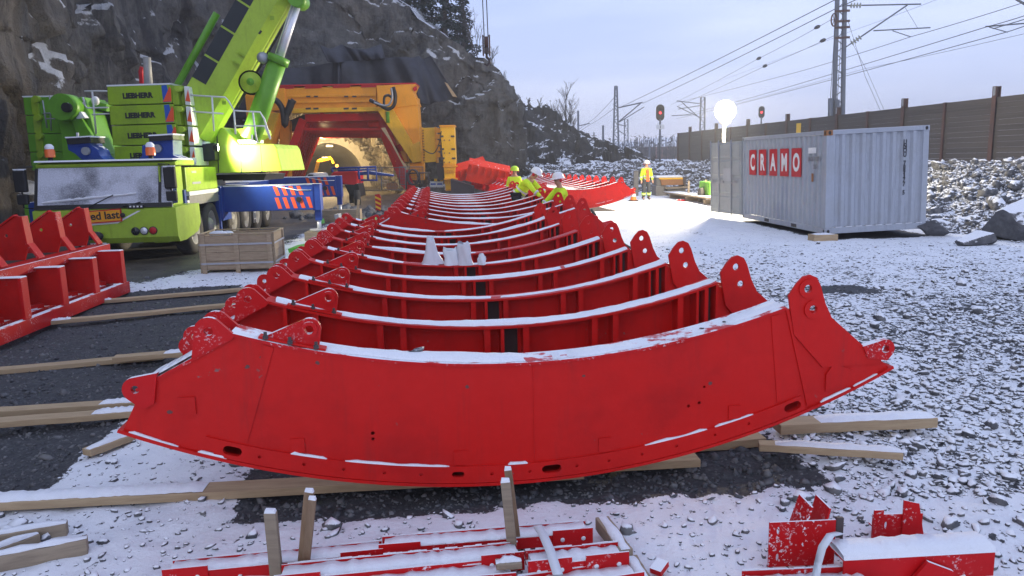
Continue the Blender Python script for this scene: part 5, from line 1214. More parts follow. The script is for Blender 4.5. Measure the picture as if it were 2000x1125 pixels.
# open door, swung back along the side
dr = MB(); ox, oy = -.04, CL-.02; dv = Vector((-.16, 1.0, 0)).normalized(); nv = Vector((-1, -.16, 0)).normalized(); DL = 1.95
def dp(t, n, z): return Vector((ox, oy, 0))+dv*t+nv*n+Vector((0, 0, z))
dr.hexa([dp(0, 0, .08), dp(DL, 0, .08), dp(DL, -.05, .08), dp(0, -.05, .08), dp(0, 0, CH-.1), dp(DL, 0, CH-.1), dp(DL, -.05, CH-.1), dp(0, -.05, CH-.1)]); do = dr.build('door', 'container_door_paint', r, False, bevel=.006)
b = MB()
for i in range(4): z = .18+i*.55; b.hexa([dp(.08, .001, z), dp(DL-.08, .001, z), dp(DL-.08, .0, z+.45), dp(.08, .0, z+.45), dp(.10, .02, z+.03), dp(DL-.1, .02, z+.03), dp(DL-.1, .02, z+.42), dp(.1, .02, z+.42)])
b.build('door_panel', 'container_door_paint', do, False)
for t in (.55, 1.35, 1.88):
    b = MB(); b.tube([dp(t, .05, -.02), dp(t, .05, CH-.04)], .018, 8); b.build('lock_rod', 'galvanised', do, False)
    b = MB(); b.beam(dp(t, .06, 1.05), dp(t-.35, .07, 1.08), .02, .05); b.build('handle', 'galvanised', do, False)
b = MB(); b.hexa([dp(.5, .022, 1.10), dp(1.1, .022, 1.10), dp(1.1, .022, 1.5), dp(.5, .022, 1.5), dp(.5, .024, 1.10), dp(1.1, .024, 1.10), dp(1.1, .024, 1.5), dp(.5, .024, 1.5)]); b.build('data_plate', 'grey_paint', do, False)

# ================================================================== floodlight tower behind the container
lt = at(1415, 217, 32.3)
r = thing('light_tower', (lt.x, lt.y, 0), 'blazing white floodlight tower on a mast behind the container door', 'light tower')
b = MB(); b.tube([(lt.x, lt.y, .8), (lt.x, lt.y, lt.z-.25)], .07, 10); b.tube([(lt.x, lt.y, .8), (lt.x, lt.y, 2.4)], .10, 10); b.build('mast', 'rim_metal', r)
b = MB(); b.sphere((lt.x, lt.y-.12, lt.z), .43, 28, sc=(1, .8, 1)); b.build('glare_globe', 'lamp_glow', r)  # glowing ball shaped to stand in for the floodlight's blown-out glare
b = MB(); b.lathe((lt.x, lt.y-.12, lt.z-.47), (0, 0, 1), [(.10, -.12), (.22, -.02), (.26, .05), (.20, .06)], 18); b.build('lamp_head', 'grey_paint', r)
b = MB(); b.box(lt.x-.6, lt.x+.6, lt.y-.1, lt.y+1.6, .35, .9); b.build('generator', 'green_paint', r, bevel=.03)
b = MB(); b.box(lt.x-.25, lt.x+.2, lt.y-.35, lt.y-.11, .75, 1.5); b.build('control_box', 'yellow_paint', r, bevel=.02)
for sx in (-.7, .7): b = MB(); b.disc((lt.x+sx, lt.y+.8, .32), (1, 0, 0), .32, .18, 18); b.build('wheel', 'rubber', r)
spot_lamp('floodlight', (lt.x, lt.y-.75, lt.z), (2.0, 27, .2), 4400, (1, .86, .60), .45, kind='POINT')
spot_lamp('floodlight', (lt.x, lt.y-1.05, lt.z), (2.0, 27, .2), 5000, (1, .86, .60), .45, 120, .9)
spot_lamp('floodlight', (lt.x-.7, lt.y-.9, lt.z), (-7.0, 20.0, 2.6), 17000, (1, .88, .62), .35, 20, .7)

# ================================================================== the mobile crane
CR0 = Vector((-8.42, 15.55, 0)); CA = radians(5.2)
cx_ = Vector((cos(CA), sin(CA), 0)); cy_ = Vector((-sin(CA), cos(CA), 0))
def cp(x, y, z): return CR0+cx_*(x*.90)+cy_*y+Vector((0, 0, z*.975))
def cbox(b, x0, x1, y0, y1, z0, z1, mi=0):
    return b.hexa([cp(x0, y0, z0), cp(x1, y0, z0), cp(x1, y1, z0), cp(x0, y1, z0), cp(x0, y0, z1), cp(x1, y0, z1), cp(x1, y1, z1), cp(x0, y1, z1)], mi)
crane = thing('mobile_crane', tuple(CR0), 'lime green mobile crane with blue outriggers and raised boom', 'crane')
def cb(name, mat, args, bevel=.0):
    b = MB()
    for a in (args if isinstance(args[0], (list, tuple)) else [args]): cbox(b, *a)
    return b.build(name, mat, crane, bevel=bevel)
def sideprism(b, yz, x0, x1):     # profile in the carrier's length and height, across its width
    return b.prism([[cp(x0, y, z) for y, z in yz]], cx_*(x1-x0))
# cab shell: lower nose, posts, roof
b = MB(); sideprism(b, [(.10, .50), (.0, .62), (-.02, 1.22), (.08, 1.24), (.30, 1.24), (1.55, 1.24), (1.55, .80), (1.35, .62), (.5, .50)], -1.40, 1.40); cab = b.build('cab', 'lime_paint', crane, bevel=.03)
b = MB(); sideprism(b, [(.30, 2.10), (.26, 2.17), (.5, 2.22), (1.55, 2.22), (1.55, 2.10)], -1.38, 1.38); b.build('roof', 'lime_paint', cab, bevel=.02)
b = MB(); sideprism(b, [(.20, 2.222), (.22, 2.255), (.9, 2.265), (1.5, 2.25), (1.54, 2.222)], -1.36, 1.36); b.build('snow_layer', 'snow', cab)
b = MB(); sideprism(b, [(.03, 1.245), (.26, 2.10), (.30, 2.10), (.07, 1.245)], -1.33, 1.33); b.build('windscreen', 'glass_snowy', cab)
b = MB()
for x in (-1.38, 1.32): sideprism(b, [(.02, 1.245), (.25, 2.10), (.33, 2.10), (.11, 1.245)], x, x+.06)
sideprism(b, [(.005, 1.245), (.03, 1.34), (.05, 1.34), (.03, 1.245)], -1.33, 1.33); b.build('windscreen_frame', 'black_plastic', cab)
b = MB(); vs = []
for i in range(29): x = -1.2+2.05*i/28; t = .02+.012*random.random(); z = 1.37+.16*i/28*.9; y = .04+(z-1.26)*.27; vs += [(cp(x, y-.02, z)), cp(x, y-.05, z+t), cp(x, y-.02, z+2*t)]
b.add(vs, [(i*3+k, i*3+3+k, i*3+4+k, i*3+1+k) for i in range(28) for k in range(2)], 0, True); b.build('snow_on_wiper', 'snow', cab, fixn=False)
b = MB(); b.tube([cp(-.2, -.03, 1.27), cp(.35, .04, 1.52)], .012, 5); b.tube([cp(.55, -.03, 1.27), cp(.95, .0, 1.36)], .012, 5); b.build('wiper', 'black_plastic', cab)
b = MB(); cbox(b, 1.341, 1.372, .16, 1.5, 1.245, 2.09); b.build('side_wall', 'lime_paint', cab)
b = MB(); b.prism([[cp(1.373, y, z) for y, z in [(.18, 1.28), (.36, 2.05), (1.05, 2.05), (1.05, 1.28)]]], cx_*.012); b.build('door_window', 'glass_dark', cab)
b = MB(); cbox(b, 1.401, 1.414, .12, 1.12, .70, 1.23); d_ = b.build('door', 'lime_paint', cab)
b = MB(); cbox(b, 1.415, 1.43, .95, 1.0, 1.0, 1.16); b.build('handle', 'black_plastic', d_) if False else b.build('door_handle', 'black_plastic', cab)
b = MB(); b.prism([[cp(1.416, .35+.06*cos(q), 1.02+.09*sin(q)) for q in np.linspace(.6, 2*pi-.6, 14)]+[cp(1.416, .35+.035*cos(q), 1.02+.06*sin(q)) for q in np.linspace(2*pi-.6, .6, 14)]], cx_*.002); b.build('door_emblem', 'blue_ink', cab)
b = MB(); cbox(b, 1.416, 1.418, .46, .88, 1.03, 1.06); cbox(b, 1.416, 1.418, .55, .75, .96, .98); b.build('door_stripe', 'blue_ink', cab)
for sx, nm in ((1.62, 'r'), (-1.62, 'l')):
    b = MB(); s = 1 if sx > 0 else -1; cbox(b, sx-.13, sx+.13, .02, .14, 1.62, 2.08); b.build('mirror', 'black_plastic', cab, bevel=.03)
    b = MB(); cbox(b, sx-.12, sx+.12, .04, .14, 1.36, 1.58); b.build('mirror', 'black_plastic', cab, bevel=.03)
    b = MB(); b.tube([cp(s*1.36, .15, 2.14), cp(sx, .08, 2.13), cp(sx, .08, 1.30), cp(s*1.38, .2, 1.26)], .018, 6); b.build('mirror_arm', 'black_plastic', cab)
    b = MB(); cbox(b, sx-.12, sx+.12, .04, .13, 2.081, 2.10); b.build('mirror_snow', 'snow', cab)
for x in (-1.28, .98):
    b = MB(); c = cp(x, .75, 2.23); b.tube([c, c+Vector((0, 0, .10))], .05, 8); b.build('beacon_base', 'black_plastic', crane)
    b = MB(); b.lathe(c+Vector((0, 0, .10)), (0, 0, 1), [(.10, 0), (.10, .14), (.08, .17)], 14); b.build('beacon', 'beacon_orange', crane)
    b = MB(); b.lathe(c+Vector((0, 0, .27)), (0, 0, 1), [(.085, 0), (.09, .05), (.05, .10), (0, .11)], 12); b.build('snow_cap', 'snow', crane)
# nose details
b = MB(); b.prism([[cp(x, -.028, z) for x, z in [(-1.02, 1.14), (-.52, .88), (.42, .93), (.95, 1.18), (.88, 1.18), (.40, .965), (-.50, .92), (-.93, 1.14)]]], cy_*.004); b.build('white_chevron', 'white_ink', cab)
bd = MB(); bd.prism([[cp(-.42, -.060, .925), cp(.53, -.060, .97), cp(.53, -.060, 1.24), cp(-.42, -.060, 1.195)]], cy_*.025); sg = bd.build('wide_load_sign', 'red_mark', crane)
b = MB(); b.prism([[cp(-.395, -.0635, .95), cp(.505, -.0635, .993), cp(.505, -.0635, 1.215), cp(-.395, -.0635, 1.172)]], cy_*.003); b.build('sign_face', 'sign_orange', sg)
text_mesh('lettering', 'Bred last', .215, 'black_ink', sg, facing(cp(.055, -.0655, 1.09), cx_+Vector((0, 0, .045))), .001, 1.0, .006)
b = MB(); c = cp(.56, -.07, 1.10); b.sphere(c, .05, 10); b.build('sign_lamp', 'black_plastic', crane)
for x, mm in ((.78, 'glass_dark'), (.97, 'chrome_rod'), (1.17, 'red_mark')):
    z = .74+.015*x; b = MB(); b.lathe(cp(x, .0, z), -cy_, [(.085, -.04), (.085, .02), (.07, .025)], 16); b.build('lamp_ring', 'black_plastic', cab); b = MB(); b.lathe(cp(x, -.025, z), -cy_, [(.07, 0), (.05, .015), (0, .02)], 14); b.build('headlight', mm, cab)
b = MB(); cbox(b, .68, 1.02, -.05, -.005, 1.235, 1.30); b.build('marker_lamp', 'black_plastic', cab)
b = MB(); 
for i in range(4): cbox(b, .72+.08*i, .76+.08*i, -.056, -.051, 1.255, 1.285)
b.build('marker_lens', 'white_ink', cab)
b = MB(); cbox(b, -.42, .12, -.04, -.02, .42, .53); pl = b.build('licence_plate', 'white_ink', crane)
text_mesh('lettering', 'RF 1498', .10, 'black_ink', pl, facing(cp(-.15, -.043, .475), cx_), .001, 1.0, .003)
b = MB(); cbox(b, -.36, -.14, -.16, -.03, .60, .88); cbox(b, -.30, -.20, -.3, -.12, .52, .66); b.sphere(cp(-.02, -.14, .68), .12, 10, sc=(1.2, .8, .8)); b.tube([cp(-.2, -.2, .6), cp(-.12, -.28, .44), cp(-.05, -.2, .36)], .03, 6); b.build('tow_hitch', 'black_plastic', crane, bevel=.015)
b = MB(); cbox(b, -.34, -.2, -.165, -.03, .885, .90); b.build('snow_on_hitch', 'snow', crane)
cb('bumper_step', 'lime_paint', (1.05, 1.38, .28, 1.2, .46, .52), .01); cb('step_well', 'black_plastic', (1.15, 1.36, .45, 1.2, .53, .79))
# striped warning panel behind the cab
b = MB(); cbox(b, 1.30, 1.43, 1.56, 1.70, .52, 1.30); wp = b.build('warning_panel', 'white_paint', crane)
for i in range(4):
    z = .60+i*.18; b = MB(); b.prism([[cp(1.29, 1.553, z+.03), cp(1.44, 1.553, z-.06), cp(1.44, 1.553, z+.03), cp(1.29, 1.553, z+.12)]], cy_*.004); b.build('red_stripe', 'red_mark', wp)
    b = MB(); b.prism([[cp(1.433, 1.56, z+.03), cp(1.433, 1.70, z-.06), cp(1.433, 1.70, z+.03), cp(1.433, 1.56, z+.12)]], cx_*.004); b.build('red_stripe', 'red_mark', wp)
cb('blue_side', 'blue_paint', [(1.28, 1.42, 1.44, 1.56, .5, 1.55)], .01)
# body box and deck
cb('body_box', 'lime_paint', (-1.38, 1.42, 1.62, 4.05, 1.50, 2.06), .02)
cb('skirt', 'white_paint', (1.10, 1.43, 1.75, 4.05, 1.40, 1.497)); cb('mudguard', 'grey_skirt', (1.05, 1.42, 1.75, 4.05, 1.17, 1.397), .01)
b = MB()
for j, (z, w) in enumerate(((1.92, .35), (1.66, .62))): cbox(b, 1.4215, 1.424, 2.05, 2.05+w, z, z+.05)
b.build('faded_lettering', 'grey_paint', crane)
cb('chassis', 'black_plastic', (-.85, .85, .6, 11.6, .70, 1.16)); cb('deck', 'blue_paint', (-1.35, 1.30, 4.06, 11.8, 1.20, 1.34), .02)
cb('deck_box', 'blue_paint', [(.35, 1.35, 5.6, 7.6, 1.345, 1.52), (.2, 1.2, 8.2, 11, 1.345, 1.55)], .02); cb('deck_pipe', 'grey_paint', [(.7, .8, 4.9, 8.9, 1.56, 1.66), (1.0, 1.3, 4.6, 5.2, 1.345, 1.7)], .01)
cb('rear_skirt', 'grey_skirt', [(1.1, 1.32, 5.0, 11.4, 1.08, 1.195)])
# wheels: six axles on both sides
wheel = None
for sx in (1, -1):
    for y in (2.15, 3.5, 5.55, 6.9, 8.3, 9.7):
        c = cp(sx*1.18, y, .585); ax = cx_*sx
        if wheel is None:
            b = MB(); b.lathe(Vector((0, 0, 0)), cx_, [(.36, .16), (.46, .20), (.555, .16), (.585, .10), (.585, -.10), (.555, -.16), (.46, -.20), (.36, -.16), (.36, .16)], 34)
            for k in range(34):
                a = 2*pi*k/34; u = Vector((-sin(CA)*cos(a), cos(CA)*cos(a), sin(a)))
                for s in (-.055, .055): b.beam(u*.575+cx_*(s-.04), u*.575+cx_*(s+.045), .045, .035, up=tuple(u))
            w = b.build('wheel', 'rubber', crane, False); wheel = w
            b = MB(); b.lathe(Vector((0, 0, 0)), cx_, [(.36, .15), (.33, .16), (.30, .04), (.20, .02), (.17, .12), (.12, .17), (.0, .18)], 24); rmo = b.build('rim', 'rim_metal', w, False)
            b = MB()
            for k in range(10): a = 2*pi*k/10; u = Vector((-sin(CA)*cos(a), cos(CA)*cos(a), sin(a)))*.235; b.tube([u+cx_*.03, u+cx_*.055], .018, 6)
            b.build('wheel_nuts', 'grey_paint', w, False)
        else: w = copy_tree(wheel, crane)
        w.location = c-CR0; w.rotation_euler = (0, 0, 0 if sx > 0 else pi)
# outriggers
def outrigger(y, x1, z0, z1, foot=True, nm='outrigger_beam'):
    b = MB(); cbox(b, .9, x1, y-.22, y+.22, z0, z1); ob = b.build(nm, 'blue_paint', crane, bevel=.015)
    b = MB(); cbox(b, 1.2, x1-.02, y-.21, y+.21, z1+.001, z1+.022); b.build('snow_layer', 'snow', ob)
    xm = x1-1.15 if x1 > 2.4 else x1-.9; hgt = z1-z0
    for row, (za, zc, n, sl) in enumerate(((z0+hgt*.60, z0+hgt*.96, 4, 1), (z0+hgt*.08, z0+hgt*.52, 5, 1))):
        for i in range(n):
            xa = xm+i*.225+(.03 if row else 0); o = [(xa, zc), (xa+.11, zc), (xa+.20, za), (xa+.09, za)]; o = [(min(x, x1-.03), z) for x, z in o]
            if o[1][0]-o[0][0] < .05: continue
            b = MB(); b.prism([[cp(x, y-.226, z) for x, z in o]], cy_*.005); b.build('orange_stripe', 'red_orange_mark', ob)
    b = MB(); b.disc(cp(x1-.42, y-.235, (z0+z1)/2-.05), cy_, .075, .03, 16); b.build('bolt_hole', 'black_plastic', ob)
    b = MB(); b.tube([cp(x1-1.05, y-.235, z1-.02), cp(x1-.45, y-.24, z1-.14), cp(x1-.05, y-.235, z1-.14)], .012, 5); b.build('hose', 'white_paint', ob)
    b = MB(); cbox(b, x1-.04, x1+.20, y-.2, y+.2, z0-.02, z1+.02); b.build('leg_head', 'blue_paint', ob, bevel=.01)
    b = MB(); cbox(b, x1-.01, x1+.17, y-.09, y+.09, z0-.30, z0-.02); b.build('leg_sleeve', 'blue_paint', ob)
    b = MB(); b.tube([cp(x1+.08, y, z0-.30), cp(x1+.08, y, .28)], .06, 12); b.build('leg_rod', 'chrome_rod', ob)
    b = MB(); b.tube([cp(x1+.08, y, .24), cp(x1+.08, y, .30)], .26, 16); b.build('foot_plate', 'grey_paint', ob)
    b = MB(); cbox(b, x1-.3, x1+.46, y-.4, y+.4, .0, .238); tag(b.build('outrigger_mat', 'timber_grey'), 'timber mat under the %s outrigger foot' % ('near' if y < 6 else 'far'), 'timber mat')
    return ob
outrigger(4.62, 4.02, .84, 1.52); outrigger(11.2, 3.72, .90, 1.62)
cb('outrigger_box', 'blue_paint', [(.9, 1.45, 4.2, 5.05, .62, 1.55)], .02); cb('outrigger_guard', 'blue_paint', [(1.30, 1.42, 4.08, 4.18, .30, 1.3)], .01)
b = MB()
for k in range(2): b.tube([cp(1.42, 7.55+.22*k, .30), cp(1.42, 7.75+.22*k-.1, 1.15)], .02, 6)
for k in range(4): b.tube([cp(1.42, 7.58+.03*k, .42+.2*k), cp(1.42, 7.80+.03*k, .42+.2*k)], .015, 5)
b.build('ladder', 'white_paint', crane)
# near left side: outrigger end on the far side of the cab
cb('left_outrigger', 'blue_paint', [(-2.0, -1.42, .9, 1.4, .72, 1.38)], .02)
for i in range(2):
    b = MB(); b.prism([[cp(-1.95+.25*i, .893, .75), cp(-1.85+.25*i, .893, .75), cp(-1.70+.25*i, .893, 1.05), cp(-1.80+.25*i, .893, 1.05)]], cy_*.005); b.build('orange_stripe', 'red_orange_mark', crane)
cb('left_box', 'green_paint', [(-2.5, -1.5, 1.6, 3.2, .5, 1.3)], .02)
# blue boom rest on the cab roof, each arm with a snow covered head
def px_prism(name, mat, px, Y, depth, bevel=.0, parent=None):
    b = MB(); b.prism([[at(x, y, Y) for x, y in px]], (0, depth, 0)); return b.build(name, mat, parent or crane, bevel=bevel)
px_prism('boom_rest', 'blue_paint', [(131, 281), (176, 277), (178, 284), (190, 292), (196, 305), (206, 314), (232, 318), (262, 317), (277, 305), (277, 284), (291, 281), (291, 270), (337, 268), (338, 303), (350, 308), (366, 308), (366, 320), (168, 320), (146, 300), (133, 293)], 17.2, .5, .012)
px_prism('rest_head', 'black_plastic', [(128, 270), (176, 267), (178, 279), (131, 282)], 17.1, .6, .01); px_prism('rest_head', 'black_plastic', [(290, 266), (337, 263), (338, 273), (291, 276)], 17.1, .6, .01)
px_prism('rest_snow', 'snow', [(126, 267.5), (178, 265), (178, 268), (128, 270)], 17.1, .6); px_prism('rest_snow', 'snow', [(289, 263.5), (338, 260.5), (338, 263.5), (290, 266)], 17.1, .6)
b = MB(); b.tube([at(152, 268, 17.3), at(151, 259, 17.3)], .03, 6); b.build('rest_pin', 'grey_paint', crane)
b = MB(); c = at(168, 295, 17.15); b.disc(c, (0, 1, 0), .09, .08, 12); b.build('rest_bolt', 'galvanised', crane); b = MB(); c = at(308, 290, 17.15); b.disc(c, (0, 1, 0), .09, .08, 12); b.build('rest_bolt', 'galvanised', crane)
# superstructure
px_prism('slewing_ring', 'black_plastic', [(380, 342), (520, 340), (515, 352), (385, 354)], 20.6, 1.8)
px_prism('engine_cover', 'lime_paint', [(362, 252), (430, 248), (440, 252), (466, 282), (535, 281), (541, 290), (552, 334), (437, 338), (376, 340), (366, 300)], 19.8, 2.2, .03)
for pts in ([(422, 251), (424, 251), (428, 337), (426, 337)], [(466, 284), (468, 284), (473, 336), (471, 336)], [(507, 283), (508.5, 283), (512, 335), (510.5, 335)]): px_prism('panel_seam', 'black_panel', pts, 19.794, .004)
px_prism('side_box', 'black_panel', [(382, 282), (418, 279), (421, 313), (385, 316)], 19.5, .29, .02)
b = MB(); b.sphere(at(400, 281, 19.6), .13, 10, sc=(1.2, .8, .6)); b.build('snow_heap', 'snow', crane)
b = MB(); wq = at(426, 288, 19.15); b.lathe(wq, (-1, -.25, 0), [(.09, 0), (.10, .02), (.07, .12), (0, .14)], 12); wl_ = b.build('work_light', 'black_plastic', crane); b = MB(); b.lathe(wq, (1, .25, 0), [(.085, .001), (0, .02)], 12); b.build('lens', 'lamp_glow', wl_)
spot_lamp('crane_work_light', wq+Vector((.08, .0, .0)), wq+Vector((1.0, .75, -.05)), 620, (1, .93, .72), .06, 125, .9)
px_prism('platform', 'lime_paint', [(440, 252), (500, 250), (504, 262), (470, 281), (455, 268)], 20.2, 1.2, .02); px_prism('step_plate', 'white_paint', [(463, 274), (503, 273), (503, 279), (465, 280)], 19.9, .5)
# near counterweight stack: four slabs, each with its own lettering
top = [(208, 169, 333, 165), (212.5, 207, 338, 203), (217, 246, 343, 242), (222, 286, 347, 283), (226, 324, 351, 322)]
for i in range(4):
    xa, ya, xb, yb = top[i]; xc, yc, xd, yd = top[i+1]
    o = px_prism('counterweight_slab', 'lime_dirty', [(xa, ya), (xb, yb), (xb+2.5, yd-1.6), (xa+2.5, yc-1.6)], 18.9, 1.5, .03)
    cc = at((xa+xb)/2-2, (ya+yc)/2-1, 18.893); text_mesh('lettering', 'LIEBHERR', .17, 'blue_ink' if False else 'black_ink', o, facing(cc, (1, 0, .012)), .002, 1.0, .010)
    b = MB(); b.prism([[at(x, y, 18.893) for x, y in [(xb-18, ya-2), (xb-8, yb+1), (xb+1, yd-4), (xb-14, yd-3)]]], (0, .004, 0)); b.build('blue_stripe', 'blue_ink', o)
    b = MB(); b.prism([[at(x, y, 18.890) for x, y in [(xb-2, yb+4), (xb+1, yb+10), (xb+2, yd-5), (xb-15, yd-4)]]], (0, .004, 0)); b.build('red_triangle', 'red_orange_mark', o)
for i in range(4):
    y0_ = 167+i*39.5; o = px_prism('counterweight_edge', 'lime_dirty', [(334+i*4, y0_), (346+i*4, y0_), (350+i*4, y0_+38), (338+i*4, y0_+38)], 18.95, 1.3, .02)
    px_prism('edge_column', 'white_paint', [(359+i*3.6, y0_+1), (369+i*3.6, y0_+2), (372.5+i*3.6, y0_+38), (362+i*3.6, y0_+38)], 19.0, .9, .02)
    px_prism('edge_triangle', 'red_orange_mark', [(362+i*3.6, y0_+30), (367+i*3.6, y0_+8), (372+i*3.6, y0_+32)], 18.993, .004)
    b = MB(); b.disc(at(351+i*4, y0_+7, 19.0), (0, 1, 0), .07, .3, 12); b.build('lifting_boss', 'lime_paint', crane)
    px_prism('boss_column', 'lime_dirty', [(347+i*4, y0_), (357+i*4, y0_), (361+i*4, y0_+38.5), (351+i*4, y0_+38.5)], 19.15, .9, .01)
px_prism('snow_layer', 'snow', [(208, 166), (333, 162), (333, 165), (208, 169)], 18.9, 1.5)
# far counterweight stack and the green machinery between
for i in range(4):
    y0_ = 190+i*36; px_prism('counterweight_slab', 'green_paint', [(44+i*4.5, y0_), (122+i*2, y0_-1), (124+i*2, y0_+34.5), (48+i*4.5, y0_+35)], 20.5, 1.6, .03)
    px_prism('slab_edge', 'lime_dirty', [(60+i*4, y0_+2), (74+i*4, y0_+2), (77+i*4, y0_+34), (63+i*4, y0_+34)], 20.44, .06, .01); b = MB(); b.disc(at(73+i*3, y0_+4, 20.45), (0, 1, 0), .09, .2, 12); b.build('lifting_boss', 'lime_dirty', crane)
px_prism('snow_layer', 'snow', [(42, 187.5), (121, 186), (122, 189), (44, 190)], 20.5, 1.6)
px_prism('winch_frame', 'green_paint', [(105, 212), (128, 205), (158, 188), (163, 200), (176, 225), (186, 262), (200, 300), (204, 330), (122, 330), (118, 262)], 20.0, 1.2, .03)
px_prism('winch_plate', 'green_paint', [(130, 214), (150, 216), (178, 262), (192, 300), (170, 300), (148, 258)], 19.85, .14, .02)
b = MB(); b.disc(at(131, 210, 19.8), (0, 1, 0), .33, .5, 22); b.build('winch_drum', 'green_paint', crane); b = MB(); b.disc(at(131, 210, 19.5), (0, 1, 0), .12, .12, 14); b.build('drum_hub', 'black_plastic', crane)
px_prism('winch_snow', 'snow', [(136, 219), (158, 218), (166, 230), (150, 232)], 19.8, .3); px_prism('green_shelf', 'green_paint', [(158, 190), (208, 203), (208, 218), (168, 206)], 20.4, .8, .02)
px_prism('dark_machinery', 'black_panel', [(176, 210), (214, 210), (226, 320), (200, 320)], 20.8, .6)
b = MB(); b.sphere(at(186, 197, 20.2), .11, 10, sc=(1, .8, 1.1)); b.build('white_drum', 'white_paint', crane)
def rail(name, pts, Y, rad=.022, mat='white_paint'):
    b = MB()
    for ln in pts: b.tube([at(x, y, Y) for x, y in ln], rad, 6)
    return b.build(name, mat, crane)
rail('handrail', [[(165, 178), (212, 178)], [(180, 178), (188, 262)], [(162, 200), (170, 211), (212, 210)], [(162, 190), (166, 205)], [(180, 224), (214, 222)]], 19.6)
rail('handrail', [[(372, 186), (440, 190), (447, 198), (457, 216), (508, 219), (516, 232), (528, 270)], [(414, 189), (418, 256)], [(376, 218), (436, 222)], [(457, 216), (460, 262)], [(459, 246), (517, 246), (528, 272)], [(494, 219), (499, 262), (503, 279)], [(492, 263), (492, 278)]], 18.85)
rail('ladder', [[(83, 196), (92, 250)], [(97, 186), (100, 255)], [(84, 222), (108, 220)], [(88, 232), (107, 232)]], 19.9, .018, 'galvanised')
# exhaust on top
b = MB(); b.tube([at(290, 168, 20), at(287, 112, 20)], [.11, .09], 12); b.build('exhaust_pipe', 'rim_metal', crane); b = MB(); b.tube([at(277, 163, 20.1), at(275, 140, 20.1), at(278, 131, 20.1)], .06, 8); b.build('red_hose', 'red_mark', crane)
# boom: telescoping box girder rising to the right, cylinder below it
BA, BB = at(408, 197, 19.9), Vector((-.68, 20.7, 14.4)); bd = (BB-BA).normalized(); bn = bd.cross(Vector((.42, -.9, 0)).normalized()).normalized(); bw = bd.cross(bn).normalized()
if bn.z < 0: bn = -bn
def bp(t, n, w): return BA+bd*t+bn*n+bw*w
def boomsec(name, t0, t1, hw, hn, mat, parent=None):
    b = MB(); prof = [(hn, -hw), (hn, hw), (-hn*.35, hw), (-hn*.80, hw*.72), (-hn, hw*.3), (-hn, -hw*.3), (-hn*.80, -hw*.72), (-hn*.35, -hw)]
    vs = [bp(t, n, w) for t in (t0, t1) for n, w in prof]; b.add(vs, [(k, (k+1) % 8, 8+(k+1) % 8, 8+k) for k in range(8)]+[tuple(range(8))[::-1], tuple(range(8, 16))]); return b.build(name, mat, parent or crane, bevel=.025)
boom = boomsec('boom', -.9, 6.4, .60, .60, 'lime_paint'); boomsec('boom_section', 6.4, 9.2, .52, .52, 'lime_paint', boom); boomsec('boom_section', 9.2, 12.2, .45, .45, 'lime_paint', boom)
b = MB(); vs = [bp(12.2, .45, -.35), bp(12.2, .45, .35), bp(12.2, -.45, .35), bp(12.2, -.45, -.35), bp(12.9, .3, -.3), bp(12.9, .3, .3), bp(12.7, -.8, .3), bp(12.7, -.8, -.3)]; b.hexa(vs); b.build('boom_head', 'lime_paint', boom)
side = -1 if bp(0, 0, 1).y > bp(0, 0, -1).y else 1       # the flank towards the camera
def flank(name, mat, quads, lift=.003, th=.006):
    for q in quads: b = MB(); b.prism([[bp(t, n, side*(.60+lift)) for t, n in q]], bw*side*th); b.build(name, mat, boom)
flank('black_panel', 'black_panel', [[(.35, .60), (.35, .25), (.95, .25), (.95, .60)], [(1.0, .60), (1.0, .25), (1.75, .25), (1.75, .60)], [(1.8, .60), (1.8, .25), (2.5, .25), (2.5, .60)], [(2.55, .60), (2.55, .25), (2.75, .25), (2.75, .60)], [(3.4, .60), (3.4, .25), (4.0, .25), (4.0, .60)], [(4.05, .60), (4.05, .25), (4.7, .25), (4.7, .60)]])
em = [[(3.62+.25*cos(q), -.12+.25*sin(q)) for q in np.linspace(.9, 2*pi-.3, 18)]+[(3.62+.15*cos(q), -.12+.15*sin(q)) for q in np.linspace(2*pi-.3, .9, 18)]]
flank('boom_emblem', 'blue_ink', em); flank('wear_pad', 'black_panel', [[(2.9, .1), (2.9, .06), (3.3, -.05), (3.3, -.01)], [(2.1, -.2), (2.1, -.25), (2.2, -.26), (2.2, -.21)]])
b = MB(); b.tube([bp(-.6, .80, -side*.45), bp(2.0, .82, -side*.4)], .09, 10); b.build('side_tube', 'green_paint', boom)
for t in (1.2, 1.45): b = MB(); b.beam(bp(t, -.1, side*.61), bp(t, -.1, side*.70), .16, .05, up=tuple(bd)); b.build('bracket', 'lime_dirty', boom)
for t in (.2, 2.6): b = MB(); b.beam(bp(t, -.3, side*.61), bp(t, -.3, side*.70), .10, .10); b.build('bracket', 'lime_dirty', boom)
b = MB(); b.tube([bp(.2, -.64, side*.3), bp(5.0, -.64, side*.3)], .03, 6); b.build('boom_cable', 'black_plastic', boom)
b = MB(); c = at(490, 161, 19.3); ax = Vector((.25, -1, 0)).normalized(); b.lathe(c, ax, [(.0, .12), (.10, .12), (.12, .06), (.25, .03), (.26, -.03), (.2, -.04)], 22); b.build('cable_reel', 'lime_paint', crane); b = MB(); b.lathe(c, ax, [(.30, -.04), (.30, -.10), (.12, -.12)], 22); b.build('reel_rim', 'black_plastic', crane)
b = MB(); b.lathe(c, ax, [(.09, .12), (.09, .2), (.03, .22), (.0, .26)], 12); b.build('reel_hub', 'green_paint', crane)
b = MB(); b.lathe(at(513, 113, 19.4), ax, [(.13, -.1), (.14, .05), (.06, .1), (0, .1)], 14); b.build('work_lamp', 'galvanised', crane)
K0, K1, K2 = at(489, 272, 19.4), at(545, 112, 19.55), at(580, 5, 19.8)
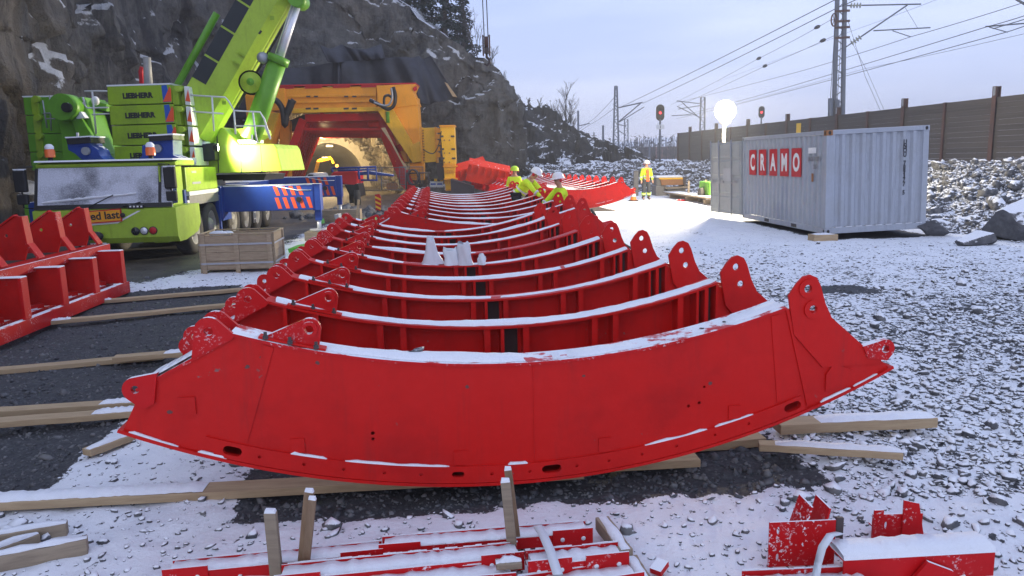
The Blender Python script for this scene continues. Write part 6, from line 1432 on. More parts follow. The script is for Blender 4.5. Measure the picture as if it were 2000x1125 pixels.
b = MB(); b.tube([K0, K0.lerp(K1, .5), K1], [.24, .24, .22], 20); b.build('lift_cylinder', 'green_paint', crane)
b = MB(); d = (K1-K0).normalized(); b.tube([K1-d*.16, K1+d*.02], .27, 20); b.build('cylinder_head', 'green_paint', crane)
b = MB(); b.tube([K1, K2], .12, 16); b.build('lift_rod', 'chrome_rod', crane)
b = MB(); b.tube([at(541, 104, 19.4), at(574, 6, 19.6)], .025, 6); b.build('rod_hose', 'galvanised', crane)
b = MB(); b.disc(K2+Vector((.05, 0, .05)), (0, 1, 0), .2, .6, 16); b.build('rod_clevis', 'green_paint', crane)
# hook block on its ropes
hk = at(950, 92, 20.7); r = thing('hook_block', tuple(hk), 'dark crane hook block hanging on ropes against the sky', 'hook')
b = MB()
for s in (-1, 1): b.box(hk.x+s*.085-.018, hk.x+s*.085+.018, hk.y-.10, hk.y+.10, hk.z-.22, hk.z+.30)
b.build('side_plate', 'rusty_steel', r, bevel=.01)
b = MB(); b.disc((hk.x, hk.y, hk.z+.12), (1, 0, 0), .15, .11, 18); b.build('sheave', 'rusty_steel', r)
b = MB(); b.box(hk.x-.06, hk.x+.06, hk.y-.08, hk.y+.08, hk.z-.16, hk.z-.02); b.build('trunnion', 'dark_steel', r)
b = MB(); b.tube([(hk.x+.0, hk.y, hk.z-.16), (hk.x, hk.y, hk.z-.26), (hk.x+.07, hk.y, hk.z-.32), (hk.x+.08, hk.y, hk.z-.40), (hk.x, hk.y, hk.z-.46), (hk.x-.07, hk.y, hk.z-.42)], [.03, .035, .04, .04, .035, .015], 8); b.build('hook', 'dark_steel', r)
b = MB(); tp = bp(12.8, 0, 0)
for s in (-1, 1): b.tube([(hk.x+s*.05, hk.y, hk.z+.25), (tp.x+s*.06, tp.y, tp.z)], .014, 6)
b.tube([(hk.x+.09, hk.y, hk.z-.25), (hk.x+.10, hk.y, hk.z-.48)], .01, 5)
b.build('rope', 'wire_steel', r)
# tarpaulin over the portal
def drape(name, outline_top, bottom, label, Y0=47.2, n=140, rows=22, seed=0, FQ=13, FA=1.5):
    xs_ = np.linspace(0, 1, n); tx_ = [p[0] for p in outline_top]; r_ = []
    k0 = np.linspace(0, 1, len(outline_top)); kb = np.linspace(0, 1, len(bottom)); X = np.zeros((rows, n)); Y = X.copy(); Z = X.copy()
    for j in range(rows):
        t = j/(rows-1)
        for i, u in enumerate(xs_):
            a = (np.interp(u, k0, [p[0] for p in outline_top]), np.interp(u, k0, [p[1] for p in outline_top])); c = (np.interp(u, kb, [p[0] for p in bottom]), np.interp(u, kb, [p[1] for p in bottom]))
            fold = FA*(.30*sin(u*FQ*1.9+seed+1.6*sin(u*5+seed*1.7)+.8*t)*(.35+.65*t)+.42*sin(u*FQ*.7+seed*2+.6*sin(t*2+u*3))+.9*abs(sin(u*FQ*.45+seed))*(t-t*t))
            p = at(a[0]+(c[0]-a[0])*t, a[1]+(c[1]-a[1])*t, Y0+fold*.55-.5*t-.25*sin(pi*t)); X[j, i], Y[j, i], Z[j, i] = p
    o = grid_mesh(name, X, Y, Z, 'tarp'); s = o.modifiers.new('thickness', 'SOLIDIFY'); s.thickness = .03; return tag(o, label, 'tarpaulin')
drape('tarpaulin', [(440, 140), (490, 140), (545, 136), (600, 131), (650, 122), (668, 120)], [(440, 235), (500, 230), (560, 215), (620, 190), (650, 180), (672, 178)], 'left half of the black tarpaulin hung over the tunnel portal', seed=1)
drape('tarpaulin', [(666, 120), (700, 119), (740, 115), (775, 111), (803, 113), (818, 110), (826, 116), (842, 109)], [(668, 178), (720, 180), (780, 186), (815, 202), (835, 206), (850, 200), (868, 198), (893, 191)], 'right half of the black tarpaulin hanging lowest over the portal', Y0=46.7, seed=3)
drape('tarpaulin', [(624, 88), (645, 97), (667, 87), (690, 96), (715, 97), (745, 87)], [(640, 121), (660, 123), (690, 120), (710, 119), (730, 116), (752, 113)], 'small upper piece of black tarpaulin pinned to the rock', Y0=47.3, n=50, seed=5)
b = MB(); b.prism([[at(x, y, 46.4) for x, y in [(868, 160), (874, 163), (893, 190), (884, 188)]]], (0, .2, 0)); tag(b.build('plywood_sheet', 'timber'), 'pale plywood strip at the right edge of the tarpaulin', 'board')

# ================================================================== orange gantry with the red arch frames
GY = 42
gan = thing('formwork_gantry', tuple(at(680, 390, GY).xy.to_3d()), 'big orange steel gantry standing before the tunnel mouth', 'gantry')
def gp(name, mat, px, Y=GY, depth=1.0, bevel=.02, parent=None): return px_prism(name, mat, px, Y, depth, bevel, parent or gan)
gp('cross_beam', 'orange_paint', [(555, 172), (735, 168), (735, 217), (565, 219), (555, 210)], GY, 1.4)
gp('beam_flange', 'orange_paint', [(562, 186), (733, 183), (733, 188), (562, 191)], GY-.10, .1); gp('beam_flange', 'orange_paint', [(562, 199), (733, 196), (733, 199.5), (562, 202)], GY-.12, .12); gp('beam_flange', 'yellow_paint', [(566, 212), (738, 209), (742, 217), (562, 221)], GY-.2, .2)
for x in (602, 617, 676, 692): gp('bolt_plate', 'dark_steel', [(x-5, 210.5), (x+5, 210), (x+5, 213.5), (x-5, 214)], GY-.22, .02, 0); gp('bolt_plate', 'dark_steel', [(x-4, 187), (x+4, 187), (x+4, 190), (x-4, 190)], GY-.12, .02, 0)
for i in range(5): gp('top_plate', 'red_mark', [(540+i*55, 167.5-i*1.0), (573+i*55, 166.7-i*1.0), (573+i*55, 173-i), (540+i*55, 174-i)], GY-.05, 1.4, 0)
gp('red_deck', 'red_mark', [(538, 166), (812, 161.5), (812, 164), (538, 169)], GY-.1, 1.8, 0)
gp('corner_block', 'orange_paint', [(735, 167), (812, 164), (806, 178), (817, 205), (760, 212), (738, 216)], GY-.1, 1.6); gp('corner_block', 'orange_paint', [(477, 176), (556, 172), (557, 214), (482, 220)], GY-.1, 1.6)
gp('red_edge', 'red_mark', [(806, 172), (813, 168), (814, 175), (809, 178)], GY-.2, .2, 0)
gp('leg', 'orange_paint', [(760, 208), (815, 190), (823, 318), (805, 318)], GY-.05, 1.2); gp('leg_flange', 'yellow_paint', [(735, 212), (762, 205), (824, 312), (806, 318)], GY-.5, .40)
gp('leg_foot', 'yellow_paint', [(800, 285), (818, 276), (826, 315), (808, 318)], GY-.7, .5); gp('inner_web', 'orange_paint', [(752, 232), (790, 282), (796, 316), (772, 316), (768, 270), (752, 262)], GY+.5, .8)
gp('leg', 'orange_paint', [(480, 215), (520, 214), (545, 222), (528, 285), (518, 330), (490, 330)], GY-.05, 1.2); gp('leg_flange', 'yellow_paint', [(512, 222), (543, 220), (526, 284), (506, 284)], GY-.4, .35); gp('inner_web', 'orange_paint', [(546, 240), (566, 236), (566, 352), (546, 352)], GY+.9, .5)
gp('post', 'orange_paint', [(800, 318), (828, 318), (828, 352), (802, 352)], GY+.9, .6); gp('dark_brace', 'dark_steel', [(536, 246), (600, 222), (600, 238), (560, 262), (540, 262)], GY+1.3, .4)
def hose(name, pts, Y, rad, mat='black_plastic', parent=None):
    P = [Vector(at(x, y, Y)) for x, y in pts]; Q = []
    for i in range(len(P)-1):
        p0, p1, p2, p3 = P[max(i-1, 0)], P[i], P[i+1], P[min(i+2, len(P)-1)]
        for t in np.linspace(0, 1, 7)[:-1]: Q.append(.5*((2*p1)+(p2-p0)*t+(2*p0-5*p1+4*p2-p3)*t*t+(3*p1-p0-3*p2+p3)*t**3))
    Q.append(P[-1]); b = MB(); b.tube(Q, rad, 7); return b.build(name, mat, parent or gan)
hose('hose_loop', [(768, 170), (772, 188), (769, 206), (757, 213), (742, 205), (722, 195)], GY-.9, .10); hose('hose_loop', [(764, 172), (766, 190), (760, 204), (748, 206), (730, 200)], GY-1.0, .06, 'galvanised'); hose('hose_loop', [(750, 205), (751, 190), (758, 186), (765, 190)], GY-.9, .07)
hose('hose_loop', [(528, 196), (540, 197), (552, 215), (556, 245), (562, 215), (574, 195)], GY-.9, .16); hose('hose_loop', [(570, 196), (566, 208), (560, 222)], GY-.9, .2)
b = MB(); b.tube([at(757, 218, GY-.5), at(758, 240, GY-.5)], .10, 10); b.build('green_jack', 'green_paint', gan)
gp('ply_strip', 'timber', [(744, 250), (752, 249), (784, 312), (800, 330), (792, 332), (762, 276)], GY-1.3, .08, 0)
# nested red arch frames standing inside the gantry
for k in range(9):
    Y = 42.5+1.5*k; lab = '%s red trapezoid arch frame from the front under the orange gantry' % ORD[k]
    P = [at(x, y, 42.5) for x, y in [(546, 356), (590, 240), (600, 218), (742, 217), (750, 240), (806, 374)]]
    P = [Vector((p.x+(Y-42.5)*-.175, Y, p.z)) for p in P]; P[0] = P[0]+(P[0]-P[1])*.30
    r = thing('arch_frame', (P[3].x-2, Y, 0), lab, 'arch frame', 'red arch frames nested under the gantry')
    b = MB(); b.beam(P[0], P[1]+(P[2]-P[1])*.3, .42, .30, up=(0, 1, 0)); b.build('left_leg', 'red_steel', r, bevel=.01)
    b = MB(); b.beam(P[5], P[4]+(P[3]-P[4])*.3, .42, .30, up=(0, 1, 0)); b.build('right_leg', 'red_steel', r, bevel=.01)
    b = MB(); b.beam(P[2]+Vector((-.1, 0, -.35)), P[3]+Vector((.1, 0, -.30)), .30, .40); b.build('top_beam', 'red_steel', r, bevel=.01)
    b = MB(); b.beam(P[1]+Vector((.1, 0, -.35)), P[4]+Vector((-.1, 0, -.35)), .14, .14); b.build('tie_beam', 'red_steel', r)
    b = MB()
    for f in (.2, .5, .8): q = P[2].lerp(P[3], f); b.box(q.x-.07, q.x+.07, Y-.1, Y+.1, q.z-.55, q.z-.02)
    b.build('stiffener', 'red_steel', r)
    if k == 0: b = MB(); q = P[5].lerp(P[4], .56); b.prism([[q+Vector((0, -.15, 0)), q+Vector((.35, -.15, .15)), q+Vector((.30, -.15, .55)), q+Vector((-.1, -.15, .35))]], (0, .06, 0)); b.build('lug', 'red_steel', r)
# yellow formwork columns right of the gantry
r = thing('ribbed_formwork', tuple(at(835, 345, 40.5)), 'orange ribbed formwork panel between the gantry leg and the bolted column', 'formwork')
b = MB(); b.prism([[at(x, y, 40.5) for x, y in [(821, 250), (850, 249), (852, 316), (826, 318)]]], (0, .5, 0)); b.build('panel', 'yellow_paint', r, bevel=.015)
for i in range(12): y = 254+i*5.3; b = MB(); b.prism([[at(x, yy, 40.45) for x, yy in [(824+i*.25, y), (827.5+i*.25, y), (827.5+i*.25, y+1.4), (824+i*.25, y+1.4)]]], (0, .05, 0)); b.build('bolt', 'rust_spot', r)
for x in (820.5, 848.5): b = MB(); b.prism([[at(xx, yy, 40.3) for xx, yy in [(x, 248), (x+3, 248), (x+6, 318), (x+3, 318)]]], (0, .8, 0)); b.build('flange', 'orange_paint', r)
r = thing('formwork_column', tuple(at(872, 372, 39.5)), 'yellow bolted formwork column standing right of the gantry', 'formwork')
b = MB(); b.prism([[at(x, y, 39.5) for x, y in [(859, 246), (887, 245), (890, 312), (889, 348), (893, 370), (870, 371), (866, 320)]]], (0, .9, 0)); b.build('column', 'yellow_paint', r, bevel=.02)
for y, x0, x1 in ((246, 858, 888), (325, 865, 892.5), (350, 867, 893), (371, 870, 893)): b = MB(); b.prism([[at(xx, yy, 39.35) for xx, yy in [(x0, y-1.5), (x1, y-2), (x1, y+1), (x0, y+1.5)]]], (0, 1.2, 0)); b.build('flange', 'orange_paint', r)
for y in (266, 291, 309):
    for x in (862.5+.05*(y-266), 884+.05*(y-266)): b = MB(); b.prism([[at(xx, yy, 39.44) for xx, yy in [(x-3.5, y-1.5), (x+3.5, y-1.5), (x+3.5, y+2), (x-3.5, y+2)]]], (0, .05, 0)); b.build('pocket', 'dark_steel', r)
    for x in (868, 878): b = MB(); b.disc(at(x, y+8, 39.46), (0, 1, 0), .04, .05, 8); b.build('bolt', 'rust_spot', r)
for y in (319, 332, 353):
    for i in range(5): b = MB(); c = at(869+i*4.6, y, 39.44); b.beam(c, c+Vector((0, 0, -.16)), .05, .05); b.build('cleat', 'orange_paint', r)
for y0_ in (250, 262, 274, 286, 298): b = MB(); b.prism([[at(xx, yy, 39.9) for xx, yy in [(851, y0_), (859, y0_), (860, y0_+9), (852, y0_+9)]]], (0, .4, 0)); b.build('side_rib', 'orange_paint', r)
b = MB(); b.prism([[at(xx, yy, 40.1) for xx, yy in [(852, 318), (866, 318), (868, 352), (856, 352)]]], (0, .3, 0)); b.build('dark_leg', 'dark_steel', r)
hose('cable', [(862, 256), (856, 285), (845, 300), (826, 292)], 39.3, .025, 'black_plastic', r)

# ================================================================== in front of the tunnel mouth
r = thing('boom_lift', tuple(gnd(690, 402)), 'red and blue boom lift parked before the tunnel', 'boom lift'); Y = 33.5
def lp(name, mat, px, dep, dY=0, bevel=.03): return px_prism(name, mat, px, Y+dY, dep, bevel, r)
lp('counterweight', 'red_mark', [(644, 342), (652, 335), (690, 332), (699, 336), (700, 358), (694, 364), (676, 362), (655, 356)], 1.3, 0, .08)
lp('chassis', 'black_plastic', [(672, 360), (700, 358), (705, 384), (684, 384)], 1.2); b = MB()
b.disc(at(698, 386, Y), (1, .25, 0), .34, .26, 20); b.build('tyre', 'rubber', r); b = MB(); b.disc(at(688, 382, Y+1.6), (1, .25, 0), .34, .26, 20); b.build('tyre', 'rubber', r)
lp('boom_arm', 'blue_paint', [(700, 336), (722, 334), (768, 341), (768, 345), (720, 341), (700, 343)], .3)
b = MB()
for ln in ([(648, 329), (734, 326), (736, 352), (705, 352)], [(648, 329), (650, 336)], [(700, 327), (702, 350)], [(718, 326), (719, 351)], [(660, 333), (734, 331)]): b.tube([at(x, y, Y-.3) for x, y in ln], .05, 6)
b.build('basket_frame', 'blue_paint', r)
r = thing('parked_van', tuple(gnd(610, 392)), 'dark van front half hidden behind the blue outriggers', 'van'); Y = 34.5
px_prism('body', 'grey_paint', [(596, 352), (598, 342), (604, 338), (614, 339), (618, 350), (618, 372), (596, 372)], Y, 2.5, .06, r); px_prism('windscreen', 'glass_dark', [(599, 349), (602, 341), (611, 341), (614, 350)], Y-.01, .03, 0, r)
r = thing('yellow_machine', (at(632, 325, 66).x, 66, 0), 'yellow machine arm working deep inside the tunnel', 'machine')
b = MB(); b.beam(at(614, 345, 66), at(622, 315, 66), .28, .26); b.beam(at(622, 315, 66), at(646, 309, 67), .28, .26); b.beam(at(646, 309, 67), at(652, 320, 67), .2, .2); b.build('arm', 'yellow_paint', r, bevel=.04); b = MB(); c = at(622, 345, 67); b.box(c.x-.7, c.x+.1, 66.5, 68.5, -.3, .9); b.build('body', 'yellow_paint', r, bevel=.06)
b = MB(); c = at(620, 356, 66); b.disc((c.x-.6, 66.3, .2), (1, 0, 0), .5, .4, 16); b.disc((c.x+.6, 66.3, .2), (1, 0, 0), .5, .4, 16); b.build('wheel', 'rubber', r)
c = at(658, 324, 72); r = thing('welding_lamp', tuple(c), 'small glowing orange lamp deep in the tunnel', 'lamp'); b = MB(); b.sphere(c, .16, 8); b.build('glow', 'ember_glow', r); b = MB(); b.beam(c+Vector((0, 0, -.16)), (c.x, c.y, -.4), .05); b.build('stand', 'dark_steel', r)
def mesh_fence(px0, px1, yt, yb, Y, label):
    r = thing('mesh_fence', tuple(at((px0+px1)/2, yb, Y)), label, 'site fence', 'wire mesh fence panels before the tunnel'); b = MB()
    P = [at(px0, yb, Y), at(px1, yb, Y), at(px1, yt, Y), at(px0, yt, Y)]
    b.tube(P+[P[0]], .025, 5); b.build('frame', 'mast_steel', r); b = MB()
    for i in range(1, 14): b.beam(P[0].lerp(P[1], i/14), P[3].lerp(P[2], i/14), .008)
    for i in range(1, 6): b.beam(P[0].lerp(P[3], i/6), P[1].lerp(P[2], i/6), .008)
    b.build('mesh', 'mast_steel', r)
mesh_fence(700, 745, 327, 372, 38, 'wire mesh fence panel behind the boom lift'); mesh_fence(746, 792, 327, 371, 38.2, 'wire mesh fence panel left of the slanting red leg'); mesh_fence(780, 826, 326, 360, 39.6, 'wire mesh fence panel below the orange gantry leg')
r = thing('hose_reel', tuple(at(808, 360, 39)), 'dark steel reel stand at the foot of the gantry leg', 'reel'); b = MB(); c = at(806, 346, 39)
b.tube([c+Vector((.28*cos(t), 0, .38*sin(t))) for t in np.linspace(0, 2*pi, 17)], .05, 6); b.tube([c+Vector((.28*cos(t), .4, .38*sin(t))) for t in np.linspace(0, 2*pi, 17)], .05, 6); b.build('rim', 'dark_steel', r); b = MB()
for dx in (-.35, .35, .8): b.tube([c+Vector((dx, .1, -.6)), c+Vector((dx, .1, .25))], .04, 6)
b.tube([c+Vector((-.3, .1, .2)), c+Vector((.9, .1, .2))], .04, 6); b.build('stand', 'dark_steel', r)
r = thing('site_barrier', tuple(at(855, 372, 41)), 'white and blue site barrier with a yellow striped board', 'barrier'); Y = 41
for i, (x0, x1) in enumerate(((840, 852), (853, 865), (888, 898))): px_prism('board', 'white_paint', [(x0, 354), (x1, 354), (x1, 366), (x0, 366)], Y, .15, .01, r); px_prism('board_stripe', 'blue_ink', [(x0+1, 358), (x1-1, 358), (x1-1, 361), (x0+1, 361)], Y-.01, .008, 0, r)
for i in range(4): px_prism('warning_block', 'yellow_sign' if i % 2 else 'black_ink', [(842+i*6, 349), (847.6+i*6, 349), (847.6+i*6, 354), (842+i*6, 354)], Y-.02, .1, 0, r)
for x in (812, 880): px_prism('kerb', 'concrete_block', [(x-8, 366), (x+20, 366), (x+20, 374), (x-8, 374)], Y+.3, .4, .01, r)
r = thing('work_trestle', tuple(at(757, 372, 39)), 'small pale trestle with tools behind the red leg', 'trestle'); b = MB(); Y = 39
for x in (744, 750, 757): b.tube([at(x, 352, Y), at(x, 366, Y)], .04, 5)
b.tube([at(743, 354, Y), at(758, 353, Y)], .05, 5); b.tube([at(743, 360, Y), at(758, 360, Y)], .04, 5); b.build('frame', 'timber', r); b = MB(); b.disc(at(762, 364, Y), (0, 1, 0), .2, .2, 12); b.disc(at(771, 364, Y), (0, 1, 0), .18, .2, 12); b.build('wheel', 'rust_spot', r)
# delineator sign beside the rows
s0 = at(738, 396, 29.5); r = thing('delineator', (s0.x, s0.y, 0), 'red and yellow striped delineator board beside the rib row', 'sign')
P = lambda x, y, Y=29.5: at(x, y, Y)
b = MB(); b.prism([[P(732, 380), (P(741, 379)), P(744, 386), P(744, 408), P(742, 412), P(734, 411)]], (0, .03, 0)); b.build('board', 'red_mark', r)
for y in (383, 392, 401): b = MB(); b.prism([[P(732.5+(y-380)*.05, y), P(743.7, y+5), P(743.7, y+9), P(732.5+(y-380)*.05, y+4)]], (0, -.006, 0)); b.build('yellow_stripe', 'yellow_sign', r)
b = MB(); b.tube([P(737, 410), (s0.x, s0.y, .05)], .03, 6); b.box(s0.x-.3, s0.x+.3, s0.y-.15, s0.y+.2, 0, .1); b.build('foot', 'rubber', r)
# green boards, stone heap and stake left of the rows
def gboard(px, Y, dep, label): b = MB(); b.prism([[at(x, y, Y) for x, y in px]], (0, dep, 0)); o = b.build('formwork_board', 'green_board', bevel=.008); return tag(o, label, 'formwork board')
gboard([(562, 486), (590, 481), (602, 484), (602, 492), (564, 494)], 17.2, .8, 'green formwork board lying beside the third ribs'); gboard([(686, 432), (731, 425), (731, 436), (690, 440)], 24.6, .4, 'green board by the stone heap left of the rows'); gboard([(620, 429), (628, 428), (630, 437), (622, 438)], 23.5, .3, 'small green board beside the outrigger mat')
b = MB(); b.beam(at(697, 430, 24), at(700, 390, 24), .06); tag(b.build('wooden_stake', 'timber'), 'thin upright stake beside the stone heap', 'stake')
b = MB(); c = gnd(672, 432); b.beam(c+Vector((-.9, 0, .2)), c+Vector((.6, .1, .22)), .6, .4); tag(b.build('timber_stack', 'timber_grey', bevel=.01), 'low stack of grey timber beside the near outrigger mat', 'timber stack')
b = MB(); b.prism([[at(x, y, 23.2) for x, y in [(652, 419), (661, 418), (663, 428), (654, 428)]]], (0, .4, 0)); tag(b.build('grey_bucket', 'grey_paint', bevel=.02), 'small grey bucket near the stone heap', 'bucket')
rs = np.random.RandomState(4)
def heap_s(r_, n):
    c = gnd(690, 422); x = c.x+r_.normal(0, .9, n); y = c.y+r_.normal(0, .6, n); return x, y
stones('rubble', 420, heap_s, lambda rs, n, x, y, r, b: np.clip(rs.lognormal(-2.0, .5, n), .05, .35), 'heap of dark stones left of the rib rows')

# ================================================================== right hand side: blocks, tank, cone, walkway
r = thing('concrete_stack', tuple(gnd(1300, 383)), 'rusty yellow steel trough on concrete blocks by the bank', 'steel trough'); Y = 39.5
px_prism('block', 'concrete_block', [(1281, 363), (1302, 363), (1302, 383), (1281, 383)], Y, 1.2, .03, r); px_prism('block', 'concrete_block', [(1282, 347), (1292, 347), (1292, 362.5), (1282, 362.5)], Y, 1.1, .03, r)
px_prism('trough', 'rust_spot', [(1290, 350), (1337, 349), (1337, 361), (1292, 362)], Y-.1, 1.0, .02, r); px_prism('trough_rim', 'yellow_paint', [(1288, 347.5), (1339, 347), (1339, 350), (1288, 350.5)], Y-.15, 1.1, .01, r); px_prism('snow_heap', 'snow', [(1282, 343.5), (1330, 342.5), (1336, 346.8), (1282, 347.3)], Y-.1, 1.0, .03, r)
px_prism('end_plate', 'dark_steel', [(1334, 346), (1339, 345), (1340, 364), (1336, 364)], Y-.2, 1.2, 0, r); px_prism('lower_plank', 'timber_grey', [(1300, 366), (1345, 364), (1345, 367), (1300, 369)], Y-.3, .8, 0, r); px_prism('lower_block', 'concrete_block', [(1304, 369.5), (1338, 367.5), (1342, 378), (1304, 379)], Y-.1, .8, .02, r)
r = thing('walkway', tuple(gnd(1370, 385)), 'low snowy timber walkway leading to the container door', 'walkway')
b = MB(); a_, c_ = at(1312, 381, 38.5), at(1412, 384, 30.5); b.beam((a_.x, a_.y, .22), (c_.x, c_.y, .30), .9, .06); b.build('deck', 'timber_grey', r); b = MB(); b.beam((a_.x, a_.y, .255), (c_.x, c_.y, .335), .86, .02); b.build('snow_layer', 'snow', r)
for f in (.15, .5, .85): b = MB(); q = a_.lerp(c_, f); b.box(q.x-.4, q.x+.4, q.y-.1, q.y+.1, -.05, .2); b.build('bearer', 'timber_grey', r)
for px, Yp, lab in ((1345, 36, 'left grey wooden post of the walkway'), (1378, 33.5, 'right grey wooden post of the walkway')):
    c = at(px, 370, Yp); b = MB(); b.beam((c.x, Yp, -.1), (c.x, Yp, at(px, 353 if px < 1360 else 351, Yp).z), .09, .07, up=(0, 1, 0)); tag(b.build('wooden_post', 'timber_grey'), lab, 'post')
c = at(1242, 365, 40); b = MB(); b.box(c.x-.1, c.x+.14, 40, 40.25, 0, at(1242, 333, 40).z); tag(b.build('concrete_post', 'concrete_block', bevel=.02), 'grey block post between the rib tip and the standing worker', 'post')
b = MB(); c = gnd(1357, 391); 
for i in range(7):
    q = c+Vector((random.uniform(-.7, .7), random.uniform(-.6, .6), .03)); b.tube([q+Vector((.35*cos(t)*random.uniform(.7, 1.2), .25*sin(t), .02*sin(3*t))) for t in np.linspace(0, 2*pi, 13)], .028, 5)
tag(b.build('coiled_tape', 'red_frosted'), 'tangle of red barrier tape on the snow before the walkway', 'barrier tape')
c = gnd(1237, 392.5); r = thing('traffic_cone', tuple(c), 'orange traffic cone on the snow left of the standing worker', 'cone')
b = MB(); b.lathe(c+Vector((0, 0, .045)), (0, 0, 1), [(.15, 0), (.10, .22), (.03, .56), (.0, .565)], 18); b.build('body', 'cone_orange', r); b = MB(); b.lathe(c+Vector((0, 0, .045)), (0, 0, 1), [(.118, .16), (.088, .30)], 18); b.build('band', 'reflective', r); b = MB(); b.box(c.x-.2, c.x+.2, c.y-.2, c.y+.2, .0, .045); b.build('base', 'rubber', r, bevel=.01)
b = MB(); c = gnd(1160, 436, .05); b.tube([c, c+Vector((.02, 0, .25)), c+Vector((-.06, .1, .42))], [.05, .06, .04], 7); tag(b.build('hose_end', 'rubber'), 'black hose end sticking up beside the right row of lugs', 'hose')
b = MB(); pts = [gnd(1165, 440, .03), gnd(1195, 462, .03), gnd(1225, 480, .03), gnd(1262, 500, .03), gnd(1290, 512, .03)]; b.tube(pts, .025, 6); tag(b.build('cable', 'rubber'), 'dark cable lying on the gravel along the rib lugs', 'cable')

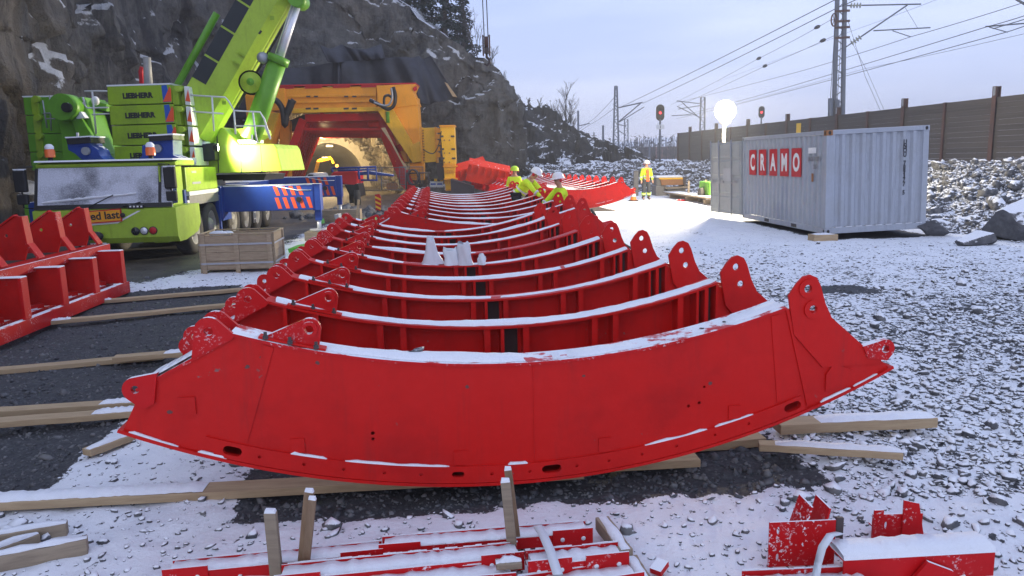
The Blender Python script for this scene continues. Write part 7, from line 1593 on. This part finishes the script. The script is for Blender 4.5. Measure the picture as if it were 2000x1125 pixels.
# ================================================================== people
def person(name, loc, rz, label, hgt=1.74, lean=0.0, knees=0.0, arms=None, vest=None, helmet='helmet_white', head_turn=0.0, head_pitch=0.0, coat='hivis'):
    """body as one skinned surface; coat, trousers, boots and helmet are its children"""
    s = hgt/1.74; r = thing(name, loc, label, 'person', rz=rz)       # local frame: faces -Y
    hip = .90-.30*knees
    def rotl(p, a, o): y, z = p[1]-o[1], p[2]-o[2]; return (p[0], o[1]+y*cos(a)-z*sin(a), o[2]+y*sin(a)+z*cos(a))
    o = (0, 0, hip)
    def T(p): return rotl(p, lean, o)       # lean > 0 bends forward (towards -Y)
    pel, spi, che, nec, hd, ht = [T((0, y, hip+z)) for y, z in ((0, .02), (.01, .22), (.0, .42), (.0, .585), (-.02, .66), (-.015, .80))]
    V = []; Ed = []; R = []
    def add(p, rad, parent): V.append((p[0]*s, p[1]*s, p[2]*s)); R.append(rad*s); i = len(V)-1; (Ed.append((parent, i)) if parent is not None else None); return i
    ip = add(pel, .13, None); isp = add(spi, .125, ip); ich = add(che, .145, isp); ine = add(nec, .052, ich); ihd = add(hd, .078, ine); iht = add(ht, .085, ihd)
    add(T((0, -.10, hip+.70)), .028, ihd)
    J = {}
    for sd in (1, -1):
        sh = T((sd*.19, 0, hip+.49)); a = (arms or {}).get(sd, ((.30, .02, -.02), (.28, -.10, -.25)))
        el_ = (sh[0]+sd*a[0][0]*.0+a[0][0]*sd*.30, sh[1]+a[0][1], sh[2]+a[0][2]); wr = (el_[0]+a[1][0]*sd, el_[1]+a[1][1], el_[2]+a[1][2])
        ish = add(sh, .070, ich); iel = add(el_, .048, ish); iwr = add(wr, .033, iel)
        d = Vector(wr)-Vector(el_); d.normalize(); sx = Vector((0, 1, 0)).cross(d); sx = sx.normalized() if sx.length > .1 else Vector((1, 0, 0))
        pm = Vector(wr)+d*.06; ipm = add(tuple(pm), .036, iwr)
        for k in range(4):
            off_ = sx*(k-1.5)*.020; f0 = pm+d*.045+off_; f1 = f0+d*(.035-.004*abs(k-1.5))+Vector((0, -.008, 0)); i0 = add(tuple(f0), .011, ipm); add(tuple(f1), .009, i0)
        th = Vector(wr)+d*.03-sx*.045; i0 = add(tuple(th), .012, iwr); add(tuple(th+d*.035-sx*.012), .010, i0)
        J[sd] = (sh, el_, wr)
        kn = (sd*.12, -.06-.26*knees, hip*.52+.02); an = (sd*.13, .03+.04*knees, .085); to = (sd*.15, -.13, .035)
        ihp = add((sd*.095, pel[1], pel[2]-.05), .095, ip); ikn = add(kn, .062, ihp); ian = add(an, .045, ikn); add(to, .035, ian)
        J[sd] += ((sd*.095, pel[1], pel[2]-.05), kn, an, to)
    def skin(nm, V, Ed, R, mat, root=0, sub=2):
        me = bpy.data.meshes.new(nm); me.from_pydata(V, Ed, []); ob = bpy.data.objects.new(nm, me); COL.objects.link(ob); ob.parent = r
        md = ob.modifiers.new('skin', 'SKIN'); md.use_smooth_shade = True
        for i, rr in enumerate(R): me.skin_vertices[0].data[i].radius = (rr, rr)
        me.skin_vertices[0].data[root].use_root = True; sb = ob.modifiers.new('sub', 'SUBSURF'); sb.levels = sb.render_levels = sub; me.materials.append(M[mat]); return ob
    skin('body', V, Ed, R, 'skin')
    def sc_(p): return tuple(x*s for x in p)
    # coat
    cv = [sc_(T((0, .0, hip-.10))), sc_(spi), sc_(che), sc_(T((0, 0, hip+.53)))]; cr2 = [.168*s, .155*s, .170*s, .09*s]; ce = [(0, 1), (1, 2), (2, 3)]
    for sd in (1, -1):
        sh, el_, wr = J[sd][:3]; b0 = len(cv); cv += [sc_(sh), sc_(el_), sc_(wr)]; cr2 += [.086*s, .066*s, .050*s]; ce += [(2, b0), (b0, b0+1), (b0+1, b0+2)]
    skin('coat', cv, ce, cr2, coat, 1)
    tv = [sc_((0, pel[1], pel[2]))]; tr = [.155*s]; te = []
    for sd in (1, -1):
        hp_, kn, an = J[sd][3:6]; b0 = len(tv); tv += [sc_(hp_), sc_(kn), sc_((an[0], an[1], an[2]+.03))]; tr += [.125*s, .095*s, .080*s]; te += [(0, b0), (b0, b0+1), (b0+1, b0+2)]
    skin('trousers', tv, te, tr, 'navy_cloth' if knees > .1 or lean > .3 else 'grey_cloth')
    for sd in (1, -1):
        an, to = J[sd][5:7]; skin('boot', [sc_((an[0], an[1]+.03, an[2]+.02)), sc_((an[0], an[1], an[2]-.03)), sc_(to)], [(0, 1), (1, 2)], [.068*s, .06*s, .048*s], 'black_plastic', 1, 1)
        kn = J[sd][4]; p = Vector(sc_(kn)).lerp(Vector(sc_(an)), .42); q = Vector(sc_(kn)).lerp(Vector(sc_(an)), .68)
        b = MB(); b.tube([p, q], .106*s, 14); b.build('trouser_band', 'hivis', r, False); b = MB(); m1 = p.lerp(q, .35); m2 = p.lerp(q, .65); b.tube([m1, m2], .109*s, 14); b.build('reflective_band', 'reflective', r, False)
        sh, el_, wr = (Vector(sc_(x)) for x in J[sd][:3]); b = MB(); b.tube([el_.lerp(wr, .35), el_.lerp(wr, .52)], .080*s, 12); b.build('reflective_band', 'reflective', r, False)
    for z0_, z1_ in ((.02, .07), (.16, .21)):
        b = MB(); n = 20; vs = []
        for zz_ in (z0_, z1_):
            for k in range(n): a = 2*pi*k/n; vs.append(sc_(T((.182*cos(a), .01+.182*sin(a), hip+zz_))))
        b.add(vs, [(k, (k+1) % n, n+(k+1) % n, n+k) for k in range(n)], 0, True); b.build('reflective_band', 'reflective', r, False)
    if vest:
        b = MB(); vs = [sc_(T((x, y, hip+z))) for x, y, z in ((-.055, -.193, -.05), (.075, -.190, -.05), (.080, -.196, .2), (.085, -.205, .40), (.045, -.16, .53), (-.035, -.16, .53), (-.06, -.205, .40), (-.058, -.196, .2))]; b.prism([vs], tuple(Vector(sc_(T((0, -.02, hip))))-Vector(sc_(T((0, 0, hip)))))); b.build('open_front', 'orange_vest', r, False)
    # helmet with brim; face
    hc = Vector(sc_(T((0, -.015, hip+.775)))); upv = (Vector(T((0, 0, 1)))-Vector(T((0, 0, 0)))); upv = (upv*.6+Vector((0, 0, 1))*.4).normalized()
    b = MB(); b.lathe(hc, upv, [(.150*s, 0), (.155*s, .012), (.145*s, .02), (.140*s, .06), (.115*s, .115), (.06*s, .15), (.0, .158)], 18); b.build('helmet', helmet, r, False)
    b = MB(); f = Vector((0, -1, 0)); f = (f-upv*f.dot(upv)).normalized(); e = Vector((1, 0, 0)); vs = []
    for k in range(9): a = -1.0+2*k/8; d = (f*cos(a)+e*sin(a)); vs += [hc+d*.14*s, hc+d*(.14+.065*cos(a))*s-upv*.008, hc+d*(.14+.065*cos(a))*s+upv*.004, hc+d*.14*s+upv*.014]
    b.add(vs, [(k*4+j, k*4+4+j, k*4+4+(j+1) % 4, k*4+(j+1) % 4) for k in range(8) for j in range(4)], 0, True); b.build('brim', helmet, r, False)
    for sd in (1, -1): b = MB(); b.sphere(hc+e*sd*.14*s-upv*.04*s, .04*s, 8, sc=(.5, 1, 1.2)); b.build('ear_muff', 'red_mark', r, False)
    for sd in (1, -1): b = MB(); b.sphere(Vector(sc_(T((sd*.032, -.098, hip+.735)))), .012*s, 6); b.build('eye', 'black_ink', r, False)
    b = MB(); q = Vector(sc_(T((0, -.098, hip+.655)))); b.beam(q-e*.022*s, q+e*.022*s, .008, .007); b.build('mouth', 'red_mark', r, False)
    r['label'] = label; return r
hang = {1: ((.20, .02, -.27), (.02, -.10, -.24)), -1: ((.20, .02, -.27), (.02, -.10, -.24))}
c = gnd(1262, 389.5); person('person', (c.x, c.y, 0), .12, 'worker in open yellow jacket and white helmet walking on the snow', 1.78, .03, .0, hang, True)
fwd = {1: ((.15, -.20, -.22), (.0, -.22, -.16)), -1: ((.15, -.20, -.22), (.0, -.22, -.18))}
c = at(1012, 385, 20); person('person', (c.x, 20, .25), 1.15, 'worker in yellow jacket and white helmet bending over the far ribs', 1.72, .72, .15, fwd)
c = at(1098, 385, 17.6); person('person', (c.x, 17.6, 0), -1.15, 'worker in yellow jacket seen sideways behind the rib lugs', 1.66, .12, .1, fwd)
c = at(1004, 345, 27); person('person', (c.x, 27, 0), .2, 'worker in a yellow helmet mostly hidden behind the far ribs', 1.72, .1, .0, hang, helmet='hivis_helmet')

# ================================================================== cold hazy air of the dusk, glowing a little round the floodlights
hz = MB(); hz.box(-530, 530, -45, 450, -4.2, 25); hzo = hz.build('haze', 'snow'); tag(hzo, 'cold thin haze filling the air over the yard', kind='stuff')
hm = bpy.data.materials.new('haze'); hm.use_nodes = True; ht_ = hm.node_tree; ht_.nodes.clear()
ho = ht_.nodes.new('ShaderNodeOutputMaterial'); hv = ht_.nodes.new('ShaderNodeVolumePrincipled'); hv.inputs['Color'].default_value = (.86, .88, .93, 1); hv.inputs['Density'].default_value = .0015; hv.inputs['Anisotropy'].default_value = .2
ht_.links.new(hv.outputs[0], ho.inputs['Volume']); hzo.data.materials.clear(); hzo.data.materials.append(hm)
